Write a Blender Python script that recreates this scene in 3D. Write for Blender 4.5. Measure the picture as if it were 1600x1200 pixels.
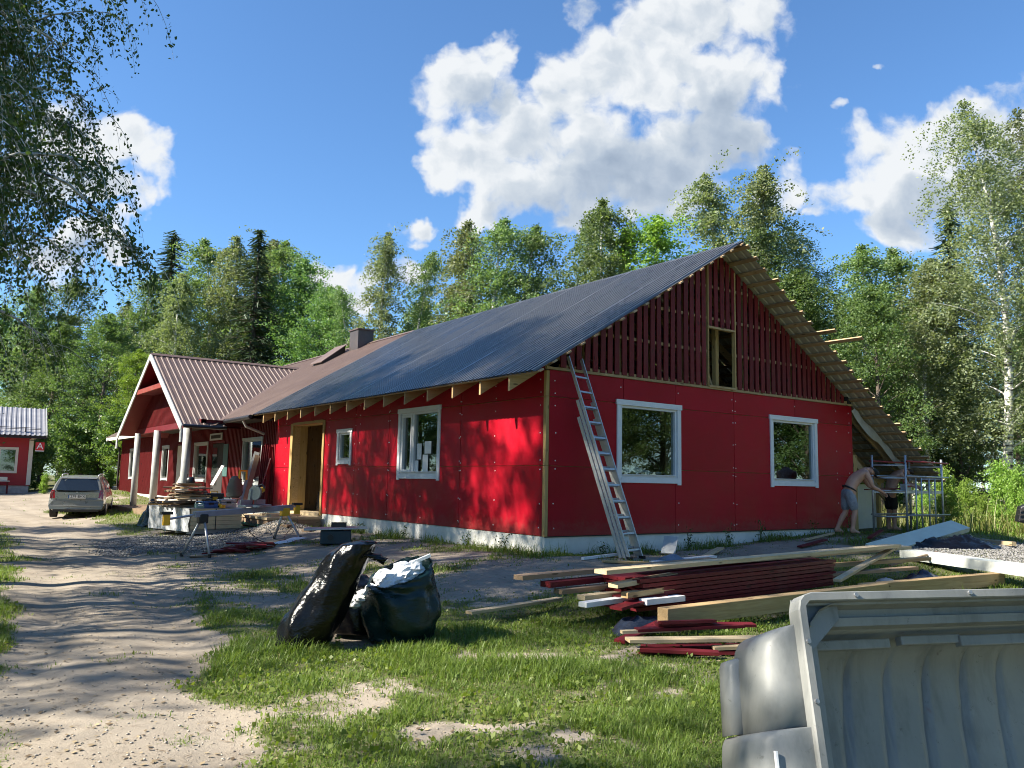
import bpy, bmesh, math, random
import numpy as np
from mathutils import Vector, Matrix

for _o in list(bpy.data.objects):
    bpy.data.objects.remove(_o)
SC = bpy.context.scene
COL = SC.collection
R = math.radians

# ------------------------------------------------------------------ camera
CAM_POS = Vector((-8.8536, -11.0877, 1.2025))
YAW, PITCH, ROLL, FPX = R(53.8042), R(6.764), R(1.1219), 1289.4      # focal length in pixels of a 1600 wide frame
_f = Vector((math.cos(YAW) * math.cos(PITCH), math.sin(YAW) * math.cos(PITCH), math.sin(PITCH)))
_r0 = Vector((math.sin(YAW), -math.cos(YAW), 0))
_u0 = _r0.cross(_f)
_r = _r0 * math.cos(ROLL) + _u0 * math.sin(ROLL)
_u = _u0 * math.cos(ROLL) - _r0 * math.sin(ROLL)
cam_data = bpy.data.cameras.new('camera')
cam = bpy.data.objects.new('camera', cam_data)
COL.objects.link(cam)
cam.matrix_world = Matrix(((_r.x, _u.x, -_f.x, CAM_POS.x), (_r.y, _u.y, -_f.y, CAM_POS.y), (_r.z, _u.z, -_f.z, CAM_POS.z), (0, 0, 0, 1)))
cam_data.sensor_width = 36.0
cam_data.lens = 36.0 * FPX / 1600.0
cam_data.clip_start = 0.05
cam_data.clip_end = 3000
SC.camera = cam

# ------------------------------------------------------------------ sky, sun, exposure
SUN_EL = R(40)
SUN_AZ = R(20)                                             # from -X towards +Y
SUN_DIR = Vector((-math.cos(SUN_AZ) * math.cos(SUN_EL), math.sin(SUN_AZ) * math.cos(SUN_EL), math.sin(SUN_EL)))
SKY_STRENGTH = 0.085
SUN_STRENGTH = 5.0
SC.view_settings.view_transform = 'Standard'
SC.view_settings.look = 'None'
SC.view_settings.exposure = 1.38
SC.view_settings.gamma = 1.0
SC.view_settings.use_curve_mapping = False
SC.cycles.max_bounces = 5
SC.cycles.diffuse_bounces = 2
SC.cycles.glossy_bounces = 3
SC.cycles.transmission_bounces = 4
SC.cycles.transparent_max_bounces = 8
SC.cycles.sample_clamp_indirect = 6.0
SC.cycles.use_adaptive_sampling = True
SC.cycles.adaptive_threshold = 0.012
SC.cycles.filter_width = 1.0
SC.cycles.caustics_reflective = False
SC.cycles.caustics_refractive = False

sun_data = bpy.data.lights.new('sun', 'SUN')
sun_data.energy = SUN_STRENGTH
sun_data.angle = R(0.7)
sun_data.color = (1.0, 0.93, 0.80)
sun = bpy.data.objects.new('sun', sun_data)
COL.objects.link(sun)
sun.location = (-20, 8, 30)
sun.rotation_euler = (-SUN_DIR).to_track_quat('-Z', 'Y').to_euler()

world = bpy.data.worlds.new('World')
SC.world = world
world.use_nodes = True
WN = world.node_tree


def pix_dir(px, py):
    return _f + _r * ((px - 800) / FPX) - _u * ((py - 600) / FPX)


class NT:
    """tiny helper to write node trees"""
    def __init__(s, tree):
        s.t = tree
        s.n = tree.nodes
        s.l = tree.links

    def put(s, sock, v):
        if isinstance(v, bpy.types.NodeSocket):
            s.l.new(v, sock)
        elif v is not None:
            try:
                sock.default_value = v
            except Exception:
                sock.default_value = (v, v, v) if not hasattr(v, '__len__') else tuple(v) + (1.0,)

    def m(s, op, a=None, b=None, c=None, clamp=False):
        n = s.n.new('ShaderNodeMath')
        n.operation = op
        n.use_clamp = clamp
        for i, v in enumerate((a, b, c)):
            if v is not None:
                s.put(n.inputs[i], v)
        return n.outputs[0]

    def vm(s, op, a=None, b=None, scale=None):
        n = s.n.new('ShaderNodeVectorMath')
        n.operation = op
        if a is not None:
            s.put(n.inputs[0], a)
        if b is not None:
            s.put(n.inputs[1], b)
        if scale is not None:
            s.put(n.inputs['Scale'], scale)
        return n.outputs['Value'] if op in ('DOT_PRODUCT', 'LENGTH', 'DISTANCE') else n.outputs['Vector']

    def comb(s, x=0.0, y=0.0, z=0.0):
        n = s.n.new('ShaderNodeCombineXYZ')
        for i, v in enumerate((x, y, z)):
            s.put(n.inputs[i], v)
        return n.outputs[0]

    def sep(s, v):
        n = s.n.new('ShaderNodeSeparateXYZ')
        s.put(n.inputs[0], v)
        return n.outputs

    def noise(s, vec=None, scale=5.0, detail=4.0, rough=0.55, dist=0.0, col=False, dim='3D'):
        n = s.n.new('ShaderNodeTexNoise')
        n.noise_dimensions = dim
        if vec is not None:
            s.l.new(vec, n.inputs['Vector'])
        n.inputs['Scale'].default_value = scale
        n.inputs['Detail'].default_value = detail
        n.inputs['Roughness'].default_value = rough
        n.inputs['Distortion'].default_value = dist
        return n.outputs['Color' if col else 'Fac']

    def ss(s, v, a, b, lo=0.0, hi=1.0, smooth=True):
        n = s.n.new('ShaderNodeMapRange')
        n.interpolation_type = 'SMOOTHSTEP' if smooth else 'LINEAR'
        s.put(n.inputs['Value'], v)
        n.inputs['From Min'].default_value = a
        n.inputs['From Max'].default_value = b
        n.inputs['To Min'].default_value = lo
        n.inputs['To Max'].default_value = hi
        return n.outputs[0]

    def mix(s, f, a, b, mode='MIX'):
        n = s.n.new('ShaderNodeMix')
        n.data_type = 'RGBA'
        n.blend_type = mode
        s.put(n.inputs[0], f)
        for i, v in ((6, a), (7, b)):
            if isinstance(v, (tuple, list)):
                n.inputs[i].default_value = tuple(v[:3]) + (1.0,)
            else:
                s.put(n.inputs[i], v)
        return n.outputs[2]

    def ramp(s, v, stops):
        n = s.n.new('ShaderNodeValToRGB')
        el = n.color_ramp.elements
        while len(el) < len(stops):
            el.new(0.5)
        for e, (p, c) in zip(el, stops):
            e.position = p
            e.color = tuple(c[:3]) + (1.0,)
        s.put(n.inputs[0], v)
        return n.outputs[0]


def build_sky():
    WN.nodes.clear()
    W = NT(WN)
    out = W.n.new('ShaderNodeOutputWorld')
    bg = W.n.new('ShaderNodeBackground')
    bg.inputs['Strength'].default_value = SKY_STRENGTH
    W.l.new(bg.outputs[0], out.inputs[0])
    sky = W.n.new('ShaderNodeTexSky')
    sky.sky_type = 'NISHITA'
    sky.sun_disc = False
    sky.sun_elevation = SUN_EL
    sky.sun_rotation = math.atan2(SUN_DIR.x, SUN_DIR.y)
    sky.altitude = 50
    sky.air_density = 1.0
    sky.dust_density = 0.2
    sky.ozone_density = 4.0
    tc = W.n.new('ShaderNodeTexCoord')
    d = tc.outputs['Generated']
    # flat map of the sky in front (tangent plane of a horizontal heading)
    F = Vector((math.cos(YAW), math.sin(YAW), 0))
    Rt = Vector((math.sin(YAW), -math.cos(YAW), 0))
    df = W.vm('DOT_PRODUCT', d, tuple(F))
    dr = W.vm('DOT_PRODUCT', d, tuple(Rt))
    dz = W.sep(d)[2]
    inv = W.m('DIVIDE', 1.0, W.m('MAXIMUM', df, 0.08))
    a = W.m('MULTIPLY', dr, inv)
    b = W.m('MULTIPLY', dz, inv)
    front = W.ss(df, 0.12, 0.35)

    def ab(px, py):
        v = pix_dir(px, py)
        return v.dot(Rt) / v.dot(F), v.z / v.dot(F)
    blobs = [  # pixel x, y, radius x, radius y, weight: cumulus lobes
        (715, 142, 68, 52, 1), (770, 88, 30, 42, 1), (795, 158, 46, 40, .85), (690, 268, 40, 24, .9), (735, 250, 66, 34, 1),
        (1010, 110, 118, 84, 1), (1085, 30, 120, 64, 1), (1175, 25, 54, 60, .8), (1180, 120, 54, 60, .75), (935, 120, 70, 50, 1), (885, 160, 58, 42, 1), (1120, 140, 70, 62, 1),
        (850, 215, 150, 58, 1), (790, 268, 104, 40, 1), (900, 282, 128, 50, 1), (1000, 262, 140, 72, 1.05), (1090, 222, 100, 58, 1), (905, 340, 52, 24, .8), (918, 362, 44, 20, .75),
        (760, 328, 44, 26, .95), (650, 352, 34, 20, .8), (648, 376, 26, 14, .7),
        (515, 458, 54, 40, 1), (545, 470, 40, 26, .9), (600, 436, 34, 22, .85), (635, 432, 40, 22, .9), (546, 430, 16, 10, .7),
        (1234, 276, 32, 40, .95), (1225, 310, 36, 22, .7), (1290, 330, 40, 14, .55), (915, 22, 26, 30, .45), (1370, 112, 16, 10, .45), (1310, 170, 20, 16, .4),
        (120, 225, 98, 54, 1), (70, 250, 74, 52, 1), (205, 222, 64, 36, .95), (238, 252, 34, 40, .9), (212, 290, 20, 34, .75), (140, 290, 60, 26, .9), (198, 340, 14, 18, .6),
        (135, 368, 62, 26, .95), (185, 378, 28, 18, .8), (90, 400, 60, 40, .9),
        (1440, 238, 96, 56, 1), (1545, 205, 80, 56, 1), (1380, 282, 62, 42, 1), (1318, 302, 58, 36, 1), (1465, 318, 92, 46, 1), (1420, 350, 66, 34, .95), (1575, 300, 60, 80, .9), (1640, 200, 100, 70, 1),
    ]

    p = W.comb(a, b, 0.0)
    # warp the map a little so that lobes are not ellipses
    wv = W.vm('SCALE', W.vm('SUBTRACT', W.noise(p, 13.0, 4.0, 0.55, col=True, dim='2D'), (0.5, 0.5, 0.5)), scale=0.075)
    q = W.vm('ADD', p, wv)
    tot = None
    for (px, py, rx, ry, w) in blobs:
        ca, cb = ab(px, py)
        kx, ky = FPX / rx, FPX / ry
        mn = W.n.new('ShaderNodeVectorMath')
        mn.operation = 'MULTIPLY_ADD'
        W.l.new(q, mn.inputs[0])
        mn.inputs[1].default_value = (kx, ky, 0)
        mn.inputs[2].default_value = (-ca * kx, -cb * ky, 0)
        v = W.m('MULTIPLY_ADD', W.vm('DOT_PRODUCT', mn.outputs[0], mn.outputs[0]), -0.62, w)
        tot = v if tot is None else W.m('SMOOTH_MAX', tot, v, 0.35)

    def billow(pp):
        def vor(sc_):
            vo = W.n.new('ShaderNodeTexVoronoi')
            vo.voronoi_dimensions = '2D'
            W.l.new(pp, vo.inputs['Vector'])
            vo.inputs['Scale'].default_value = sc_
            return vo.outputs['Distance']
        d2 = W.m('ADD', W.m('MULTIPLY', vor(15.0), 0.95), W.m('MULTIPLY', vor(36.0), 0.42))
        lob = W.m('SUBTRACT', 0.68, d2)
        fib = W.m('MULTIPLY', W.m('SUBTRACT', W.noise(pp, 22.0, 7.0, 0.58, dim='2D'), 0.5), 1.4)
        return W.m('ADD', lob, fib)
    q2 = W.vm('ADD', p, W.vm('SCALE', wv, scale=0.5))
    n0 = billow(q2)
    n1 = billow(W.vm('ADD', q2, (-0.012, 0.014, 0.0)))       # towards the light
    f0 = W.m('ADD', tot, n0)
    # vertical place inside the cloud: underside is greyer
    low = W.m('SUBTRACT', W.noise(W.vm('MULTIPLY', q, (1.0, 1.6, 1.0)), 5.0, 3.0, 0.5, dim='2D'), 0.5)
    cover = W.ss(f0, -0.06, 0.80)
    lightv = W.m('SUBTRACT', n0, n1)
    depthv = W.ss(f0, 0.25, 1.6)
    shade = None
    for (px, py, rx, ry) in ((1010, 285, 170, 75), (1120, 220, 90, 90), (880, 320, 130, 45), (1480, 330, 140, 45), (1560, 270, 90, 60), (110, 280, 110, 40), (760, 150, 60, 35), (110, 390, 90, 20)):
        ca, cb = ab(px, py)
        mn = W.n.new('ShaderNodeVectorMath')
        mn.operation = 'MULTIPLY_ADD'
        W.l.new(q, mn.inputs[0])
        mn.inputs[1].default_value = (FPX / rx, FPX / ry, 0)
        mn.inputs[2].default_value = (-ca * FPX / rx, -cb * FPX / ry, 0)
        v = W.m('SUBTRACT', 1.0, W.m('MULTIPLY', W.vm('DOT_PRODUCT', mn.outputs[0], mn.outputs[0]), 0.7), clamp=True)
        shade = v if shade is None else W.m('MAXIMUM', shade, v)
    lit = W.m('ADD', W.m('ADD', W.m('MULTIPLY', lightv, 0.45), W.m('MULTIPLY', low, 0.8)), W.m('SUBTRACT', 1.06, W.m('ADD', W.m('MULTIPLY', depthv, 0.26), W.m('MULTIPLY', shade, 0.50))), clamp=True)
    # the rest of the dome: the same kind of scattered cumulus
    s = W.m('DIVIDE', 1.0, W.m('ADD', W.m('MAXIMUM', dz, 0.0), 0.18))
    pg = W.vm('SCALE', d, scale=s)
    g = W.noise(pg, 1.1, 8.0, 0.6)
    gl = W.noise(W.vm('ADD', pg, (-0.05, 0.02, 0.03)), 1.1, 8.0, 0.6)
    coverg = W.ss(g, 0.58, 0.70)
    litg = W.m('ADD', 0.72, W.m('MULTIPLY', W.m('SUBTRACT', g, gl), 3.0), clamp=True)
    fr2 = W.m('MULTIPLY', front, W.ss(W.m('ABSOLUTE', a), 1.15, 0.85))
    fr2 = W.m('MULTIPLY', fr2, W.ss(b, 1.0, 0.72))
    cov = W.m('ADD', W.m('MULTIPLY', cover, fr2), W.m('MULTIPLY', coverg, W.m('SUBTRACT', 1.0, fr2)))
    lt = W.m('ADD', W.m('MULTIPLY', lit, fr2), W.m('MULTIPLY', litg, W.m('SUBTRACT', 1.0, fr2)))
    cov = W.m('MULTIPLY', cov, W.ss(dz, 0.0, 0.06))
    ccol = W.ramp(lt, [(0.0, (1.45, 1.85, 2.45)), (0.4, (2.1, 2.5, 3.05)), (0.75, (3.0, 3.3, 3.65)), (1.0, (4.0, 4.15, 4.3))])
    skyc = W.mix(1.0, sky.outputs[0], (0.66, 0.86, 1.00), "MULTIPLY")
    W.l.new(W.mix(cov, skyc, ccol), bg.inputs['Color'])
    world.cycles.sampling_method = 'MANUAL'
    world.cycles.sample_map_resolution = 512


build_sky()

# ------------------------------------------------------------------ mesh helpers
rnd = random.Random(7)
NPR = np.random.default_rng(11)


def tag(o, label=None, cat=None, group=None, kind=None):
    for k, v in (('label', label), ('category', cat), ('group', group), ('kind', kind)):
        if v:
            o[k] = v
    return o


def link(o, parent=None):
    COL.objects.link(o)
    if parent is not None:
        o.parent = parent
    return o


def empty(name, loc=(0, 0, 0), rz=0.0, label=None, cat=None, group=None, parent=None):
    o = bpy.data.objects.new(name, None)
    o.empty_display_size = 0.2
    o.location = loc
    o.rotation_euler = (0, 0, rz)
    link(o, parent)
    return tag(o, label, cat, group)


def copy_tree(o, parent=None):
    c = o.copy()
    COL.objects.link(c)
    c.parent = parent
    for ch in list(o.children):
        copy_tree(ch, c)
    return c


class MB:
    def __init__(s):
        s.v, s.f = [], []

    def add(s, vs, fs):
        n = len(s.v)
        s.v.extend([tuple(v) for v in vs])
        s.f.extend([tuple(i + n for i in f) for f in fs])
        return s

    def box(s, x0, x1, y0, y1, z0, z1):
        return s.add([(x0, y0, z0), (x1, y0, z0), (x1, y1, z0), (x0, y1, z0), (x0, y0, z1), (x1, y0, z1), (x1, y1, z1), (x0, y1, z1)],
                     [(0, 3, 2, 1), (4, 5, 6, 7), (0, 1, 5, 4), (1, 2, 6, 5), (2, 3, 7, 6), (3, 0, 4, 7)])

    def hexa(s, p):
        return s.add(p, [(0, 3, 2, 1), (4, 5, 6, 7), (0, 1, 5, 4), (1, 2, 6, 5), (2, 3, 7, 6), (3, 0, 4, 7)])

    def beam(s, a, b, w, h, up=(0, 0, 1)):
        """bar from a to b; w across, h along up"""
        a, b = Vector(a), Vector(b)
        d = (b - a).normalized()
        up = Vector(up)
        sd = d.cross(up)
        if sd.length < 1e-4:
            sd = d.cross(Vector((1, 0, 0)))
        sd.normalize()
        u = sd.cross(d).normalized()
        sd *= w / 2
        u *= h / 2
        return s.hexa([a - sd - u, b - sd - u, b + sd - u, a + sd - u, a - sd + u, b - sd + u, b + sd + u, a + sd + u])

    def tube(s, pts, rad, n=8, cap=True):
        pts = [Vector(p) for p in pts]
        if not hasattr(rad, '__len__'):
            rad = [rad] * len(pts)
        base = len(s.v)
        prev = None
        for i, p in enumerate(pts):
            d = (pts[min(i + 1, len(pts) - 1)] - pts[max(i - 1, 0)])
            if d.length < 1e-9:
                d = Vector((0, 0, 1))
            d.normalize()
            if prev is None:
                t = Vector((0, 0, 1)) if abs(d.z) < 0.9 else Vector((1, 0, 0))
                sx = d.cross(t).normalized()
            else:
                sx = (prev - d * prev.dot(d))
                if sx.length < 1e-6:
                    sx = d.cross(Vector((0, 0, 1)))
                sx.normalize()
            prev = sx
            sy = d.cross(sx)
            for k in range(n):
                an = 2 * math.pi * k / n
                s.v.append(tuple(p + (sx * math.cos(an) + sy * math.sin(an)) * rad[i]))
        for i in range(len(pts) - 1):
            for k in range(n):
                a = base + i * n + k
                b = base + i * n + (k + 1) % n
                s.f.append((a, b, b + n, a + n))
        if cap:
            s.f.append(tuple(base + k for k in range(n))[::-1])
            e = base + (len(pts) - 1) * n
            s.f.append(tuple(e + k for k in range(n)))
        return s

    def prism(s, poly, axis, a, b):
        """poly: list of 2D points; extruded along axis ('x','y','z') from a to b"""
        def P(p, t):
            return {'x': (t, p[0], p[1]), 'y': (p[0], t, p[1]), 'z': (p[0], p[1], t)}[axis]
        n = len(poly)
        vs = [P(p, a) for p in poly] + [P(p, b) for p in poly]
        fs = [tuple(range(n))[::-1], tuple(range(n, 2 * n))] + [(i, (i + 1) % n, (i + 1) % n + n, i + n) for i in range(n)]
        return s.add(vs, fs)

    def grid(s, P, closed_u=False, closed_v=False):
        """P[i][j] points"""
        ni, nj = len(P), len(P[0])
        base = len(s.v)
        for row in P:
            s.v.extend([tuple(p) for p in row])
        for i in range(ni if closed_u else ni - 1):
            for j in range(nj if closed_v else nj - 1):
                i2, j2 = (i + 1) % ni, (j + 1) % nj
                s.f.append((base + i * nj + j, base + i2 * nj + j, base + i2 * nj + j2, base + i * nj + j2))
        return s

    def mesh(s, name, mat=None, smooth=False):
        me = bpy.data.meshes.new(name)
        me.from_pydata(s.v, [], s.f)
        me.update()
        bm = bmesh.new()
        bm.from_mesh(me)
        bmesh.ops.recalc_face_normals(bm, faces=bm.faces)
        bm.to_mesh(me)
        bm.free()
        if mat:
            me.materials.append(mat)
        if smooth:
            me.shade_smooth()
        return me

    def build(s, name, mat=None, parent=None, smooth=False, bevel=0.0, loc=None):
        o = bpy.data.objects.new(name, s.mesh(name, mat, smooth))
        link(o, parent)
        if loc is not None:
            o.location = loc
        if bevel:
            b = o.modifiers.new('bevel', 'BEVEL')
            b.width = bevel
            b.segments = 2
            b.limit_method = 'ANGLE'
        return o


def np_mesh(name, V, F, mat=None, smooth=False):
    """V (n,3) array, F (m,k) int array"""
    me = bpy.data.meshes.new(name)
    V = np.ascontiguousarray(V, dtype=np.float32)
    F = np.ascontiguousarray(F, dtype=np.int32)
    m, k = F.shape
    me.vertices.add(len(V))
    me.vertices.foreach_set('co', V.ravel())
    me.loops.add(m * k)
    me.loops.foreach_set('vertex_index', F.ravel())
    me.polygons.add(m)
    me.polygons.foreach_set('loop_start', np.arange(0, m * k, k, dtype=np.int32))
    me.polygons.foreach_set('loop_total', np.full(m, k, dtype=np.int32))
    me.update(calc_edges=True)
    if mat:
        me.materials.append(mat)
    if smooth:
        me.shade_smooth()
    return me


def add_mesh(name, me, parent=None):
    o = bpy.data.objects.new(name, me)
    return link(o, parent)


# ------------------------------------------------------------------ materials
def mat_new(name):
    m = bpy.data.materials.new(name)
    m.use_nodes = True
    T = NT(m.node_tree)
    b = m.node_tree.nodes['Principled BSDF']
    return m, T, b


def bump(T, b, h, strength=0.3, dist=0.02):
    n = T.n.new('ShaderNodeBump')
    n.inputs['Strength'].default_value = strength
    n.inputs['Distance'].default_value = dist
    T.l.new(h, n.inputs['Height'])
    T.l.new(n.outputs[0], b.inputs['Normal'])


def M_plain(name, c, rough=0.6, metal=0.0, var=0.15, scale=6.0, bmp=0.0, spec=0.5, coat=0.0):
    m, T, b = mat_new(name)
    tc = T.n.new('ShaderNodeTexCoord').outputs['Object']
    n = T.noise(tc, scale, 5.0, 0.6)
    lo = [x * (1 - var) for x in c]
    hi = [min(1, x * (1 + var)) for x in c]
    T.l.new(T.ramp(n, [(0.3, lo), (0.7, hi)]), b.inputs['Base Color'])
    b.inputs['Metallic'].default_value = metal
    T.l.new(T.ss(n, 0.3, 0.7, max(0, rough - 0.08), min(1, rough + 0.08)), b.inputs['Roughness'])
    b.inputs['Specular IOR Level'].default_value = spec
    if coat:
        b.inputs['Coat Weight'].default_value = coat
        b.inputs['Coat Roughness'].default_value = 0.08
    if bmp:
        bump(T, b, T.noise(tc, scale * 6, 4.0), bmp, 0.01)
    return m


def M_wood(name, c, c2, rough=0.7, axis=0, dirt=0.25):
    """sawn timber: grain stretched along one object axis, per-piece tint"""
    m, T, b = mat_new(name)
    tc = T.n.new('ShaderNodeTexCoord').outputs['Object']
    oi = T.n.new('ShaderNodeObjectInfo')
    sc = [16.0, 16.0, 16.0]
    sc[axis] = 0.9
    v = T.vm('MULTIPLY', tc, tuple(sc))
    v = T.vm('ADD', v, T.comb(T.m('MULTIPLY', oi.outputs['Random'], 31.0), T.m('MULTIPLY', oi.outputs['Random'], 17.0), 0.0))
    g = T.noise(v, 1.6, 5.0, 0.6, 1.2)
    col = T.mix(T.ss(g, 0.3, 0.72), c, c2)
    dn = T.noise(tc, 2.3, 4.0, 0.6)
    kv = T.n.new('ShaderNodeTexVoronoi')
    ks = [9.0, 9.0, 9.0]
    ks[axis] = 2.6
    T.l.new(T.vm('ADD', T.vm('MULTIPLY', tc, tuple(ks)), T.comb(T.m('MULTIPLY', oi.outputs['Random'], 13.0), 0.0, 0.0)), kv.inputs['Vector'])
    kv.inputs['Scale'].default_value = 1.0
    col = T.mix(T.ss(kv.outputs['Distance'], 0.17, 0.10), col, [x * 0.42 for x in c2])
    col = T.mix(T.m('MULTIPLY', T.ss(dn, 0.5, 0.75), dirt), col, (0.16, 0.13, 0.10))
    hs = T.n.new('ShaderNodeHueSaturation')
    T.put(hs.inputs['Value'], T.ss(oi.outputs['Random'], 0.0, 1.0, 0.82, 1.12, False))
    T.l.new(col, hs.inputs['Color'])
    T.l.new(hs.outputs[0], b.inputs['Base Color'])
    b.inputs['Roughness'].default_value = rough
    b.inputs['Specular IOR Level'].default_value = 0.25
    bump(T, b, g, 0.25, 0.004)
    return m


def M_leaf(name, c1, c2, trans=0.42, tv=0.25):
    m, T, b = mat_new(name)
    geo = T.n.new('ShaderNodeNewGeometry')
    oi = T.n.new('ShaderNodeObjectInfo')
    col = T.mix(geo.outputs['Random Per Island'], c1, c2)
    hs = T.n.new('ShaderNodeHueSaturation')
    T.put(hs.inputs['Hue'], T.ss(oi.outputs['Random'], 0, 1, 0.485, 0.512, False))
    T.put(hs.inputs['Value'], T.ss(oi.outputs['Random'], 0, 1, 1 - tv, 1 + tv, False))
    T.l.new(col, hs.inputs['Color'])
    dcol = hs.outputs[0]
    T.l.new(dcol, b.inputs['Base Color'])
    b.inputs['Roughness'].default_value = 0.45
    b.inputs['Specular IOR Level'].default_value = 0.35
    tr = T.n.new('ShaderNodeBsdfTranslucent')
    T.l.new(T.mix(1.0, dcol, (1.25, 1.3, 0.55), 'MULTIPLY'), tr.inputs['Color'])
    mx = T.n.new('ShaderNodeMixShader')
    mx.inputs[0].default_value = trans
    T.l.new(b.outputs[0], mx.inputs[1])
    T.l.new(tr.outputs[0], mx.inputs[2])
    T.l.new(mx.outputs[0], T.n['Material Output'].inputs['Surface'])
    return m


def M_glass(name, refl=0.35, tint=(0.75, 0.8, 0.78)):
    m, T, b = mat_new(name)
    geo = T.n.new('ShaderNodeNewGeometry')
    cs = T.m('ABSOLUTE', T.vm('DOT_PRODUCT', geo.outputs['Incoming'], geo.outputs['Normal']))
    fr = T.m('ADD', 0.04, T.m('MULTIPLY', 0.9, T.m('POWER', T.m('SUBTRACT', 1.0, cs, clamp=True), 5.0)))
    tp = T.n.new('ShaderNodeBsdfTransparent')
    tp.inputs['Color'].default_value = tint + (1,)
    gl = T.n.new('ShaderNodeBsdfGlossy')
    gl.inputs['Roughness'].default_value = 0.01
    gl.inputs['Color'].default_value = (0.9, 0.95, 0.95, 1)
    mx = T.n.new('ShaderNodeMixShader')
    T.l.new(T.m('ADD', fr, refl, clamp=True), mx.inputs[0])
    T.l.new(tp.outputs[0], mx.inputs[1])
    T.l.new(gl.outputs[0], mx.inputs[2])
    T.l.new(mx.outputs[0], T.n['Material Output'].inputs['Surface'])
    return m


M = {}
M['wood'] = M_wood('sawn_spruce', (0.52, 0.37, 0.19), (0.40, 0.26, 0.12), axis=0)
M['wood_y'] = M_wood('sawn_spruce_y', (0.50, 0.35, 0.17), (0.38, 0.25, 0.11), axis=1)
M['wood_z'] = M_wood('sawn_spruce_z', (0.52, 0.36, 0.15), (0.42, 0.27, 0.10), axis=2, dirt=0.12)
M['wood_pale'] = M_wood('planed_pale_wood', (0.62, 0.50, 0.32), (0.50, 0.38, 0.22), axis=0)
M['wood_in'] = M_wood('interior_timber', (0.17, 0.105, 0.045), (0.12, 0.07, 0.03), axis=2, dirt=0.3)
M['wood_old'] = M_wood('weathered_wood', (0.22, 0.15, 0.10), (0.34, 0.24, 0.15), axis=0, dirt=0.5)
M['batten'] = M_wood('roof_batten_wood', (0.48, 0.34, 0.20), (0.36, 0.24, 0.13), axis=1, dirt=0.3)
M['white'] = M_plain('white_paint', (0.78, 0.79, 0.80), 0.45, var=0.05)
M['redboard'] = M_wood('red_painted_board', (0.190, 0.018, 0.020), (0.140, 0.012, 0.014), rough=0.55, axis=2, dirt=0.1)
M['redboard_x'] = M_wood('red_painted_board_x', (0.16, 0.016, 0.022), (0.11, 0.010, 0.015), rough=0.5, axis=0, dirt=0.12)
M['black'] = M_plain('black_plastic', (0.012, 0.012, 0.014), 0.4)
M['dark'] = M_plain('dark_membrane', (0.03, 0.028, 0.026), 0.9)
M['rubber'] = M_plain('tyre_rubber', (0.02, 0.02, 0.02), 0.8)
M['alu'] = M_plain('aluminium', (0.50, 0.51, 0.52), 0.42, 0.6, var=0.12, scale=20)
M['steel'] = M_plain('galvanised_steel', (0.42, 0.43, 0.45), 0.45, 0.8, var=0.2, scale=25)
M['yellow'] = M_plain('yellow_plastic', (0.75, 0.42, 0.02), 0.45)
M['glass'] = M_glass('window_glass', 0.07)
M['concrete'] = M_plain('concrete', (0.42, 0.41, 0.39), 0.9, var=0.2, bmp=0.3)
M['blue'] = M_plain('blue_plastic', (0.03, 0.10, 0.28), 0.4)
M['cream'] = M_plain('cream_paint', (0.70, 0.66, 0.55), 0.5, var=0.06)
M['greywhite'] = M_plain('old_white_paint', (0.42, 0.43, 0.42), 0.55, var=0.12)


def mk_panel():
    # coated red wind-barrier board: satin sheet with faint horizontal embossing
    m, T, b = mat_new('red_coated_board')
    tc = T.n.new('ShaderNodeTexCoord').outputs['Object']
    sx, sy, sz = T.sep(tc)
    n = T.noise(tc, 1.4, 5.0, 0.6)
    col = T.mix(T.ss(n, 0.35, 0.65), (0.35, 0.002, 0.013), (0.40, 0.003, 0.016))
    dirt = T.noise(tc, 9.0, 6.0, 0.7)
    col = T.mix(T.m('MULTIPLY', T.ss(dirt, 0.58, 0.8), 0.22), col, (0.30, 0.09, 0.08))
    oi = T.n.new('ShaderNodeObjectInfo')
    hs = T.n.new('ShaderNodeHueSaturation')
    T.put(hs.inputs['Value'], T.ss(oi.outputs['Random'], 0, 1, 0.88, 1.10, False))
    T.l.new(col, hs.inputs['Color'])
    col = hs.outputs[0]
    splash = T.ss(T.m('ADD', sz, T.m('MULTIPLY', T.m('SUBTRACT', dirt, 0.5), 0.9)), 0.30, 0.62, 1.0, 0.0)
    col = T.mix(T.m('MULTIPLY', splash, 0.30), col, (0.20, 0.10, 0.075))
    scr = T.noise(T.vm('MULTIPLY', tc, (1.0, 1.0, 9.0)), 6.0, 5.0, 0.7)
    col = T.mix(T.m('MULTIPLY', T.ss(scr, 0.66, 0.74), 0.25), col, (0.42, 0.16, 0.15))
    T.l.new(col, b.inputs['Base Color'])
    T.l.new(T.ss(n, 0.3, 0.7, 0.34, 0.52), b.inputs['Roughness'])
    b.inputs['Specular IOR Level'].default_value = 0.22
    w = T.m('SINE', T.m('MULTIPLY', sz, 2 * math.pi / 0.05))
    st = T.m('POWER', T.m('ABSOLUTE', w), 6.0)
    big = T.noise(T.vm('MULTIPLY', tc, (0.7, 0.7, 1.6)), 1.3, 2.0)
    h = T.m('ADD', T.m('MULTIPLY', st, 0.05), T.m('MULTIPLY', big, 2.2))
    bump(T, b, h, 0.25, 0.02)
    return m


M['panel'] = mk_panel()


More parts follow.
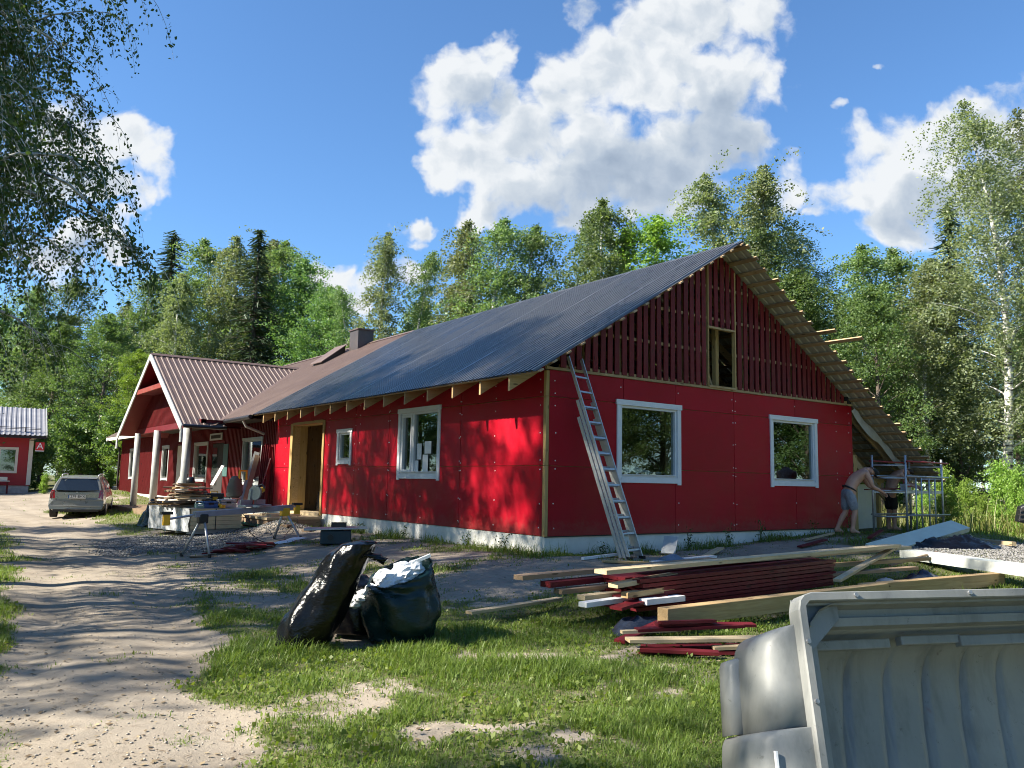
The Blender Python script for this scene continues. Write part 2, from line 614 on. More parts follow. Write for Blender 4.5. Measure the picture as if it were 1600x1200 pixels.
def mk_plinth():
    m, T, b = mat_new('white_plinth_render')
    tc = T.n.new('ShaderNodeTexCoord').outputs['Object']
    n = T.noise(tc, 3.0, 6.0, 0.65)
    z = T.sep(tc)[2]
    low = T.ss(T.m('ADD', z, T.m('MULTIPLY', T.m('SUBTRACT', n, 0.5), 0.35)), -0.12, 0.14, 1.0, 0.0)
    col = T.mix(T.ss(n, 0.35, 0.7), (0.80, 0.79, 0.74), (0.70, 0.69, 0.64))
    col = T.mix(T.m('MULTIPLY', low, 0.45), col, (0.33, 0.28, 0.21))
    T.l.new(col, b.inputs['Base Color'])
    b.inputs['Roughness'].default_value = 0.85
    bump(T, b, T.noise(tc, 30.0, 4.0), 0.2, 0.01)
    return m


M['plinth'] = mk_plinth()


def mk_metal_roof(name, c, rough, dirt, metal=0.0):
    m, T, b = mat_new(name)
    tc = T.n.new('ShaderNodeTexCoord').outputs['Object']
    n = T.noise(T.vm('MULTIPLY', tc, (0.5, 1.5, 0.5)), 2.0, 5.0, 0.6)
    col = T.mix(T.ss(n, 0.35, 0.7), c, [min(1, x * 1.18 + 0.004) for x in c])
    col = T.mix(T.m('MULTIPLY', T.ss(T.noise(tc, 14.0, 5.0, 0.7), 0.55, 0.8), dirt), col, (0.25, 0.23, 0.20))
    T.l.new(col, b.inputs['Base Color'])
    T.l.new(T.ss(n, 0.3, 0.7, rough - 0.07, rough + 0.08), b.inputs['Roughness'])
    b.inputs['Specular IOR Level'].default_value = 0.6
    b.inputs['Metallic'].default_value = metal
    return m


M['roof_new'] = mk_metal_roof('dark_corrugated_steel', (0.135, 0.135, 0.138), 0.30, 0.08, 0.60)
M['roof_old'] = mk_metal_roof('brown_trapezoid_steel', (0.115, 0.074, 0.058), 0.50, 0.20)
M['roof_grey'] = mk_metal_roof('grey_trapezoid_steel', (0.24, 0.24, 0.26), 0.45, 0.2)
M['roof_under'] = M_plain('sheet_back_coat', (0.46, 0.43, 0.37), 0.6, var=0.12)


def mk_bark(name, white):
    m, T, b = mat_new(name)
    tc = T.n.new('ShaderNodeTexCoord').outputs['Object']
    if white:
        v = T.vm('MULTIPLY', tc, (2.0, 2.0, 9.0))
        n = T.noise(v, 1.6, 4.0, 0.6)
        col = T.mix(T.ss(n, 0.52, 0.62), (0.62, 0.60, 0.55), (0.05, 0.045, 0.04))
    else:
        v = T.vm('MULTIPLY', tc, (6.0, 6.0, 1.2))
        n = T.noise(v, 2.2, 5.0, 0.65)
        col = T.mix(T.ss(n, 0.35, 0.7), (0.13, 0.10, 0.08), (0.06, 0.045, 0.035))
    T.l.new(col, b.inputs['Base Color'])
    b.inputs['Roughness'].default_value = 0.85
    bump(T, b, n, 0.5, 0.02)
    return m


M['birch_bark'] = mk_bark('birch_bark', True)
M['bark'] = mk_bark('grey_bark', False)
M['leaf_birch'] = M_leaf('birch_leaf', (0.105, 0.175, 0.068), (0.200, 0.270, 0.120))  # birch, broad, silvery and young leaf tones lightened in place of haze
M['leaf_aspen'] = M_leaf('broad_leaf', (0.085, 0.165, 0.055), (0.180, 0.265, 0.095))
M['leaf_grey'] = M_leaf('silvery_leaf', (0.144, 0.184, 0.098), (0.259, 0.293, 0.161))
M['leaf_bright'] = M_leaf('young_leaf', (0.154, 0.264, 0.039), (0.264, 0.363, 0.077), 0.4)
M['leaf_near'] = M_leaf('near_birch_leaf', (0.040, 0.085, 0.020), (0.085, 0.130, 0.035), 0.28)
M['needle'] = M_leaf('spruce_needle', (0.050, 0.090, 0.048), (0.095, 0.145, 0.075), 0.15)
M['grass'] = M_leaf('grass_blade', (0.105, 0.175, 0.026), (0.200, 0.265, 0.060), 0.40, 0.0)
M['reed'] = M_leaf('tall_grass', (0.17, 0.19, 0.05), (0.30, 0.28, 0.11), 0.35, 0.0)
# ------------------------------------------------------------------ terrain
_perm = np.random.default_rng(5).random((256, 256))


def vnoise(x, y, s=1.0):
    x = np.asarray(x, float) / s
    y = np.asarray(y, float) / s
    xi, yi = np.floor(x).astype(int), np.floor(y).astype(int)
    fx, fy = x - xi, y - yi
    fx, fy = fx * fx * (3 - 2 * fx), fy * fy * (3 - 2 * fy)
    a = _perm[xi % 256, yi % 256]
    b = _perm[(xi + 1) % 256, yi % 256]
    c = _perm[xi % 256, (yi + 1) % 256]
    d = _perm[(xi + 1) % 256, (yi + 1) % 256]
    return (a * (1 - fx) + b * fx) * (1 - fy) + (c * (1 - fx) + d * fx) * fy


def fbm(x, y, s=1.0, o=4):
    t, w, r = 0.0, 0.5, 0.0
    for i in range(o):
        t = t + w * vnoise(np.asarray(x) + 37.1 * i, np.asarray(y) - 11.7 * i, s / 2 ** i)
        r += w
        w *= 0.5
    return t / r


def sstep(a, b, v):
    t = np.clip((np.asarray(v, float) - a) / (b - a), 0, 1)
    return t * t * (3 - 2 * t)


def GZ(x, y):
    x = np.asarray(x, float)
    y = np.asarray(y, float)
    dx = np.maximum(np.maximum(-x, x - 12.0), 0)
    dy = np.maximum(-y, 0) * 0.75
    d = np.sqrt(dx * dx + dy * dy)
    z = -0.36 + 0.33 * sstep(4.6, 0.4, d)
    z = z + 0.50 * sstep(20, 38, y) + 0.22 * sstep(3.0, 9.0, x) * sstep(4.6, 1.0, d * 0.5)
    rut = sstep(0.45, 0.0, np.abs(drive_d(x, y) - 0.62))
    z = z - 0.035 * rut
    return z + (fbm(x, y, 2.2, 3) - 0.5) * 0.06 + (fbm(x, y, 0.35, 3) - 0.5) * 0.014


_DRV = np.array([(-8.3, -16.0), (-8.0, -8.0), (-7.75, -5.9), (-7.4, -3.7), (-6.75, -0.3), (-6.0, 5.2), (-5.1, 14.2), (-5.0, 20.0), (-6.0, 30.0), (-9.0, 42.0)])


def drive_d(x, y):
    """distance to the middle of the drive"""
    x = np.asarray(x, float)
    y = np.asarray(y, float)
    best = np.full(np.broadcast(x, y).shape, 1e9)
    for (ax, ay), (bx, by) in zip(_DRV[:-1], _DRV[1:]):
        vx, vy = bx - ax, by - ay
        t = np.clip(((x - ax) * vx + (y - ay) * vy) / (vx * vx + vy * vy), 0, 1)
        best = np.minimum(best, np.hypot(x - ax - t * vx, y - ay - t * vy))
    return best


BARE = [(-4.63, -4.75, 0.42, 0.25), (-4.15, -5.05, 0.4, 0.25), (-5.85, -6.55, 0.32, 0.22), (-5.7, -5.3, 0.55, 0.45), (-5.2, -7.3, 0.2, 0.2), (-3.0, -5.4, 0.5, 0.4), (-3.9, -1.0, 0.7, 0.6),
        (-5.3, -3.2, 0.6, 0.6), (0.4, -1.6, 2.5, 0.9), (4.5, -1.2, 4.5, 0.9), (-1.0, -1.0, 0.7, 0.9), (-3.4, 4.5, 1.8, 2.4), (-2.0, 7.5, 1.8, 2.6), (-1.6, 1.5, 0.9, 1.8)]


def grass_amount(x, y):
    x = np.asarray(x, float)
    y = np.asarray(y, float)
    dd = drive_d(x, y) + (fbm(x, y, 1.1, 3) - 0.5) * 0.75
    wide = 0.40 + 0.35 * sstep(-5.5, 1.0, y) + 0.30 * sstep(4.0, 14.0, y)
    g = sstep(wide, wide + 0.55, dd)
    # worked, trodden yard between the drive and the house
    yard = sstep(-2.9, -1.0, y + 0.35 * (x + 4)) * sstep(-9, -5.5, x) * (1 - sstep(10.5, 15, y)) * sstep(1.0, -0.4, x)
    g = g * (1 - 0.42 * yard)
    # yard before the small house: bare
    g = g * (1 - 0.95 * sstep(24.5, 27, y) * sstep(0.5, -3.0, x) * sstep(-16, -13, x) * (1 - sstep(36, 39, y)))
    wx = x + (fbm(x + 3, y, 0.5, 3) - 0.5) * 0.9
    wy = y + (fbm(x, y + 7, 0.5, 3) - 0.5) * 0.9
    for bx, by, rx, ry in BARE:
        g = g * (1 - 0.72 * np.exp(-(((wx - bx) / rx) ** 2 + ((wy - by) / ry) ** 2)))
    n = fbm(x + 9, y - 4, 0.8, 4)
    n2 = fbm(x - 5, y + 2, 0.22, 3)
    g = g * 1.22 - (n - 0.36) * 1.9 - (n2 - 0.5) * 0.9
    return np.clip(g, 0, 1)


def gravel_amount(x, y):
    x = np.asarray(x, float)
    y = np.asarray(y, float)
    n = (fbm(x, y, 0.9, 3) - 0.5) * 0.9
    e1 = np.hypot((x + 3.9) / 2.0, (y - 8.6) / 2.7)
    e2 = np.hypot((x - 8.6) / 2.4, (y + 3.0) / 1.6)
    return np.clip(sstep(1.05, 0.75, e1 + n) + sstep(1.05, 0.75, e2 + n), 0, 1)


def heap(x, y):
    return 0.22 * np.exp(-(((np.asarray(x) + 1.25) / 0.55) ** 2 + ((np.asarray(y) - 8.9) / 0.6) ** 2)) + 0.10 * np.exp(-(((np.asarray(x) - 3.5) / 4.5) ** 2 + ((np.asarray(y) + 0.75) / 0.45) ** 2)) * fbm(x, y, 0.8, 3)


def gz(x, y):
    return float(GZ(x, y) + heap(x, y))


def mk_ground():
    m, T, b = mat_new('yard_soil')
    geo = T.n.new('ShaderNodeNewGeometry')
    p = geo.outputs['Position']
    at = T.n.new('ShaderNodeAttribute')
    at.attribute_name = 'grass'
    ag = T.n.new('ShaderNodeAttribute')
    ag.attribute_name = 'gravel'
    n1 = T.noise(p, 0.9, 6.0, 0.6)
    n2 = T.noise(p, 9.0, 6.0, 0.7)
    n3 = T.noise(p, 70.0, 4.0, 0.7)
    soil = T.mix(T.ss(n1, 0.35, 0.65), (0.27, 0.228, 0.178), (0.345, 0.295, 0.235))
    soil = T.mix(T.m('MULTIPLY', T.ss(n2, 0.5, 0.72), 0.5), soil, (0.16, 0.125, 0.09))
    soil = T.mix(T.m('MULTIPLY', T.ss(n3, 0.55, 0.75), 0.5), soil, (0.38, 0.335, 0.28))
    vo = T.n.new('ShaderNodeTexVoronoi')
    T.l.new(p, vo.inputs['Vector'])
    vo.inputs['Scale'].default_value = 34.0
    peb = T.mix(T.sep(vo.outputs['Color'])[0], (0.13, 0.127, 0.124), (0.32, 0.31, 0.295))
    peb = T.mix(T.ss(vo.outputs['Distance'], 0.30, 0.55), peb, (0.09, 0.085, 0.08))
    soil = T.mix(T.ss(T.m('ADD', ag.outputs['Fac'], T.m('MULTIPLY', T.m('SUBTRACT', n2, 0.5), 0.8)), 0.35, 0.6), soil, peb)
    turf = T.mix(T.ss(n2, 0.35, 0.7), (0.075, 0.095, 0.028), (0.15, 0.15, 0.055))
    gf = T.ss(T.m('ADD', at.outputs['Fac'], T.m('MULTIPLY', T.m('SUBTRACT', n2, 0.5), 1.1)), 0.30, 0.62)
    T.l.new(T.mix(T.m('MULTIPLY', gf, 0.85), soil, turf), b.inputs['Base Color'])
    b.inputs['Roughness'].default_value = 0.95
    b.inputs['Specular IOR Level'].default_value = 0.15
    h = T.m('ADD', T.m('MULTIPLY', n2, 1.0), T.m('MULTIPLY', n3, 0.5))
    h = T.m('ADD', h, T.m('MULTIPLY', T.m('MULTIPLY', vo.outputs['Distance'], ag.outputs['Fac']), -1.5))
    bump(T, b, h, 0.8, 0.02)
    return m


M['ground'] = mk_ground()


def axis_pts(c, fine, n, far):
    t = np.linspace(-1, 1, n)
    k = 6.2
    v = np.sinh(k * t) / math.sinh(k) * far
    return c + v


gx = axis_pts(-5.0, 0, 440, 420.0)
gy = axis_pts(-4.0, 0, 440, 420.0)
GXX, GYY = np.meshgrid(gx, gy, indexing='ij')
GZZ = GZ(GXX, GYY) + heap(GXX, GYY)
# beyond the clearing the land lies level
n_ = len(gx)
V = np.stack([GXX, GYY, GZZ], -1).reshape(-1, 3)
ii, jj = np.meshgrid(np.arange(n_ - 1), np.arange(n_ - 1), indexing='ij')
a_ = (ii * n_ + jj).ravel()
F = np.stack([a_, a_ + n_, a_ + n_ + 1, a_ + 1], -1)
me = np_mesh('ground', V, F, M['ground'], True)
at = me.attributes.new('grass', 'FLOAT', 'POINT')
at.data.foreach_set('value', grass_amount(GXX, GYY).ravel().astype(np.float32))
at = me.attributes.new('gravel', 'FLOAT', 'POINT')
at.data.foreach_set('value', gravel_amount(GXX, GYY).ravel().astype(np.float32))
ground = add_mesh('ground', me)
tag(ground, 'trodden sandy yard and dirt drive with patchy turf', 'ground', kind='structure')

# ------------------------------------------------------------------ the red house
HP, HL = 0.29, 3.16            # plinth top, ledge height
GW = 9.36                      # gable wall width
SL = 0.598                     # roof slope
RX, RZ = 4.57, 6.15            # ridge
EX, EZ = -0.70, 3.00           # left eave edge
REX = 12.45                    # right eave
REZ = RZ - SL * (REX - RX)
YN = 12.80                     # where the new part meets the old part
YO = 34.3                      # far end of the old part
PT = 0.025                     # panel thickness
house = empty('red_house', (0, 0, 0), label='long red one storey house with corrugated roof, half clad and under construction', cat='house')


def cut_rects(a0, a1, z0, z1, holes):
    """rectangle a0..a1 x z0..z1 minus holes -> list of rectangles"""
    rs = [(a0, a1, z0, z1)]
    for (h0, h1, k0, k1) in holes:
        out = []
        for (p0, p1, q0, q1) in rs:
            if h1 <= p0 or h0 >= p1 or k1 <= q0 or k0 >= q1:
                out.append((p0, p1, q0, q1))
                continue
            if h0 > p0:
                out.append((p0, h0, q0, q1))
            if h1 < p1:
                out.append((h1, p1, q0, q1))
            m0, m1 = max(p0, h0), min(p1, h1)
            if k0 > q0:
                out.append((m0, m1, q0, k0))
            if k1 < q1:
                out.append((m0, m1, k1, q1))
        rs = out
    return rs


G_HOLES = [(1.74, 3.28, 1.33, 2.66), (6.28, 7.82, 1.33, 2.66)]
L_HOLES = [(3.56, 5.16, 1.33, 2.66), (7.72, 8.37, 1.66, 2.34), (9.38, 11.43, 0.0, 2.66)]
O_HOLES = [(13.95, 15.65, 1.0, 2.38), (17.75, 19.1, 0.2, 2.36), (19.6, 21.2, 1.05, 2.38), (22.0, 23.7, 0.2, 2.4), (25.0, 26.0, 1.05, 2.38), (30.7, 32.2, 1.05, 2.38)]

# wall cores (studs and sheathing behind the cladding)
mb = MB()
for (a, b_, c, d) in cut_rects(0.12, GW, HP, HL, G_HOLES):
    mb.box(a, b_, 0.03, 0.20, c, d)
mb.build('gable_wall_core', M['wood'], house)
mb = MB()
for (a, b_, c, d) in cut_rects(0.12, YN, HP, HL + 0.08, L_HOLES):
    mb.box(0.03, 0.20, a, b_, c, d)
mb.build('side_wall_core', M['wood_y'], house)
MB().box(0.2, GW, 0.2, YN - 0.02, 0.16, 0.28).build('floor', M['wood_old'], house)
MB().box(0.03, GW, 0.22, YN, 3.19, 3.23).build('attic_floor', M['wood_old'], house)
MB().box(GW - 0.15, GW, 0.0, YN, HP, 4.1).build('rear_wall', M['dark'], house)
MB().box(0.2, GW, YN, YN + 0.15, 0.2, 3.15).build('cross_wall', M['wood'], house)
# inner walls of the porch room behind the open doorway
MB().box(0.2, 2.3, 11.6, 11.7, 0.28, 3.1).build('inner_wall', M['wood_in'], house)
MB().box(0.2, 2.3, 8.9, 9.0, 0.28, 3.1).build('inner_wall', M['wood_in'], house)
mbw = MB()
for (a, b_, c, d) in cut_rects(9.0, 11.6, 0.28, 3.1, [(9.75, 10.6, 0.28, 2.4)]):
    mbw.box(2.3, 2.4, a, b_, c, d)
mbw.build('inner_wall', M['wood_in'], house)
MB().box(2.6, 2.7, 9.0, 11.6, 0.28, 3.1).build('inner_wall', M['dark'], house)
# partition that closes the gable rooms
MB().box(0.2, GW, 3.05, 3.13, 0.28, 3.1).build('inner_wall', M['wood_in'], house)
for xs in (3.42, 7.98):
    MB().box(xs, xs + 0.12, 0.30, 0.45, 0.28, 3.15).build('inner_post', M['wood_z'], house)

MB().add([(0.1, YN + 0.02, 3.1), (RX, YN + 0.02, RZ - 0.12), (REX - 0.3, YN + 0.02, REZ + 0.05), (REX - 0.3, YN + 0.02, 0.0), (GW, YN + 0.02, 0.0), (GW, YN + 0.02, 3.1)], [(0, 1, 2, 3, 4, 5)]).build('attic_light_block', M['dark'], house)  # dark end sheet added to keep light out of the attic behind the hatch
# cladding boards
rows = [(HP, HP + 1.2), (HP + 1.2, HP + 2.4), (HP + 2.4, HL)]
GAP = 0.006
cols_g = [0.065, 1.83, 3.23 + 0.0, 5.0, 7.1, GW]
cols_l = [0.065, 2.7, 5.7, 7.45, 9.38, 11.43, YN]
for (z0, z1) in rows:
    for c0, c1 in zip(cols_g[:-1], cols_g[1:]):
        mb = MB()
        for (a, b_, c, d) in cut_rects(c0 + GAP, c1 - GAP, z0 + GAP, z1 - GAP, G_HOLES):
            mb.box(a, b_, -rnd.uniform(0, 0.002), 0.03, c, d)
        if mb.v:
            mb.build('panel', M['panel'], house)
    for c0, c1 in zip(cols_l[:-1], cols_l[1:]):
        mb = MB()
        if z1 == HL and c0 == 11.43:
            c0 = 10.2
        elif z1 == HL and c0 == 9.38:
            continue
        elif z1 == HL and c1 == 9.38:
            c1 = 10.2
        elif c0 == 9.38:
            mb.box(0, 0.03, 9.40, 11.41, 2.668, 2.687)
        z1b = z1 + (0.06 if z1 == HL else 0)
        for (a, b_, c, d) in cut_rects(c0 + GAP, c1 - GAP, z0 + GAP, z1b - GAP, L_HOLES):
            mb.box(-rnd.uniform(0, 0.002), 0.03, a, b_, c, d)
        if mb.v:
            mb.build('panel', M['panel'], house)
# fixing washers
mb = MB()


def washer(p, nrm):
    c = Vector(p)
    n = Vector(nrm)
    s_ = Vector((0, 0, 1)).cross(n).normalized()
    u_ = Vector((0, 0, 1))
    k = len(mb.v)
    ring = [c + n * 0.006 + (s_ * math.cos(t) + u_ * math.sin(t)) * 0.013 for t in [i * math.pi / 3 for i in range(6)]]
    base = [p_ - n * 0.008 for p_ in ring]
    mb.add(ring + base, [tuple(range(6))] + [(i, (i + 1) % 6, (i + 1) % 6 + 6, i + 6) for i in range(6)])


wz = [0.42, 0.85, 1.42, 1.57, 2.05, 2.52, 2.75, 2.98]
for zz in wz:
    for yy in (0.16, 1.5, 2.68, 2.72, 4.2, 5.68, 5.72, 7.2, 7.45, 9.0, 12.0):
        if not any(h0 - 0.12 < yy < h1 + 0.12 and k0 - 0.12 < zz < k1 + 0.12 for h0, h1, k0, k1 in L_HOLES):
            washer((0, yy + rnd.uniform(-.02, .02), zz + rnd.uniform(-.02, .02)), (-1, 0, 0))
    for xx in (0.2, 1.78, 3.3, 4.95, 5.05, 7.08, 8.7, 9.22):
        if not any(h0 - 0.12 < xx < h1 + 0.12 and k0 - 0.12 < zz < k1 + 0.12 for h0, h1, k0, k1 in G_HOLES):
            washer((xx + rnd.uniform(-.02, .02), 0, zz + rnd.uniform(-.02, .02)), (0, -1, 0))
tag(mb.build('washers', M['white'], house), kind='stuff')

# corner timber in three lengths
for z0, z1 in ((HP, 1.49), (1.492, 2.69), (2.692, 3.14)):
    MB().box(-0.012, 0.058, -0.012, 0.058, z0, z1 - 0.002).build('corner_post', M['wood_z'], house, bevel=0.004)
# plinth
mb = MB()
mb.box(0.01, GW - 0.02, 0.012, 0.25, -0.5, HP - 0.004)
mb.box(0.012, 0.25, 0.25, 9.36, -0.5, HP - 0.004)
mb.box(0.012, 0.25, 11.45, YN, -0.5, HP - 0.004)
mb.build('plinth', M['plinth'], house, bevel=0.006)
MB().box(-0.02, GW, -0.028, 0.03, HL, HL + 0.045).build('ledge', M['wood'], house)
# trickle flashing under the boards
MB().box(0.0, GW, -0.012, 0.01, HP - 0.012, HP).build('drip_edge', M['dark'], house)


def window(name, axis, a0, a1, z0, z1, trim=0.10, mull=None, parent=house, depth=0.10, mat='white', sill=True):
    """framed window in the wall x=0 (axis 'x') or y=0 (axis 'y'); a0..a1 and z0..z1 are the outer edges of the trim"""
    def B(mb, p0, p1, q0, q1, d0, d1):
        if axis == 'y':
            mb.box(p0, p1, d0, d1, q0, q1)
        else:
            mb.box(d0, d1, p0, p1, q0, q1)
    w = empty(name, (0, 0, 0), parent=parent)
    if trim:
        mb = MB()
        B(mb, a0 - 0.025, a1 + 0.025, z1 - trim, z1, -0.034, 0.004)
        B(mb, a0, a0 + trim, z0 - 0.03, z1 - trim, -0.026, 0.004)
        B(mb, a1 - trim, a1, z0 - 0.03, z1 - trim, -0.026, 0.004)
        B(mb, a0 + trim, a1 - trim, z0, z0 + trim, -0.030, 0.004)
        mb.build('trim', M[mat], w, bevel=0.003)
    i0, i1, k0, k1 = a0 + trim, a1 - trim, z0 + trim, z1 - trim
    mb = MB()
    s = 0.045
    e = 0.006
    B(mb, i0 - e, i0 + s, k0, k1, 0.006, depth)
    B(mb, i1 - s, i1 + e, k0, k1, 0.006, depth)
    B(mb, i0 + s, i1 - s, k0 - e, k0 + s, 0.006, depth)
    B(mb, i0 + s, i1 - s, k1 - s, k1 + e, 0.006, depth)
    if mull:
        B(mb, mull - 0.045, mull + 0.045, k0 + s, k1 - s, 0.008, depth)
    mb.build('frame', M[mat], w)
    panes = [(i0 + s, i1 - s)] if not mull else [(i0 + s, mull - 0.045), (mull + 0.045, i1 - s)]
    for (u0, u1) in panes:
        if mull and u1 - u0 < 0.55:                         # opening sash
            mb = MB()
            t = 0.05
            B(mb, u0 + 0.004, u0 + t, k0 + s + 0.004, k1 - s - 0.004, -0.004, 0.07)
            B(mb, u1 - t, u1 - 0.004, k0 + s + 0.004, k1 - s - 0.004, -0.004, 0.07)
            B(mb, u0 + t, u1 - t, k0 + s + 0.004, k0 + s + t, -0.004, 0.07)
            B(mb, u0 + t, u1 - t, k1 - s - t, k1 - s - 0.004, -0.004, 0.07)
            mb.build('sash', M[mat], w)
        mb = MB()
        B(mb, u0 - 0.005, u1 + 0.005, k0 + s - 0.005, k1 - s + 0.005, 0.055, 0.061)
        mb.build('pane', M['glass'], w)
    if sill:
        mb = MB()
        B(mb, i0 + s, i1 - s, k0 + s, k0 + s + 0.012, -0.03, 0.055)
        mb.build('sill', M[mat], w)
    return w


window('window', 'y', 1.66, 3.37, 1.23, 2.76)
window('window', 'y', 6.19, 7.91, 1.23, 2.76)
wl = window('window', 'x', 3.46, 5.25, 1.23, 2.76, mull=4.62)
window('window', 'x', 7.62, 8.47, 1.56, 2.44, trim=0.10)
# folded plastic film lying on the sill of the nearer gable window
P = [[(1.85 + 1.3 * i / 14, 0.13 + 0.22 * j / 4, 1.42 + 0.10 * math.sin(math.pi * min(1, i / 10)) * math.sin(math.pi * j / 4) + 0.03 * math.sin(i * 2.1 + j)) for j in range(5)] for i in range(15)]
film = MB().grid(P).build('plastic_film', M['white'], None, smooth=True)
tag(film, 'crumpled white plastic film behind the ladder side gable window', 'film')

# door opening lining
dp = empty('door_opening', (0, 0, 0), parent=house)
MB().box(-0.03, 0.42, 11.435, 11.60, 0.24, 2.72).build('jamb', M['wood_z'], dp)
MB().box(-0.03, 0.42, 9.26, 9.372, 0.24, 2.72).build('jamb', M['wood_z'], dp)
MB().box(-0.03, 0.42, 9.375, 11.43, 2.665, 2.74).build('lintel', M['wood_y'], dp)
MB().box(-0.05, 0.42, 9.38, 11.43, 0.20, 0.285).build('threshold', M['wood_pale'], dp)
MB().box(2.28, 2.30, 9.68, 9.75, 0.28, 2.47).build('inner_frame', M['wood_z'], dp)
MB().box(2.28, 2.30, 10.6, 10.67, 0.28, 2.47).build('inner_frame', M['wood_z'], dp)

# gable boards with gaps, on battens


def rake_z(x):
    return RZ - SL * abs(x - RX) - 0.13


HX0, HX1, HZ0, HZ1 = 4.20, 5.02, 3.205, 4.43
x = 0.30
k = 0
while x < 9.2:
    wd = 0.118 + rnd.uniform(-0.006, 0.006)
    zt = min(rake_z(x), rake_z(x + wd))
    zb = HL + 0.055 + rnd.uniform(-0.004, 0.004)
    if x + wd > HX0 and x < HX1:
        zb = HZ1 + 0.03
    if zt - zb > 0.10:
        tl = rnd.uniform(-0.012, 0.012)
        y0 = -0.028 + rnd.uniform(-0.003, 0.003)
        zl, zr = rake_z(x), rake_z(x + wd)
        MB().hexa([(x, y0, zb), (x + wd, y0, zb), (x + wd, y0 + 0.024, zb), (x, y0 + 0.024, zb),
                   (x + tl, y0, zl), (x + wd + tl, y0, zr), (x + wd + tl, y0 + 0.024, zr), (x + tl, y0 + 0.024, zl)]).build('board', M['redboard'], house)
    x += wd + rnd.uniform(0.058, 0.082)
    k += 1
# under-boards, seen as dark red strips through some of the gaps
x = 5.2
while x < 9.0:
    zt = rake_z(x + 0.06)
    if zt - HL > 0.4 and rnd.random() < 0.8:
        MB().box(x, x + 0.10, 0.055, 0.075, HL + 0.06, zt).build('board', M['redboard'], house)
    x += 0.19
for zz in (HL + 0.075, 3.93, 4.63, 5.3):
    hw = (RZ - 0.16 - zz) / SL
    xa, xb = max(0.3, RX - hw), min(9.25, RX + hw)
    segs = [(xa, xb)] if not (HZ0 - 0.1 < zz < HZ1) else [(xa, HX0 - 0.03), (HX1 + 0.03, xb)]
    for (p, q_) in segs:
        MB().box(p, q_, 0.0, 0.045, zz - 0.03, zz + 0.03).build('batten', M['wood'], house)
for xx in np.arange(0.9, 9.0, 0.9):
    zt = rake_z(xx) - 0.1
    if HX0 - 0.1 < xx < HX1 + 0.1:
        continue
    if zt > 3.3:
        MB().box(xx - 0.022, xx + 0.022, 0.05, 0.19, 3.235, zt).build('stud', M['wood_z'], house)
hb = empty('hatch', (0, 0, 0), parent=house)
MB().box(HX0 - 0.03, HX0, -0.036, 0.05, HZ0, rake_z(HX0) - 0.05).build('frame', M['wood_z'], hb)
MB().box(HX1, HX1 + 0.03, -0.036, 0.05, HZ0, rake_z(HX1) - 0.05).build('frame', M['wood_z'], hb)
MB().box(HX0, HX1, -0.034, 0.05, HZ1 - 0.012, HZ1 + 0.03).build('frame', M['wood'], hb)
MB().box(HX0, HX1, -0.05, 0.05, HZ0 - 0.01, HZ0 + 0.03).build('frame', M['wood'], hb)
MB().beam((4.22, 0.35, 4.3), (4.72, 0.35, 3.2), 0.05, 0.10, up=(0, 1, 0)).build('brace', M['wood'], hb)
MB().box(4.80, 4.90, 0.30, 0.40, 3.23, 4.6).build('brace', M['wood_z'], hb)

# rafters, battens and roof sheets of the new part
sl_len = math.hypot(1, SL)
RN = Vector((-SL, 0, 1)).normalized()            # left slope normal
RNr = Vector((SL, 0, 1)).normalized()
REX, REZ = 12.45, RZ - SL * (12.45 - RX)         # right eave
OV = -0.62                                       # gable overhang
for i in range(14):
    y = 0.16 + 0.92 * i
    if y < 0.2:
        y = 0.20
    a = Vector((RX - 0.02, y, RZ - 0.17))
    b_ = Vector((EX + 0.04, y, EZ + 0.024 - 0.17))
    # tail is cut plumb at the eave
    h = 0.115
    MB().hexa([(b_.x, y - 0.024, b_.z - h), (a.x, y - 0.024, a.z - h), (a.x, y + 0.024, a.z - h), (b_.x, y + 0.024, b_.z - h),
               (b_.x, y - 0.024, b_.z + h), (a.x, y - 0.024, a.z + h), (a.x, y + 0.024, a.z + h), (b_.x, y + 0.024, b_.z + h)]).build('rafter', M['wood'], house)
    if i % 1 == 0:
        a2 = Vector((RX + 0.02, y, RZ - 0.17))
        b2 = Vector((REX - 0.25, y, RZ - SL * (REX - 0.25 - RX) - 0.17))
        MB().beam(a2, b2, 0.048, 0.19, up=RNr).build('rafter', M['wood'], house)
nb = int((RX - EX) * sl_len / 0.345)
for i in range(nb + 1):
    x = EX + 0.06 + (RX - EX - 0.12) * i / nb
    z = EZ + SL * (x - EX) - 0.024
    MB().beam((x, OV - 0.02 - rnd.uniform(0, 0.04), z), (x, YN, z), 0.095, 0.028, up=RN).build('batten', M['batten'], house)
nb = int((REX - RX) * sl_len / 0.36)
ext = {}
for i in range(nb + 1):
    x = RX + 0.10 + (REX - RX - 0.16) * i / nb
    z = RZ - SL * (x - RX) - 0.024
    e = rnd.uniform(0.02, 0.13)
    if i == 8:
        e = 0.42
    if i == 9:
        e = 0.85
    MB().beam((x, OV - e, z), (x, YN, z), 0.098, 0.030, up=RNr).build('batten', M['batten'], house)


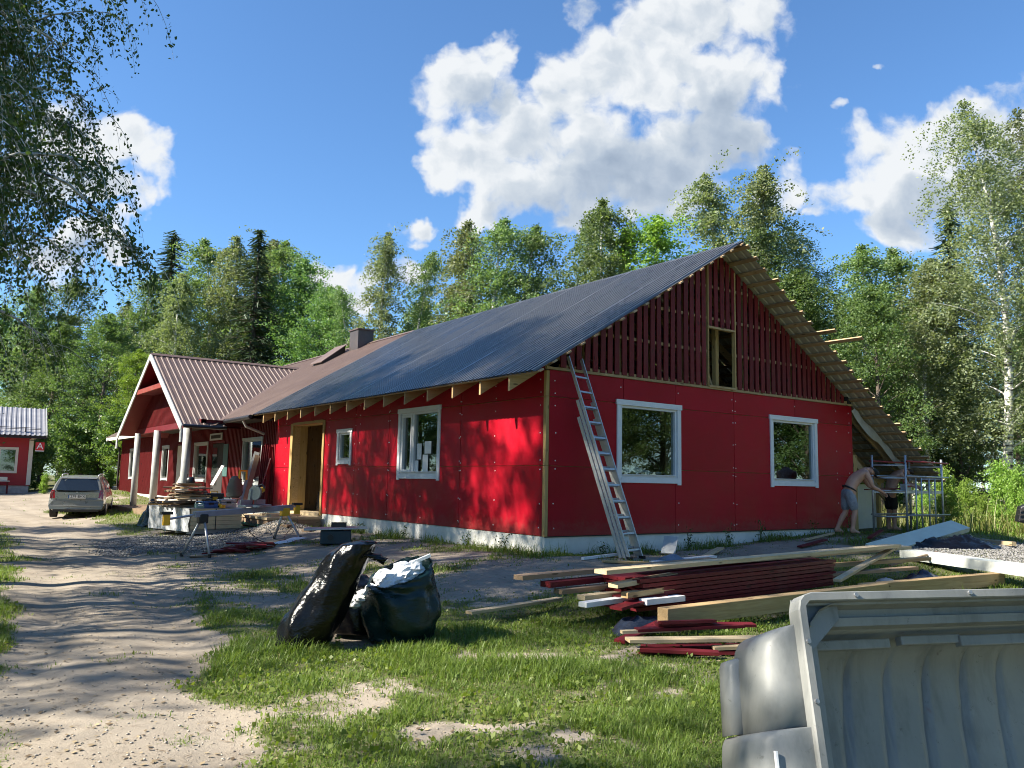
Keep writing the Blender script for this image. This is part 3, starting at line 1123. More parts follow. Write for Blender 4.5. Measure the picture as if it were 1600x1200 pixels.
def wave_sheet(y0, y1, pitch, amp, prof, xa, za, xb, zb, lift):
    """ribbed sheet between line (xa,za) and (xb,zb), ribs across y"""
    nper = max(1, int(round((y1 - y0) / pitch)))
    pts = []
    for i in range(nper):
        for (t, h) in prof:
            pts.append((y0 + (i + t) * (y1 - y0) / nper, h))
    pts.append((y1, prof[0][1]))
    n = Vector((-(zb - za), 0, xb - xa)).normalized()
    if n.z < 0:
        n = -n
    P = []
    for s in np.linspace(0, 1, 3):
        row = []
        for (y, h) in pts:
            o = n * (h * amp + lift)
            row.append((xa + (xb - xa) * s + o.x, y, za + (zb - za) * s + o.z))
        P.append(row)
    return MB().grid(P)


SINE = [(i / 10.0, 0.5 - 0.5 * math.cos(2 * math.pi * i / 10.0)) for i in range(10)]
WAVE = [(0.0, 0.0), (0.47, 0.0), (0.50, 1.0), (0.90, 1.0)]
TRAP = [(0.0, 0.0), (0.42, 0.0), (0.52, 1.0), (0.78, 1.0), (0.88, 0.0)]
ys = np.arange(OV, YN + 0.01, (YN - OV) / 13)
for i in range(13):
    lf = 0.0 if i % 2 else 0.004
    wave_sheet(ys[i], ys[i + 1] + (0.03 if i < 12 else 0), 0.130, 0.032, WAVE, EX - 0.02, EZ - 0.012, RX, RZ, lf).build('roof_sheet', M['roof_new'], house)
    wave_sheet(ys[i] + (0.05 if i == 0 else 0), ys[i + 1], 0.20, 0.022, TRAP, RX, RZ, REX, REZ, lf).build('roof_sheet', M['roof_under'], house)
mb = MB()
P = [[(RX + u, y, RZ + 0.032 - abs(u) * SL) for u in (-0.14, -0.05, 0.0, 0.05, 0.14)] for y in (OV, YN)]
mb.grid(P).build('ridge_cap', M['roof_new'], house)

# lean-to side under the long right slope: dark membrane, slack white film, timbers, pale board
lt = empty('lean_to', (0, 0, 0), parent=house)
MB().box(GW + 0.05, 12.2, 2.6, 2.65, -0.3, 3.4).build('membrane', M['dark'], lt)
P = []
for i in range(16):
    t = i / 15
    x = GW + 0.02 + 2.75 * t
    ztop = RZ - SL * (x - RX) - 0.12
    sag = 0.10 + 0.22 * abs(math.sin(t * 7.3)) * (1 - 0.5 * t)
    P.append([(x, -0.02 - 0.03 * math.sin(i * 1.7), ztop), (x + 0.02, -0.05 - 0.03 * math.sin(i * 2.3), ztop - sag * 0.5), (x - 0.01, -0.02 + 0.03 * math.cos(i), ztop - sag)])
MB().grid(P).build('film', M['greywhite'], lt, smooth=True)
MB().beam((GW + 0.02, 0.12, 2.0), (GW + 1.65, 0.12, 0.95), 0.05, 0.16, up=(0, 0, 1)).build('brace', M['wood'], lt)
MB().box(GW + 0.02, GW + 0.16, 0.0, 0.12, -0.1, 2.0).build('post', M['wood_z'], lt)
MB().box(GW + 0.75, GW + 0.87, 0.9, 1.02, -0.3, 1.5).build('post', M['wood_z'], lt)
MB().box(GW + 0.88, 12.0, 0.98, 1.02, 0.02, 1.32).build('pale_board', M['white'], lt)
MB().box(GW + 0.5, 12.1, 0.8, 0.9, 1.36, 1.5).build('beam', M['wood'], lt)
MB().box(12.0, 12.12, 0.9, 1.02, -0.3, 1.45).build('post', M['wood_z'], lt)
MB().box(GW + 0.6, 12.3, 0.7, 0.85, -0.15, 0.0).build('sole_plate', M['wood'], lt)

# ------------------------------------------------------------------ the old part of the house
old = empty('old_wing', (0, 0, 0), parent=house)
WY, WZ, WX = 20.0, 5.48, -2.06            # wing ridge y, height, outer tip
WEY, WSL = 15.35, 0.585                   # wing near eave
WEZ = WZ - WSL * (WY - WEY)
MB().box(0.012, 0.25, YN, YO - 0.02, -0.3, HP + 0.05).build('plinth', M['plinth'], old)
mb = MB()
for (a, b_, c, d) in cut_rects(YN, YO, HP + 0.05, 3.15, O_HOLES):
    mb.box(0.02, 0.15, a, b_, c, d)
y = YN + 0.05
while y < YO:                                   # cover strips of the board cladding
    for (a, b_, c, d) in cut_rects(y, y + 0.05, HP + 0.05, 3.15, [(h0 - 0.05, h1 + 0.05, k0 - 0.05, k1 + 0.05) for h0, h1, k0, k1 in O_HOLES]):
        mb.box(-0.004, 0.021, a, b_, c, d)
    y += 0.14
mb.build('wall', M['redboard'], old)
MB().box(0.02, 8.0, YO - 0.1, YO, 0.0, 3.1).build('end_wall', M['redboard'], old)
for (h0, h1, k0, k1) in O_HOLES:
    if k0 > 0.5:
        mul = (h0 + h1) / 2 if h1 - h0 > 1.2 else None
        window('window', 'x', h0 - 0.06, h1 + 0.06, k0 - 0.06, k1 + 0.06, trim=0.08, mull=None, parent=old, mat='greywhite')
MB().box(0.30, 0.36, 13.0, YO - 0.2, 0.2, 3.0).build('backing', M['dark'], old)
# doors
d1 = empty('door', (0, 0, 0), parent=old)
MB().box(0.0, 0.05, 22.02, 22.84, 0.2, 2.38).build('leaf', M['cream'], d1)
MB().box(0.0, 0.05, 22.86, 23.68, 0.2, 2.38).build('leaf', M['cream'], d1)
d2 = empty('door', (0, 0, 0), parent=old)
MB().box(0.02, 0.06, 17.8, 19.05, 0.2, 2.34).build('leaf', M['dark'], d2)
MB().box(-0.01, 0.03, 18.4, 18.95, 0.9, 2.2).build('light', M['glass'], d2)
d3 = MB().box(-0.02, 0.02, 17.2, 17.7, 1.2, 2.3).build('shutter', M_plain('teal_paint', (0.05, 0.12, 0.11), 0.6), old)
sg = MB().box(-0.05, -0.02, 17.85, 19.25, 2.46, 2.70).build('door_plate', M['greywhite'], old)
MB().box(-0.056, -0.051, 18.0, 19.1, 2.52, 2.64).build('lettering', M['dark'], sg)

# roof of the old part: trapezoid steel, clipped along the valley


def valley_x(y):
    """x on the main slope where the wing roof crosses it"""
    zw = WZ - WSL * abs(y - WY)
    return EX + (zw - EZ) / SL


def ribs(a0, a1, pitch):
    n = int(round((a1 - a0) / pitch))
    out = []
    for i in range(n):
        for (t, h) in TRAP:
            out.append((a0 + (i + t) * (a1 - a0) / n, h))
    out.append((a1, 0.0))
    return out


P = []
for (y, h) in ribs(YN + 0.02, YO + 0.4, 0.2):
    x0 = EX
    if WEY < y < 2 * WY - WEY:
        x0 = min(RX, max(EX, valley_x(y) - 0.05))
    P.append([(x_ + RN.x * h * 0.020, y, EZ + SL * (x_ - EX) + RN.z * h * 0.020) for x_ in (x0, (x0 + RX) / 2, RX)])
MB().grid(P).build('roof', M['roof_old'], old)
MB().add([(RX, YN, RZ), (RX, YO + 0.4, RZ), (REX - 3, YO + 0.4, RZ - SL * (REX - 3 - RX)), (REX - 3, YN, RZ - SL * (REX - 3 - RX))], [(0, 1, 2, 3)]).build('rear_roof', M['roof_old'], old)
for sgn in (-1, 1):
    P = []
    xin = EX + (WZ - EZ) / SL
    for (x, h) in ribs(WX, xin, 0.2):
        zz = EZ + SL * (x - EX)
        drop = max(0.0, min(WY - WEY, (WZ - zz) / WSL)) if x > EX else WY - WEY
        row = []
        for s in (0.0, 0.5, 1.0):
            yy = WY + sgn * drop * s
            n = Vector((0, sgn * WSL, 1)).normalized() * (h * 0.020)
            row.append((x, yy + n.y, WZ - WSL * drop * s + n.z))
        P.append(row)
    MB().grid(P).build('wing_roof', M['roof_old'], old)
P = [[(x, WY + u, WZ + 0.045 - abs(u) * WSL) for u in (-0.16, -0.05, 0, 0.05, 0.16)] for x in (WX - 0.02, EX + (WZ - EZ) / SL)]
MB().grid(P).build('ridge_cap', M['roof_old'], old)
P = [[(RX + u, y, RZ + 0.045 - abs(u) * SL) for u in (-0.16, -0.05, 0, 0.05, 0.16)] for y in (YN, YO + 0.4)]
MB().grid(P).build('ridge_cap', M['roof_old'], old)
va = Vector((valley_x(WEY), WEY, WEZ + 0.03))
vb = Vector((EX + (WZ - EZ) / SL, WY - 0.02, WZ + 0.02))
MB().beam(va, vb, 0.16, 0.012).build('valley_flashing', M['roof_old'], old)
# soffits, gutters, bargeboards
MB().add([(EX + 0.02, YN, EZ - 0.10), (0.1, YN, EZ - 0.10), (0.1, YO, EZ - 0.10), (EX + 0.02, YO, EZ - 0.10)], [(0, 1, 2, 3)]).build('soffit', M['dark'], old)
MB().box(EX - 0.0, EX + 0.03, WEY + 8.8, YO + 0.3, EZ - 0.16, EZ - 0.01).build('fascia', M['cream'], old)
MB().tube([(EX - 0.07, YN + 0.1, EZ - 0.05), (EX - 0.07, WEY - 0.1, EZ - 0.08)], 0.065, 8).build('gutter', M['black'], old)
MB().tube([(WX + 0.05, WEY - 0.07, WEZ - 0.04), (EX, WEY - 0.07, WEZ - 0.05)], 0.06, 8).build('gutter', M['black'], old)
MB().tube([(EX - 0.05, 13.6, EZ - 0.12), (EX + 0.05, 13.6, EZ - 0.3), (-0.08, 13.6, EZ - 0.5)], 0.04, 8).build('downpipe', M['greywhite'], old)
MB().tube([(EX - 0.02, YO - 0.3, EZ - 0.12), (-0.10, YO - 0.05, EZ - 0.5), (-0.10, YO - 0.05, 0.35), (-0.4, YO - 0.05, 0.2)], 0.05, 8).build('downpipe', M['dark'], old)
for sgn in (-1, 1):
    e = Vector((WX - 0.01, WY + sgn * (WY - WEY + 0.06), WEZ - 0.12))
    t = Vector((WX - 0.01, WY, WZ - 0.09))
    MB().beam(e, t, 0.04, 0.20, up=(0, 0, 1)).build('bargeboard', M['greywhite'], old)
    MB().box(WX - 0.03, WX + 0.01, e.y - 0.10, e.y + 0.10, e.z - 0.42, e.z - 0.02).build('bargeboard_end', M['greywhite'], old)
gx_in = -0.2
# boarded underside of the wing roof before the gable
for sgn in (-1, 1):
    q4 = [(x_, WY + sgn * d_, WZ - WSL * d_ - 0.07) for x_ in (WX + 0.03, gx_in) for d_ in (0.0, WY - WEY - 0.05)]
    MB().add([q4[0], q4[1], q4[3], q4[2]], [(0, 1, 2, 3)]).build('wing_soffit', M['redboard'], old)
# wing gable cladding
gxp = -1.42
mb = MB()
y = WEY + 0.1
while y < 2 * WY - WEY - 0.15:
    zt = WZ - WSL * abs(y + 0.06 - WY) - 0.1
    if zt > 3.0:
        mb.box(gxp, gxp + 0.03, y, y + 0.125, 2.98, zt)
        mb.box(gxp - 0.035, gxp + 0.002, y + 0.10, y + 0.145, 2.985, zt - 0.03)
    y += 0.13
mb.build('gable_cladding', M['redboard'], old)
MB().box(WX + 0.02, gxp - 0.03, WY - 1.75, WY + 1.75, 4.16, 4.32).build('tie_beam', M['redboard_x'], old)
MB().box(WX, WX + 0.10, WY - 1.8, WY + 1.8, 4.14, 4.30).build('tie_beam', M_wood('rust_red_beam', (0.26, 0.05, 0.035), (0.20, 0.035, 0.025), axis=1), old)
MB().box(gxp - 0.02, gxp + 0.14, WEY + 0.15, 2 * WY - WEY - 0.15, 2.78, 2.975).build('plate_beam', M['redboard_x'], old)
MB().add([(gxp, WEY + 0.1, 2.96), (0.0, WEY + 0.1, 2.96), (0.0, 2 * WY - WEY - 0.1, 2.96), (gxp, 2 * WY - WEY - 0.1, 2.96)], [(0, 1, 2, 3)]).build('porch_ceiling', M['redboard_x'], old)
MB().beam((gxp, WEY + 0.2, 2.87), (0.0, WEY + 0.2, 2.87), 0.1, 0.18).build('plate_beam', M['redboard_x'], old)
for (py, r0, r1) in ((23.3, 0.125, 0.11), (20.25, 0.13, 0.12), (16.35, 0.14, 0.13)):
    MB().tube([(-1.60, py, -0.25), (-1.60, py, 1.2), (-1.60, py, 2.78)], [r0, (r0 + r1) / 2, r1], 16).build('porch_post', M['greywhite'], old, smooth=True)
MB().box(-2.2, 0.0, 15.6, 24.3, -0.25, 0.02).build('porch_deck', M['wood_old'], old)
# chimney and roof hatch
ch = MB()
ch.box(4.10, 4.72, 16.15, 16.85, 5.5, 6.62)
chim = ch.build('chimney', M_plain('chimney_sheet', (0.085, 0.068, 0.062), 0.45, 0.2), old)
MB().box(4.06, 4.76, 16.1, 16.9, 6.62, 6.66).build('cap', M['roof_old'], chim)
hz = lambda x_: EZ + SL * (x_ - EX)
hat = MB()
hat.hexa([(3.25, 17.2, hz(3.25)), (4.1, 17.2, hz(4.1)), (4.1, 18.1, hz(4.1)), (3.25, 18.1, hz(3.25)),
          (3.25, 17.2, hz(3.25) + .10), (4.1, 17.2, hz(4.1) + .26), (4.1, 18.1, hz(4.1) + .26), (3.25, 18.1, hz(3.25) + .10)])
rh = hat.build('roof_hatch', M['black'], old)
MB().hexa([(3.15, 17.1, hz(3.15) + .11), (4.15, 17.1, hz(4.15) + .28), (4.15, 18.2, hz(4.15) + .28), (3.15, 18.2, hz(3.15) + .11),
           (3.15, 17.1, hz(3.15) + .14), (4.15, 17.1, hz(4.15) + .31), (4.15, 18.2, hz(4.15) + .31), (3.15, 18.2, hz(3.15) + .14)]).build('lid', M['roof_old'], rh)

# ------------------------------------------------------------------ the small red house on the left
LH = (-3.62, 37.1)
lh = empty('small_red_house', (LH[0], LH[1], 0.12), R(-4), 'small red house with grey ribbed roof and white corner board beyond the car', 'house')
mb = MB()
for (a, b_, c, d) in cut_rects(-7.0, 0.0, 0.42, 2.95, [(-2.75, -0.7, 1.15, 2.22)]):
    mb.box(a, b_, 0.0, 0.15, c, d)
mb.box(-7, -0.0, 4.0, 4.1, 0.42, 2.95).box(-7.1, -7.0, 0.0, 4.1, 0.42, 3.0).box(-0.15, 0.0, 0.15, 4.0, 0.42, 2.95)
mb.build('wall', M_plain('red_wall_paint', (0.34, 0.018, 0.025), 0.6, var=0.1), lh)
MB().box(-7.0, -0.03, 0.03, 4.0, -0.6, 0.42).build('plinth', M['concrete'], lh)
MB().box(-0.16, 0.03, -0.03, 0.0, 0.45, 2.75).build('corner_board', M['cream'], lh)
MB().box(0.0, 0.03, 0.0, 0.14, 0.45, 2.75).build('corner_board', M['dark'], lh)  # side face of the pale corner, coloured dark to stand for its shade
MB().box(-0.10, 0.12, -0.35, 0.0, 2.76, 2.9).build('eave_block', M['cream'], lh)
P = []
for (x_, h) in ribs(-7.3, 0.55, 0.22):
    P.append([(x_, -0.55, 2.92 + h * 0.03), (x_, 0.8, 3.72 + h * 0.03), (x_, 2.05, 4.45 + h * 0.03)])
MB().grid(P).build('roof', M['roof_grey'], lh)
MB().add([(-7.3, 2.05, 4.45), (0.55, 2.05, 4.45), (0.55, 4.6, 2.95), (-7.3, 4.6, 2.95)], [(0, 1, 2, 3)]).build('rear_roof', M['roof_grey'], lh)
MB().beam((0.56, -0.56, 2.90), (0.56, 2.05, 4.45), 0.04, 0.16).build('verge_board', M['greywhite'], lh)
MB().box(-7.3, 0.55, -0.56, -0.50, 2.78, 2.90).build('fascia', M['dark'], lh)
MB().add([(-7.3, -0.52, 2.8), (0.5, -0.52, 2.8), (0.5, 0.1, 2.8), (-7.3, 0.1, 2.8)], [(0, 1, 2, 3)]).build('soffit', M['cream'], lh)
MB().add([(0.0, 0.0, 2.9), (0.0, 4.1, 2.9), (0.0, 2.05, 4.3)], [(0, 1, 2)]).build('gable_end', M['redboard'], lh)
MB().add([(-7.05, 0.0, 2.9), (-7.05, 4.1, 2.9), (-7.05, 2.05, 4.3)], [(0, 1, 2)]).build('gable_end', M['redboard'], lh)
sgd = empty('snow_guard', (0, 0, 0), parent=lh)
for zz in (3.15, 3.22):
    MB().tube([(-7.2, -0.22, zz + 0.10), (0.3, -0.22, zz + 0.10)], 0.015, 6).build('rail', M['dark'], sgd)
for xx in (-6, -4.6, -3.2, -1.8, -0.4):
    MB().box(xx, xx + 0.04, -0.30, -0.18, 3.08, 3.34).build('bracket', M['dark'], sgd)
wn = empty('window', (0, 0, 0), parent=lh)
mb = MB()
mb.box(-2.85, -0.60, -0.04, 0.0, 2.20, 2.32).box(-2.85, -2.73, -0.04, 0.0, 1.15, 2.2).box(-0.72, -0.60, -0.04, 0.0, 1.15, 2.2).box(-2.85, -0.60, -0.05, 0.0, 1.03, 1.15).box(-1.48, -1.36, -0.035, 0.02, 1.15, 2.2)
mb.build('frame', M['cream'], wn)
MB().box(-2.75, -1.46, 0.03, 0.04, 1.15, 2.2).build('pane', M['glass'], wn)
MB().box(-1.38, -0.7, 0.03, 0.04, 1.15, 2.2).build('pane', M['glass'], wn)
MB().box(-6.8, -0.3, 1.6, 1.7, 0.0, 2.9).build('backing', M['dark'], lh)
# ------------------------------------------------------------------ trees


def leaf_mesh(name, C, size, mat, rng, droop=0.0, aspect=0.62, down=None):
    """C (n,3) leaf centres -> folded rhombus leaves"""
    n = len(C)
    d = rng.normal(size=(n, 3))
    if down is not None:
        d = d * 0.7 + np.array([0, 0, -1.0]) * down
    d /= np.linalg.norm(d, axis=1)[:, None] + 1e-9
    t = rng.normal(size=(n, 3))
    s = np.cross(d, t)
    s /= np.linalg.norm(s, axis=1)[:, None] + 1e-9
    nn = np.cross(s, d)
    L = size * rng.uniform(0.65, 1.25, size=(n, 1))
    W = L * aspect * 0.5
    p0 = C - d * L * 0.5
    p2 = C + d * L * 0.5
    p1 = C + s * W + nn * W * 0.35
    p3 = C - s * W + nn * W * 0.35
    V = np.stack([p0, p1, p2, p3], 1).reshape(-1, 3)
    F = np.arange(4 * n).reshape(-1, 4)
    return np_mesh(name, V, F, mat)


def make_tree(seed, H, cb, Wc, nbr, ntw, nlv, size, leafmat, barkmat, droop=0.8, r0=0.16, elev=50, prof='oval', twig_len=0.9, twigs=False, spread=0.10, wob=0.25, gap=0.0):
    """branching tree; returns (trunk mesh, crown mesh). crown base fraction cb, half width Wc"""
    rng = np.random.default_rng(seed)
    ph = rng.uniform(0, 6.28, 2)

    def trunk_at(t):
        return np.array([wob * math.sin(ph[0] + 2.3 * t) * t * 1.3, wob * math.sin(ph[1] + 1.9 * t) * t * 1.3, H * t])
    mb = MB()
    ts = np.linspace(0, 0.955, 12)
    mb.tube([trunk_at(t) for t in ts], [r0 * ((1 - t) ** 0.85) * (1.25 if t == 0 else 1) + 0.004 for t in ts], 8)
    leaves = []
    for i in range(nbr):
        t = cb + (0.985 - cb) * ((i + rng.uniform(0, 1)) / nbr)
        u = (t - cb) / (1 - cb)
        if prof == 'oval':
            L = Wc * (0.35 + 0.75 * math.sin(math.pi * min(1, u * 0.95 + 0.13))) * (1 - u ** 2) ** 0.8 + 0.18
        elif prof == 'cone':
            L = Wc * (1 - u) ** 0.8 + 0.25
        elif prof == 'spire':
            L = Wc * (1 - u * 0.75) * (0.7 + 0.3 * math.sin(math.pi * u)) + 0.2
        else:
            L = Wc * math.sqrt(max(0.02, 1 - (2 * u - 0.85) ** 2 / 1.4)) + 0.2
        L *= rng.uniform(0.38, 1.42)
        if rng.random() < gap:
            continue
        az = i * 2.39996 + rng.uniform(-0.5, 0.5)
        el = R(elev * (0.75 + 0.5 * u) + rng.uniform(-14, 14))
        dirh = np.array([math.cos(az), math.sin(az), 0])
        p = trunk_at(t * 0.97)
        pts = [p]
        nseg = 6
        e = el
        for k in range(nseg):
            e -= droop * 0.30 * (k / nseg + 0.25) * (1.15 - 0.7 * u) + rng.uniform(-0.12, 0.12)
            az2 = az + rng.uniform(-0.25, 0.25)
            dv = np.array([math.cos(az2) * math.cos(e), math.sin(az2) * math.cos(e), math.sin(e)])
            p = p + dv * L / nseg
            pts.append(p)
        rb = max(0.012, r0 * 0.32 * (1 - t) ** 0.6)
        mb.tube(pts, [rb * (1 - 0.85 * k / nseg) for k in range(nseg + 1)], 4, cap=False)
        pts = np.array(pts)
        for j in range(ntw):
            s = rng.uniform(0.18, 1.0) ** 0.8 * nseg
            k = min(nseg - 1, int(s))
            q = pts[k] + (pts[k + 1] - pts[k]) * (s - k)
            dv = rng.normal(size=3)
            dv[2] = abs(dv[2]) * 0.3 * (1 - droop) + rng.uniform(-0.1, 0.4)
            dv += dirh * 0.6
            dv /= np.linalg.norm(dv)
            tl = twig_len * rng.uniform(0.35, 1.55)
            m = 6
            tw = [q]
            for k2 in range(m):
                dv = dv + np.array([0, 0, -droop * 0.42])
                dv = dv / np.linalg.norm(dv)
                q = q + dv * tl / m
                tw.append(q)
            tw = np.array(tw)
            if twigs:
                mb.tube(tw, [0.006 * (1 - 0.8 * k2 / m) for k2 in range(m + 1)], 3, cap=False)
            nl = max(1, int(nlv * rng.uniform(0.6, 1.4)))
            s2 = rng.uniform(0.1, 1.0, nl) * m
            k2 = np.minimum(m - 1, s2.astype(int))
            c = tw[k2] + (tw[k2 + 1] - tw[k2]) * (s2 - k2)[:, None]
            leaves.append(c + rng.normal(size=(nl, 3)) * spread)
    for i in range(26):                              # leafy leader
        t = rng.uniform(0.90, 0.995)
        leaves.append(trunk_at(t) + rng.normal(size=(nlv // 2 + 4, 3)) * np.array([0.10, 0.10, 0.07]) * (0.5 + (1 - t) * 12) * H / 10)
    C = np.concatenate(leaves)
    crown = leaf_mesh('crown', C, size, leafmat, rng, down=0.55 if droop > 0.5 else 0.15)
    return mb.mesh('trunk', barkmat, True), crown


def make_spruce(seed, H, Wc, leafmat, size=0.30):
    rng = np.random.default_rng(seed)
    mb = MB()
    mb.tube([(0, 0, 0), (0.03, 0.02, H * 0.5), (0, 0, H)], [0.17, 0.10, 0.012], 8)
    Cs, Ds = [], []
    z = H * 0.04
    while z < H * 0.985:
        u = z / H
        L0 = Wc * (1 - u) ** 0.85 + 0.12
        nb_ = 7 if u < 0.8 else 5
        off = rng.uniform(0, 6.28)
        for b in range(nb_):
            az = off + b * 2 * math.pi / nb_ + rng.uniform(-0.3, 0.3)
            L = L0 * rng.uniform(0.7, 1.2)
            dh = np.array([math.cos(az), math.sin(az), 0])
            sd = np.array([-math.sin(az), math.cos(az), 0])
            st = np.array([0, 0, z + rng.uniform(-0.1, 0.1)])
            pts = [st + dh * L * s + np.array([0, 0, -L * 0.42 * s + L * 0.26 * s * s + (0.25 * s if u > .75 else 0)]) for s in np.linspace(0, 1, 5)]
            if L > 0.5:
                mb.tube(pts, [0.022 * (1 - 0.8 * s) for s in np.linspace(0, 1, 5)], 3, cap=False)
            n = int(8 + L * 13)
            s = rng.uniform(0.12, 1.0, n)
            k = np.minimum(3, (s * 4).astype(int))
            P = np.array(pts)
            c = P[k] + (P[k + 1] - P[k]) * (s * 4 - k)[:, None]
            side = rng.uniform(-1, 1, n)
            wdt = 0.34 * L * (1.05 - s) + 0.08
            c = c + sd * (side * wdt)[:, None] + np.array([0, 0, -1.0]) * (np.abs(side) * wdt * 0.35 + rng.uniform(0, 0.12, n))[:, None]
            d = dh * 0.8 + sd * (side * 0.9)[:, None] + np.array([0, 0, -0.35]) + rng.normal(size=(n, 3)) * 0.2
            Cs.append(c)
            Ds.append(d)
        z += rng.uniform(0.22, 0.36) * (0.6 + 0.6 * (1 - u))
    C = np.concatenate(Cs)
    d = np.concatenate(Ds)
    d /= np.linalg.norm(d, axis=1)[:, None]
    n = len(C)
    t = rng.normal(size=(n, 3)) * 0.4 + np.array([0, 0, 1.0])
    s = np.cross(d, t)
    s /= np.linalg.norm(s, axis=1)[:, None]
    L = size * rng.uniform(0.6, 1.3, (n, 1))
    V = np.stack([C - d * L * .5 - s * L * .10, C - d * L * .5 + s * L * .10, C + d * L * .5 + s * L * .03, C + d * L * .5 - s * L * .03], 1).reshape(-1, 3)
    crown = np_mesh('crown', V, np.arange(4 * n).reshape(-1, 4), leafmat)
    return mb.mesh('trunk', M['bark'], True), crown


# prototypes, 10 m tall (scaled when placed)
PROTO = {}
PROTO['birch_a'] = make_tree(1, 10, 0.20, 1.50, 46, 9, 60, 0.082, M['leaf_grey'], M['birch_bark'], 0.9, 0.10, 66, 'oval', 0.95, spread=0.07, gap=0.12, wob=0.4)
PROTO['birch_b'] = make_tree(2, 10, 0.26, 1.35, 46, 8, 60, 0.080, M['leaf_grey'], M['birch_bark'], 0.6, 0.09, 72, 'oval', 0.85, spread=0.07, gap=0.15, wob=0.4)
PROTO['birch_c'] = make_tree(3, 10, 0.14, 1.85, 50, 9, 62, 0.084, M['leaf_birch'], M['birch_bark'], 0.5, 0.10, 66, 'oval', 0.85, spread=0.08, gap=0.12, wob=0.4)
PROTO['birch_d'] = make_tree(8, 10, 0.32, 1.20, 36, 7, 48, 0.080, M['leaf_birch'], M['birch_bark'], 0.55, 0.08, 68, 'oval', 0.75, spread=0.075, gap=0.22, wob=0.5)
PROTO['birch_big'] = make_tree(30, 10, 0.18, 1.40, 60, 11, 60, 0.058, M['leaf_grey'], M['birch_bark'], 1.0, 0.09, 64, 'oval', 1.25, spread=0.06, gap=0.16, wob=0.5)
PROTO['aspen_a'] = make_tree(4, 10, 0.12, 1.95, 50, 10, 58, 0.090, M['leaf_aspen'], M['bark'], 0.12, 0.12, 60, 'oval', 0.75, spread=0.09, gap=0.12, wob=0.4)
PROTO['aspen_b'] = make_tree(5, 10, 0.06, 2.3, 54, 10, 56, 0.095, M['leaf_aspen'], M['bark'], 0.2, 0.13, 52, 'oval', 0.75, spread=0.10, gap=0.1, wob=0.4)
PROTO['ash'] = make_tree(6, 10, 0.12, 1.9, 46, 9, 56, 0.092, M['leaf_bright'], M['bark'], 0.15, 0.11, 62, 'oval', 0.75, spread=0.09, gap=0.12, wob=0.4)
PROTO['birch_thin'] = make_tree(15, 10, 0.30, 1.75, 36, 9, 38, 0.085, M['leaf_birch'], M['birch_bark'], 0.5, 0.10, 52, 'oval', 0.75, spread=0.10, gap=0.30)
PROTO['spruce_a'] = make_spruce(7, 10, 1.65, M['needle'])
PROTO['spruce_b'] = make_spruce(9, 10, 1.25, M['needle'])
PROTO['bush'] = make_tree(10, 2.6, 0.04, 1.05, 26, 10, 26, 0.11, M['leaf_bright'], M['bark'], 0.1, 0.03, 58, 'round', 0.45, spread=0.09)
PROTO['bush_dark'] = make_tree(12, 2.6, 0.02, 1.25, 28, 10, 28, 0.12, M['leaf_aspen'], M['bark'], 0.15, 0.03, 50, 'round', 0.45, spread=0.10)


def place_tree(kind, x, y, H, wscale, label, group, name='tree', cat='tree', rz=None):
    base = 2.6 if kind.startswith('bush') else 10.0
    s = H / base
    o = empty(name, (x, y, gz(x, y) - 0.05), rnd.uniform(0, 6.28) if rz is None else rz, label, cat, group)
    o.scale = (s * wscale, s * wscale, s)
    add_mesh('trunk', PROTO[kind][0], o)
    add_mesh('crown', PROTO[kind][1], o)
    return o


def at_depth(px, depth):
    """ground point seen at horizon level in picture column px, at a given depth"""
    hy = 742.6 + (px - 100) * 0.0193
    v = pix_dir(px, hy)
    p = CAM_POS + v * depth
    return p.x, p.y


def top_h(px, ytop, depth):
    v = pix_dir(px, ytop)
    p = CAM_POS + v * depth
    return p.z - gz(p.x, p.y)


NICE = {'birch_a': ('birch_tree', 'weeping silvery birch'), 'birch_b': ('birch_tree', 'slender silvery birch'), 'birch_c': ('birch_tree', 'full green birch'), 'birch_d': ('birch_tree', 'thin long stemmed birch'),
        'birch_thin': ('birch_tree', 'thin birch'), 'birch_big': ('birch_tree', 'huge weeping birch'), 'aspen_a': ('broadleaf_tree', 'dense green broadleaf tree'), 'aspen_b': ('broadleaf_tree', 'wide dark broadleaf tree'), 'ash': ('broadleaf_tree', 'bright yellow green broadleaf tree'),
        'spruce_a': ('spruce_tree', 'dark spruce'), 'spruce_b': ('spruce_tree', 'narrow dark spruce')}
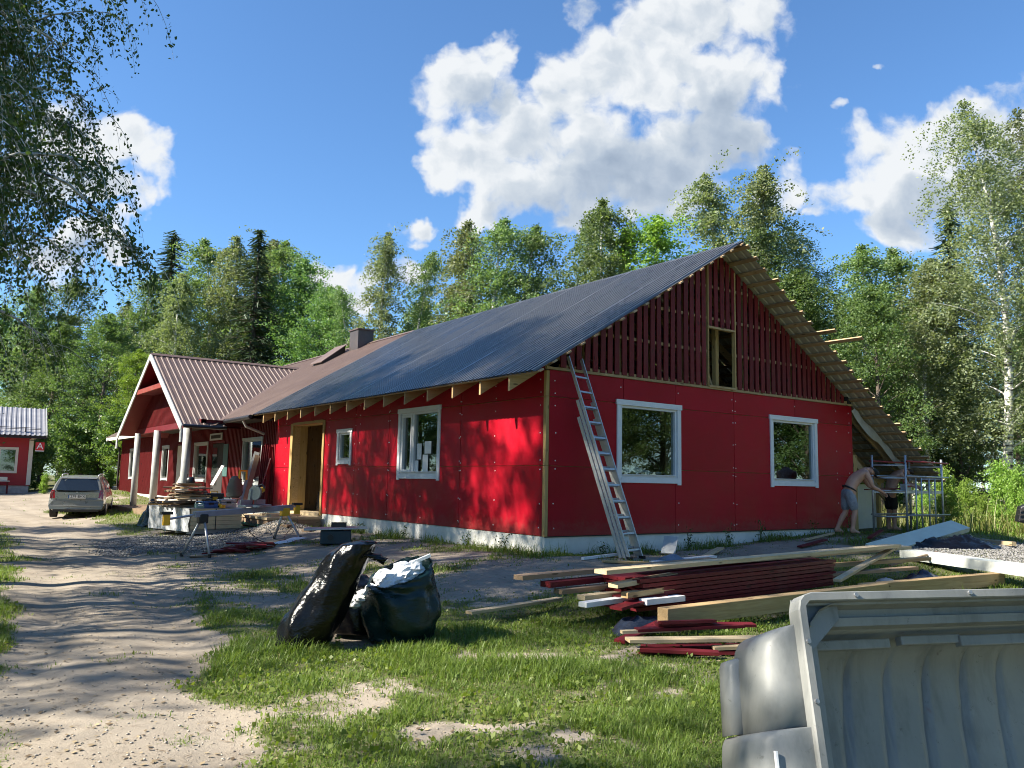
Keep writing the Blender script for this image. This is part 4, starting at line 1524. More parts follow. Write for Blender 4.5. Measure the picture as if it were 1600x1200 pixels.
# column, top row, depth, kind, width factor, where
TREES = [
    (20, 470, 58, 'birch_c', 1.1, 'above the small red house roof, at the left picture edge'),
    (95, 455, 60, 'birch_c', 1.1, 'left of the drive, behind the small house gable end'),
    (150, 505, 50, 'aspen_b', 1.2, 'directly above the parked car'),
    (62, 520, 52, 'aspen_a', 1.15, 'behind the red sign with the letter'),
    (215, 450, 62, 'birch_c', 1.0, 'left of the tall spruce at the wing gable'),
    (245, 392, 66, 'spruce_b', 1.0, 'with the pointed top left of the wing roof peak'),
    (268, 445, 58, 'birch_a', 1.0, 'just right of the pointed spruce'),
    (300, 402, 64, 'birch_c', 1.0, 'above the left part of the wing roof'),
    (335, 398, 62, 'birch_a', 0.95, 'above the middle of the wing roof'),
    (384, 386, 58, 'spruce_a', 0.9, 'the darkest one above the wing roof'),
    (398, 392, 64, 'birch_b', 1.1, 'behind the dark spruce above the wing roof'),
    (432, 398, 62, 'birch_c', 0.95, 'right of the dark spruce, first one'),
    (465, 420, 58, 'aspen_a', 1.0, 'right of the dark spruce, second one'),
    (500, 462, 56, 'aspen_b', 0.95, 'left of the chimney, over the wing ridge'),
    (190, 560, 46, 'ash', 1.15, 'low beside the wing bargeboard'),
    (545, 462, 54, 'birch_d', 1.0, 'just left of the chimney'),
    (585, 392, 50, 'birch_b', 1.0, 'rising over the chimney'),
    (628, 415, 52, 'birch_d', 1.05, 'first one right of the chimney'),
    (688, 362, 46, 'birch_a', 1.15, 'tallest one between chimney and roof middle'),
    (730, 462, 48, 'ash', 0.8, 'small one in the gap over the ridge'),
    (640, 480, 55, 'aspen_a', 1.0, 'behind the ridge right of the chimney'),
    (782, 366, 44, 'birch_c', 1.15, 'left of the pair over the middle of the ridge'),
    (832, 378, 45, 'birch_c', 1.1, 'right of the pair over the middle of the ridge'),
    (892, 375, 50, 'birch_d', 1.0, 'pale one between two groups above the ridge'),
    (950, 340, 44, 'birch_c', 1.0, 'with a pointed twig top over the ridge'),
    (985, 372, 46, 'ash', 1.1, 'left of the house peak'),
    (1050, 348, 44, 'ash', 1.15, 'close left of the house peak'),
    (1128, 286, 46, 'birch_b', 1.05, 'tall one right above the house peak, left of a pair'),
    (1196, 278, 45, 'birch_b', 1.15, 'tall one right above the house peak, right of a pair'),
    (1240, 352, 44, 'birch_d', 1.1, 'thin topped one right of the peak'),
    (1290, 362, 46, 'birch_big', 1.2, 'over the upper part of the lath edge'),
    (1345, 395, 43, 'birch_c', 1.2, 'over the middle of the lath edge'),
    (1290, 430, 40, 'aspen_a', 1.25, 'dense one behind the long laths'),
    (1415, 400, 44, 'birch_c', 1.25, 'left of the tallest birches on the right'),
    (1375, 450, 38, 'aspen_b', 1.0, 'dense one low behind the lath edge'),
    (1455, 410, 40, 'birch_b', 1.4, 'at the foot of the tall right pair'),
    (1500, 330, 46, 'spruce_b', 1.1, 'half hidden behind the tall right birch'),
    (1568, 178, 38, 'birch_big', 1.15, 'tallest one at the right picture edge'),
    (1640, 195, 40, 'birch_big', 1.15, 'cut off by the right picture edge'),
    (1580, 430, 44, 'birch_d', 1.2, 'bare stemmed one under the tallest right birch'),
    (1500, 560, 42, 'aspen_b', 0.9, 'low one behind the bright shrubs'),
    (1440, 560, 45, 'birch_d', 1.2, 'white stemmed one behind the scaffold'),
]
for (px, yt, dep, kind, wsc, where) in TREES:
    x, y = at_depth(px, dep)
    nm, desc = NICE[kind]
    place_tree(kind, x, y, top_h(px, yt, dep) * (1.11 if px < 960 else 1.06), 1.1 * wsc * dep / 48.0 * 0.92 if dep > 48 else wsc * 1.1, '%s %s' % (desc, where), 'trees behind the house', nm)
# second and third row of the wood: nothing tells these apart
r2 = random.Random(3)
for i in range(64):
    px = -120 + i * 30 + r2.uniform(-12, 12)
    dep = r2.uniform(64, 84)
    yt = 470 + r2.uniform(-35, 60)
    if 540 < px < 620 or 700 < px < 760:
        yt = 520
    x, y = at_depth(px, dep)
    kind = r2.choice(['birch_c', 'aspen_a', 'aspen_b', 'birch_d', 'spruce_a', 'birch_a'])
    place_tree(kind, x, y, top_h(px, yt, dep), 1.15, 'tree deep in the wood, hidden behind the front row of trees', 'trees deep in the wood', NICE[kind][0])
# understorey along the edge of the wood
for i in range(46):
    px = -60 + i * 37 + r2.uniform(-14, 14)
    dep = r2.uniform(43, 60) if px < 1250 else r2.uniform(32, 50)
    x, y = at_depth(px, dep)
    if (-0.6 < x < 13.5 and -1 < y < 36) or px > 1390:
        continue
    place_tree('bush_dark', x, y, r2.uniform(2.5, 5.0), 1.1, 'dark leafy shrub at the foot of the wood', 'shrubs at the foot of the wood', 'shrub', 'shrub')
for (px, dep, h, w, lab) in [(1478, 21.5, 2.0, 1.0, 'bright green shrub just right of the scaffold'), (1512, 24, 2.1, 1.0, 'bright green shrub in front of the white stem'), (1568, 22.5, 2.6, 1.0, 'tallest bright green shrub on the right'),
                             (1592, 21.5, 2.2, 0.9, 'bright green shrub above the mixer'), (1440, 25, 1.7, 1.1, 'bright green shrub seen through the scaffold bars'), (1540, 27, 1.8, 1.2, 'bright green shrub behind the tall grass'), (1620, 24, 2.4, 1.2, 'bright green shrub cut by the right picture edge'),
                             (172, 44, 1.2, 1.2, 'small shrub on the lawn right of the car'), (70, 40, 1.3, 1.0, 'small shrub by the corner of the small house')]:
    x, y = at_depth(px, dep)
    place_tree('bush', x, y, h * 0.66, w * 0.72, lab, 'bright shrubs', 'shrub', 'shrub')

# the big birch at the left whose boughs hang into the picture, and the trees that shade the yard
PROTO['birch_near'] = make_tree(21, 10, 0.24, 1.85, 76, 27, 36, 0.055, M['leaf_near'], M['birch_bark'], 0.95, 0.15, 42, 'round', 0.85, twigs=True, spread=0.045)
PROTO['birch_near2'] = PROTO['birch_near']
for (x, y, H, w, kind, lab) in [(-9.45, 1.1, 13.5, 0.92, 'birch_near', 'big old birch whose boughs hang into the upper left corner'),
                               (-9.0, 6.6, 15.0, 0.85, 'birch_near', 'darker birch behind the hanging boughs at the left picture edge')]:
    place_tree(kind, x, y, H, w, lab, None, 'birch_tree', rz=2.0 + y)
SHADE = [(-14.0, -6.2, 13.0, 'birch_thin', 1.1), (-11.8, 4.2, 17.0, 'birch_thin', 1.25), (-11.8, 8.6, 17.0, 'birch_thin', 1.25), (-12.2, 13.2, 17.0, 'birch_thin', 1.25),
         (-15.5, 12.0, 18.0, 'birch_thin', 1.2), (-15.5, 19.0, 16.0, 'birch_c', 1.0), (-17.5, 2.2, 18.0, 'birch_thin', 1.2), (-11.9, -10.4, 9.5, 'birch_thin', 1.0)]
rs = random.Random(8)
for i in range(26):
    SHADE.append((-26.0 - (i % 3) * 4.5 + rs.uniform(-1.2, 1.2), -16 + i * 2.3 + rs.uniform(-0.8, 0.8), rs.uniform(13, 17), rs.choice(['aspen_b', 'birch_c', 'aspen_a', 'spruce_a']), 1.15))
for (x, y) in ((-14, 44), (-18, 40), (-20, 47), (-24, 41), (-26, 50), (-31, 46), (-16, 52), (-22, 56), (-34, 54), (-29, 60), (-12, 49), (-38, 48)):
    SHADE.append((x, y, 13.0, 'aspen_b', 1.3))
for (x, y, H, kind, w) in SHADE:
    place_tree(kind, x, y, H, w, 'tree on the left side of the drive, whose shadow dapples the yard', 'trees shading the drive', NICE[kind][0], rz=x * 1.7)
for (x, y, H, kind) in [(2, -26, 12, 'aspen_b'), (7, -24, 13, 'birch_c'), (12, -25, 12, 'aspen_a'), (17, -22, 13, 'birch_c'), (22, -24, 13, 'aspen_b'), (27, -18, 13, 'birch_a'), (32, -21, 14, 'aspen_a'), (36, -13, 14, 'birch_c'), (40, -7, 14, 'aspen_a'), (-4, -29, 13, 'birch_c'), (14, -31, 15, 'aspen_b'), (30, -30, 16, 'aspen_b'), (20, -28, 16, 'aspen_b'), (24, -20, 13, 'aspen_b'), (30, -15, 13, 'aspen_b'), (34, -17, 14, 'aspen_b'), (18, -18, 10, 'aspen_b'), (38, -22, 16, 'aspen_a'), (33, -10, 12, 'aspen_b'), (9, -20, 10, 'aspen_b'), (-6, -24, 12, 'aspen_b'), (0, -21, 11, 'aspen_b'), (-13, -25, 13, 'aspen_a'), (4, -31, 14, 'aspen_b')]:
    place_tree(kind, x, y, H, 1.25, 'tree across the yard, seen mirrored in the gable windows', 'trees across the yard', NICE[kind][0])

# ------------------------------------------------------------------ grass, weeds, stones


def in_house(x, y):
    return ((x > 0.02) & (x < 12.3) & (y > 0.02) & (y < 34.5)) | ((x > -2.1) & (x < 0.5) & (y > 15.5) & (y < 24.4))


def blades(name, X, Y, Hh, Wd, lean, mat, rng):
    n = len(X)
    Z = GZ(X, Y) + heap(X, Y) - 0.01
    az = rng.uniform(0, 6.28, n)
    d = np.stack([np.cos(az), np.sin(az), np.zeros(n)], 1)
    s = np.stack([-np.sin(az), np.cos(az), np.zeros(n)], 1)
    base = np.stack([X, Y, Z], 1)
    ln = (lean * rng.uniform(0.15, 2.0, n) * Hh)[:, None]
    h = Hh[:, None]
    up = np.array([0, 0, 1.0])
    w = Wd[:, None]
    c1 = base + up * h * 0.55 + d * ln * 0.30
    c2 = base + up * h * np.clip(1.02 - 0.28 * (ln / h) ** 2, 0.35, 1.0) + d * ln * 1.0
    V = np.stack([base - s * w * .5, base + s * w * .5, c1 - s * w * .42, c1 + s * w * .42, c2 - s * w * .06, c2 + s * w * .06], 1).reshape(-1, 3)
    k = np.arange(n)[:, None] * 6
    F = np.concatenate([k + np.array([[0, 1, 3, 2]]), k + np.array([[2, 3, 5, 4]])], 0)
    return np_mesh(name, V, F, mat)


rg = np.random.default_rng(77)
N = 800000
ang = YAW + rg.uniform(-R(38), R(38), N)
rr = np.exp(rg.uniform(math.log(2.2), math.log(44), N))
GX_, GY_ = CAM_POS.x + rr * np.cos(ang), CAM_POS.y + rr * np.sin(ang)
ga = grass_amount(GX_, GY_)
lush = fbm(GX_ + 3, GY_ + 8, 0.7, 3)
keep = (rg.random(N) < np.clip(ga * 1.05, 0, 1) ** 1.3 * np.where(rr > 16, 0.55, 1.0)) & (~in_house(GX_, GY_)) & (gravel_amount(GX_, GY_) < 0.4)
X_, Y_, R_, A_, L_ = GX_[keep], GY_[keep], rr[keep], ga[keep], lush[keep]
Hh = (0.028 + 0.085 * A_ * np.clip((L_ - 0.30) * 2.6, 0.12, 1.5)) * rg.uniform(0.5, 1.35, len(X_))
Hh *= np.where(R_ > 12, 1.15, 1.0)
Wd = (0.0034 + 0.00052 * R_) * rg.uniform(0.7, 1.3, len(X_))
gme = blades('grass', X_, Y_, Hh, Wd, 0.75, M['grass'], rg)
tag(add_mesh('grass', gme), 'short green grass growing in patches on the yard', 'grass', kind='stuff')
ks = rg.random(len(X_)) < 0.10
tag(add_mesh('dry_grass', blades('dry_grass', X_[ks] + 0.02, Y_[ks], Hh[ks] * 0.8, Wd[ks] * 0.8, 1.3, M['reed'], rg)), 'dry straw coloured blades scattered through the lawn', 'grass', kind='stuff')
# tall rank grass beyond the scaffold
n = 30000
X_ = rg.uniform(11.2, 30, n)
Y_ = rg.uniform(-3.5, 22, n)
kp = (fbm(X_, Y_, 1.6, 3) > 0.36) & ((X_ > 12.9) | (Y_ < -1.2)) & (X_ + 0.4 * Y_ > 12.4)
X_, Y_ = X_[kp], Y_[kp]
Hh = rg.uniform(0.35, 1.05, len(X_)) * (0.6 + 0.7 * fbm(X_, Y_, 2.0, 2)) * np.clip((X_ - 10.8) / 2.6, 0.15, 1)
tag(add_mesh('tall_grass', blades('tall_grass', X_, Y_, Hh, rg.uniform(0.010, 0.022, len(X_)), 0.55, M['reed'], rg)), 'tall yellowish green grass beyond the scaffold', 'grass', kind='stuff')
# broad-leaved lawn weeds
n = 26000
ang = YAW + rg.uniform(-R(36), R(36), n)
rr = np.exp(rg.uniform(math.log(2.4), math.log(16), n))
X_, Y_ = CAM_POS.x + rr * np.cos(ang), CAM_POS.y + rr * np.sin(ang)
ga = grass_amount(X_, Y_)
cl = fbm(X_ - 6, Y_ + 2, 0.5, 3)
kp = (rg.random(n) < ga) & (cl > 0.50) & (~in_house(X_, Y_))
C = np.stack([X_[kp], Y_[kp], GZ(X_[kp], Y_[kp]) + rg.uniform(0.01, 0.07, kp.sum())], 1)
wm = leaf_mesh('lawn_weeds', C, 0.042, M['grass'], rg, aspect=0.75)
tag(add_mesh('lawn_weeds', wm), 'small broad leaved weeds among the lawn grass', 'weeds', kind='stuff')


def stones(name, X, Y, S, mat, rng):
    n = len(X)
    Z = GZ(X, Y) + heap(X, Y)
    o = np.array([(1, 0, 0), (0, 1, 0), (-1, 0, 0), (0, -1, 0), (0, 0, 0.75), (0, 0, -0.75)])
    J = rng.uniform(0.6, 1.3, (n, 6, 1))
    az = rng.uniform(0, 6.28, n)
    ca, sa = np.cos(az)[:, None], np.sin(az)[:, None]
    P = o[None] * J * S[:, None, None] * np.array([1, 0.75, 0.7])
    V = np.stack([P[..., 0] * ca - P[..., 1] * sa + X[:, None], P[..., 0] * sa + P[..., 1] * ca + Y[:, None], P[..., 2] + Z[:, None] + S[:, None] * 0.25], -1).reshape(-1, 3)
    f = np.array([(0, 1, 4), (1, 2, 4), (2, 3, 4), (3, 0, 4), (1, 0, 5), (2, 1, 5), (3, 2, 5), (0, 3, 5)])
    F = (np.arange(n)[:, None, None] * 6 + f[None]).reshape(-1, 3)
    return np_mesh(name, V, F, mat)


def M_island(name, c1, c2, rough=0.85):
    m, T, b = mat_new(name)
    geo = T.n.new('ShaderNodeNewGeometry')
    T.l.new(T.mix(geo.outputs['Random Per Island'], c1, c2), b.inputs['Base Color'])
    b.inputs['Roughness'].default_value = rough
    b.inputs['Specular IOR Level'].default_value = 0.2
    return m


M['stone'] = M_island('gravel_stone', (0.12, 0.117, 0.113), (0.32, 0.31, 0.295))
M['litter'] = M_island('dry_litter', (0.10, 0.07, 0.045), (0.42, 0.33, 0.20))
n = 60000
X_ = np.concatenate([rg.uniform(-6.6, -0.5, n // 2), rg.uniform(5.5, 12, n // 2)])
Y_ = np.concatenate([rg.uniform(5.0, 12, n // 2), rg.uniform(-5.5, 0.0, n // 2)])
kp = (rg.random(n) < gravel_amount(X_, Y_) + 3.0 * np.exp(-(((X_ + 1.25) / 0.55) ** 2 + ((Y_ - 8.9) / 0.6) ** 2)))
tag(add_mesh('gravel', stones('gravel', X_[kp], Y_[kp], rg.uniform(0.012, 0.034, kp.sum()), M['stone'], rg)), 'grey crushed gravel spread on the yard', 'gravel', kind='stuff')
n = 17000
ang = YAW + rg.uniform(-R(36), R(36), n)
rr = np.exp(rg.uniform(math.log(2.6), math.log(22), n))
X_, Y_ = CAM_POS.x + rr * np.cos(ang), CAM_POS.y + rr * np.sin(ang)
kp = (grass_amount(X_, Y_) < 0.5) & (~in_house(X_, Y_))
tag(add_mesh('pebbles', stones('pebbles', X_[kp], Y_[kp], rg.uniform(0.003, 0.012, kp.sum()) * rg.uniform(0.6, 1.5, kp.sum()), M_island('drive_pebble', (0.19, 0.165, 0.14), (0.50, 0.45, 0.38)), rg)), 'small pebbles strewn over the dirt drive', 'pebbles', kind='stuff')
# dry leaves, twigs and chips
n = 5200
ang = YAW + rg.uniform(-R(36), R(36), n)
rr = np.exp(rg.uniform(math.log(2.6), math.log(22), n))
X_, Y_ = CAM_POS.x + rr * np.cos(ang), CAM_POS.y + rr * np.sin(ang)
kp = ~in_house(X_, Y_)
X_, Y_ = X_[kp], Y_[kp]
n = len(X_)
az = rg.uniform(0, 6.28, n)
L = rg.uniform(0.015, 0.05, n) * np.where(rg.random(n) < 0.12, 3.0, 1.0)
Wt = np.where(L > 0.055, 0.004, L * 0.35)
d = np.stack([np.cos(az), np.sin(az), rg.uniform(-0.15, 0.15, n)], 1)
s = np.stack([-np.sin(az), np.cos(az), rg.uniform(-0.2, 0.2, n)], 1)
C = np.stack([X_, Y_, GZ(X_, Y_) + heap(X_, Y_) + 0.008], 1)
V = np.stack([C - d * L[:, None] * .5, C + s * Wt[:, None], C + d * L[:, None] * .5, C - s * Wt[:, None]], 1).reshape(-1, 3)
tag(add_mesh('litter', np_mesh('litter', V, np.arange(4 * n).reshape(-1, 4), M['litter'])), 'dry leaves, twigs and wood chips scattered on the ground', 'litter', kind='stuff')


def weed(x, y, h, n, label, leafmat='leaf_near', sz=0.05):
    o = empty('weed', (x, y, gz(x, y) - 0.01), 0, label, 'weed', 'weeds along the plinth')
    rng = np.random.default_rng(int(abs(x * 97 + y * 31)) + 3)
    mb = MB()
    C = []
    for i in range(n):
        a = rng.uniform(0, 6.28)
        r = rng.uniform(0.02, 0.25) * h
        top = np.array([math.cos(a) * r * 1.4, math.sin(a) * r * 1.4, h * rng.uniform(0.6, 1.0)])
        b0 = np.array([math.cos(a) * r * 0.4, math.sin(a) * r * 0.4, 0])
        mid = (top + b0) / 2 + rng.normal(size=3) * 0.02
        mb.tube([b0, mid, top], [0.005, 0.004, 0.002], 3, cap=False)
        for k in range(9):
            t = rng.uniform(0.25, 1)
            C.append(b0 + (top - b0) * t + rng.normal(size=3) * 0.035)
    mb.build('stem', M['leaf_aspen'], o)
    add_mesh('leaves', leaf_mesh('leaves', np.array(C), sz, M[leafmat], rng, aspect=0.5), o)


for (x, y, h, n, lab) in [(3.25, -0.28, 0.42, 5, 'leafy weed at the plinth below the nearer gable window'), (4.55, -0.25, 0.48, 6, 'leafy weed at the plinth between the gable windows, left one'), (5.45, -0.25, 0.50, 6, 'leafy weed at the plinth between the gable windows, right one'),
                          (7.4, -0.25, 0.36, 4, 'small weed at the plinth below the far gable window'), (8.95, -0.2, 0.55, 7, 'leafy weed behind the legs of the man in shorts'), (1.0, -0.4, 0.28, 6, 'low weed at the plinth left of the ladder foot'),
                          (-0.35, 0.75, 0.35, 5, 'grassy weed at the plinth near the house corner'), (-0.3, 1.9, 0.36, 5, 'thin weed at the side plinth, second from the corner'), (-0.3, 4.3, 0.30, 6, 'weed at the side plinth under the large window'), (-0.35, 6.2, 0.30, 6, 'weed at the side plinth near the table saw')]:
    weed(x, y, h, n, lab)
# tufts along the plinth
n = 5000
X_ = np.concatenate([rg.normal(-0.28, 0.16, n // 2), rg.uniform(0.0, 9.0, n // 2)])
Y_ = np.concatenate([rg.uniform(-0.2, 8.0, n // 2), rg.normal(-0.22, 0.12, n // 2)])
kp = (fbm(X_, Y_, 0.55, 3) > 0.50) & (~in_house(X_, Y_))
X_, Y_ = X_[kp], Y_[kp]
tag(add_mesh('plinth_grass', blades('plinth_grass', X_, Y_, rg.uniform(0.06, 0.28, len(X_)), rg.uniform(0.006, 0.011, len(X_)), 0.8, M['grass'], rg)), 'ragged grass tufts along the white plinth', 'grass', kind='stuff')
# ------------------------------------------------------------------ things in the yard


def plank(name, label, a, b, w, h, mat, group=None, cat='board', roll=0.0, parent=None, bevel=0.0):
    a, b = Vector(a), Vector(b)
    L = (b - a).length
    me = MB().box(-L / 2, L / 2, -w / 2, w / 2, -h / 2, h / 2).mesh(name, mat)
    o = bpy.data.objects.new(name, me)
    link(o, parent)
    d = (b - a).normalized()
    sd = Vector((0, 0, 1)).cross(d)
    if sd.length < 1e-5:
        sd = Vector((0, 1, 0))
    sd.normalize()
    up = d.cross(sd)
    rot = Matrix((d, sd, up)).transposed() @ Matrix.Rotation(roll, 3, 'X')
    o.matrix_local = Matrix.Translation((a + b) / 2) @ rot.to_4x4()
    if bevel:
        bv = o.modifiers.new('bevel', 'BEVEL')
        bv.width = bevel
        bv.segments = 1
    if label:
        tag(o, label, cat, group)
    return o


# --- extension ladder against the gable
lad = empty('extension_ladder', (0.98, -1.12, 0), 0, 'long aluminium extension ladder leaning on the gable wall', 'ladder')
LB, LT = Vector((1.05, -1.12, gz(1.05, -1.12))), Vector((0.55, -0.10, 3.40))


def ladder_section(mb, b0, t0, halfw, off, n, name, parent):
    side = Vector((1, 0.25, 0)).normalized()
    d = (t0 - b0).normalized()
    nrm = side.cross(d).normalized()
    for s in (-1, 1):
        MB().beam(b0 + side * s * halfw + nrm * off, t0 + side * s * halfw + nrm * off, 0.024, 0.055, up=nrm).build('rail', M['alu'], parent)
    L = (t0 - b0).length
    k = int(L / 0.28)
    for i in range(k):
        p = b0 + d * (0.16 + i * 0.28) + nrm * off
        MB().beam(p - side * halfw, p + side * halfw, 0.03, 0.028, up=nrm).build('rung', M['alu'], parent)


inv = lad.location
for (b0, t0, hw, off) in ((LB, LT, 0.20, 0.0), (LB, LB + (LT - LB) * 0.78, 0.222, -0.062), (LB + (LT - LB) * 0.02, LB + (LT - LB) * 0.70, 0.244, -0.124)):
    ladder_section(None, b0 - inv, t0 - inv, hw, off, 0, '', lad)
side = Vector((1, 0.25, 0)).normalized()
for s in (-1, 1):
    p = LB - inv + side * s * 0.2
    MB().box(p.x - 0.03, p.x + 0.03, p.y - 0.05, p.y + 0.05, p.z - 0.01, p.z + 0.05).build('foot', M['black'], lad)

# --- red board stack and timbers
r4 = random.Random(41)
S0, S1 = Vector((-2.22, -4.52, 0)), Vector((1.50, -4.46, 0))
dS = (S1 - S0).normalized()
nS = Vector((-dS.y, dS.x, 0))
for lay in range(7):
    for c in range(5):
        z0 = -0.150 + lay * 0.049
        z1 = z0 + 0.065
        off = nS * (c * 0.128 + 0.06)
        e0, e1 = r4.uniform(-0.14, 0.05), r4.uniform(-0.05, 0.07)
        a = S0 + off + dS * (e0 + 0.05 * lay * 0.3) + Vector((0, 0, z0 + r4.uniform(-.002, .002)))
        b = S1 + off + dS * e1 + Vector((0, 0, z1 + r4.uniform(-.002, .002)))
        nth = ['bottom', 'second', 'third', 'fourth', 'fifth', 'sixth', 'top'][lay]
        lb = 'dark red board in the long stack, front edge of the %s layer' % nth if c == 0 else ('dark red board on the top layer of the long stack, %s from the front' % ['', 'second', 'third', 'fourth', 'fifth'][c] if lay == 6 else 'dark red board hidden inside the long red stack')
        plank('board', lb, a, b, 0.124, 0.040, M['redboard_x'], 'boards in the red stack', roll=r4.uniform(-.05, .05))
for x in (-1.6, 1.0):
    plank('bearer', 'short timber bearer under the %s end of the red board stack' % ('left' if x < 0 else 'right'), (x, -4.75, gz(x, -4.5) + 0.03), (x, -3.8, gz(x, -4.5) + 0.03), 0.1, 0.07 + (0.05 if x > 0 else 0), M['wood_old'], cat='timber')
plank('long_plank', 'long pale plank lying on top of the red board stack', (-2.72, -4.38, 0.262), (3.45, -4.22, 0.345), 0.19, 0.045, M['wood_pale'])
plank('long_plank', 'second pale plank behind the one on top of the red stack', (-1.9, -4.10, 0.24), (4.4, -3.92, 0.27), 0.16, 0.05, M['wood_pale'])
plank('long_plank', 'pale plank sticking out right of the red stack, lowest of three', (0.4, -4.16, 0.12), (4.3, -4.30, 0.13), 0.14, 0.05, M['wood'])
plank('long_plank', 'weathered grey plank right of the red stack end', (0.9, -4.32, 0.02), (3.3, -4.62, 0.06), 0.14, 0.04, M['wood_old'])
plank('timber_beam', 'thick square timber beam in front of the red board stack', (-2.40, -4.98, -0.155), (1.75, -5.02, -0.125), 0.15, 0.185, M['wood'], cat='beam', bevel=0.004)
plank('timber_beam', 'thick pale timber beam right of the red stack, end facing the shrubs', (1.55, -4.84, -0.145), (5.15, -5.0, -0.155), 0.15, 0.19, M['wood'], cat='beam', bevel=0.004)
plank('board', 'narrow board leaning from the beam to the pale planks', (1.15, -4.72, 0.0), (3.9, -4.05, 0.33), 0.10, 0.035, M['wood_pale'])
for k, (a, b, w, h, mt, lb) in enumerate([
        ((-3.35, -3.75, 0.17), (0.2, -3.45, 0.20), 0.15, 0.05, 'wood_old', 'brown board with its end sticking out left of the ladder foot, topmost'),
        ((-3.05, -3.85, 0.09), (-0.2, -3.6, 0.11), 0.16, 0.06, 'redboard_x', 'dull red board under the brown one left of the red stack'),
        ((-2.95, -3.95, 0.02), (-0.3, -3.8, 0.04), 0.14, 0.05, 'wood_old', 'brown board third from the top left of the red stack'),
        ((-2.75, -4.1, -0.04), (-0.5, -3.95, -0.03), 0.13, 0.05, 'wood_pale', 'pale board low in the pile left of the red stack'),
        ((-3.75, -3.4, -0.22), (-2.3, -3.2, -0.19), 0.11, 0.03, 'wood_pale', 'thin pale lath lying alone on the grass left of the lumber'),
        ((-2.9, -4.3, -0.08), (-1.6, -4.2, -0.06), 0.12, 0.05, 'white', 'white painted lath end left of the red stack'),
        ((-2.60, -4.45, 0.12), (-1.5, -4.30, 0.16), 0.13, 0.05, 'wood_pale', 'short pale offcut at the left end of the red stack'),
        ((-2.50, -4.52, 0.02), (-1.7, -4.45, 0.04), 0.10, 0.06, 'wood', 'small timber offcut at the left end of the red stack'),
        ((-2.72, -4.62, -0.09), (-1.9, -4.5, -0.02), 0.16, 0.03, 'redboard_x', 'short red board sticking out under the left end of the stack'),
        ((-2.32, -4.62, -0.05), (-1.7, -4.6, -0.05), 0.12, 0.06, 'white', 'small white block at the left end of the red stack')]):
    plank('board', lb, a, b, w, h, M[mt])
# small offcut pile in front of the beam
P0 = Vector((-2.95, -5.55, 0))
gp = gz(-2.95, -5.5)
for k, (dx0, dy0, dx1, dy1, z0, z1, w, mt, lb) in enumerate([
        (-0.25, 0.12, 0.62, -0.52, 0.02, 0.03, 0.13, 'redboard_x', 'red offcut at the bottom of the small pile, front one'),
        (-0.10, 0.22, 0.85, -0.42, 0.03, 0.05, 0.13, 'redboard_x', 'red offcut at the bottom of the small pile, back one'),
        (-0.30, 0.05, 0.20, -0.45, 0.06, 0.06, 0.12, 'redboard_x', 'red offcut lying left in the small pile'),
        (0.30, -0.30, 0.80, -0.62, 0.07, 0.10, 0.10, 'wood_pale', 'short pale offcut low in the small pile'),
        (-0.36, 0.15, 0.78, -0.46, 0.13, 0.135, 0.17, 'wood_pale', 'wide pale plank across the small offcut pile'),
        (-0.05, 0.35, 0.95, -0.12, 0.165, 0.19, 0.12, 'redboard_x', 'red offcut on top of the small pile, left one'),
        (0.20, 0.32, 1.10, -0.15, 0.20, 0.19, 0.12, 'redboard_x', 'red offcut on top of the small pile, middle one'),
        (0.35, 0.42, 1.20, -0.02, 0.16, 0.17, 0.12, 'redboard_x', 'red offcut on top of the small pile, back one'),
        (0.15, 0.22, 0.70, 0.02, 0.235, 0.235, 0.10, 'redboard_x', 'short red offcut crowning the small pile'),
        (-0.2, 0.40, 0.35, 0.15, 0.15, 0.16, 0.07, 'wood_pale', 'narrow pale stick in the small offcut pile')]):
    plank('board', lb, P0 + Vector((dx0, dy0, gp + z0)), P0 + Vector((dx1, dy1, gp + z1)), w, 0.028, M[mt], roll=r4.uniform(-.12, .12))
plank('board', 'short red board leaning on the end of the thick beam', (-3.05, -5.02, gz(-3, -5) + 0.03), (-2.35, -4.92, gz(-2.4, -5) + 0.14), 0.13, 0.028, M['redboard_x'])


# --- crumpled sheets and bags
def crumple(name, label, cat, cx, cy, rx, ry, h, mat, seed, n=26, rz=0.0, zoff=0.0, rough=1.0):
    rng = np.random.default_rng(seed)
    P = []
    ox, oy = rng.uniform(0, 50, 2)
    for i in range(n):
        row = []
        for j in range(n * 2):
            t = i / (n - 1)
            an = 2 * math.pi * j / (n * 2)
            rad = t * (0.8 + 0.35 * float(fbm(ox + math.cos(an) * 1.3, oy + math.sin(an) * 1.3, 0.6, 3)))
            lx, ly = rx * rad * math.cos(an), ry * rad * math.sin(an)
            x = cx + lx * math.cos(rz) - ly * math.sin(rz)
            y = cy + lx * math.sin(rz) + ly * math.cos(rz)
            f = float(fbm(ox + lx * 3, oy + ly * 3, 0.55, 4))
            rid = abs(f - 0.5) * 2
            z = gz(x, y) + zoff + h * (1 - t ** 2.2) * (0.55 + 0.5 * f) + rough * h * 0.35 * (rid - 0.25) * (1 - t * 0.5) + 0.012
            row.append((x, y, max(z, gz(x, y) + zoff + 0.004)))
        P.append(row)
    o = MB().grid(P, closed_v=True).build(name, mat, None, smooth=True)
    return tag(o, label, cat)


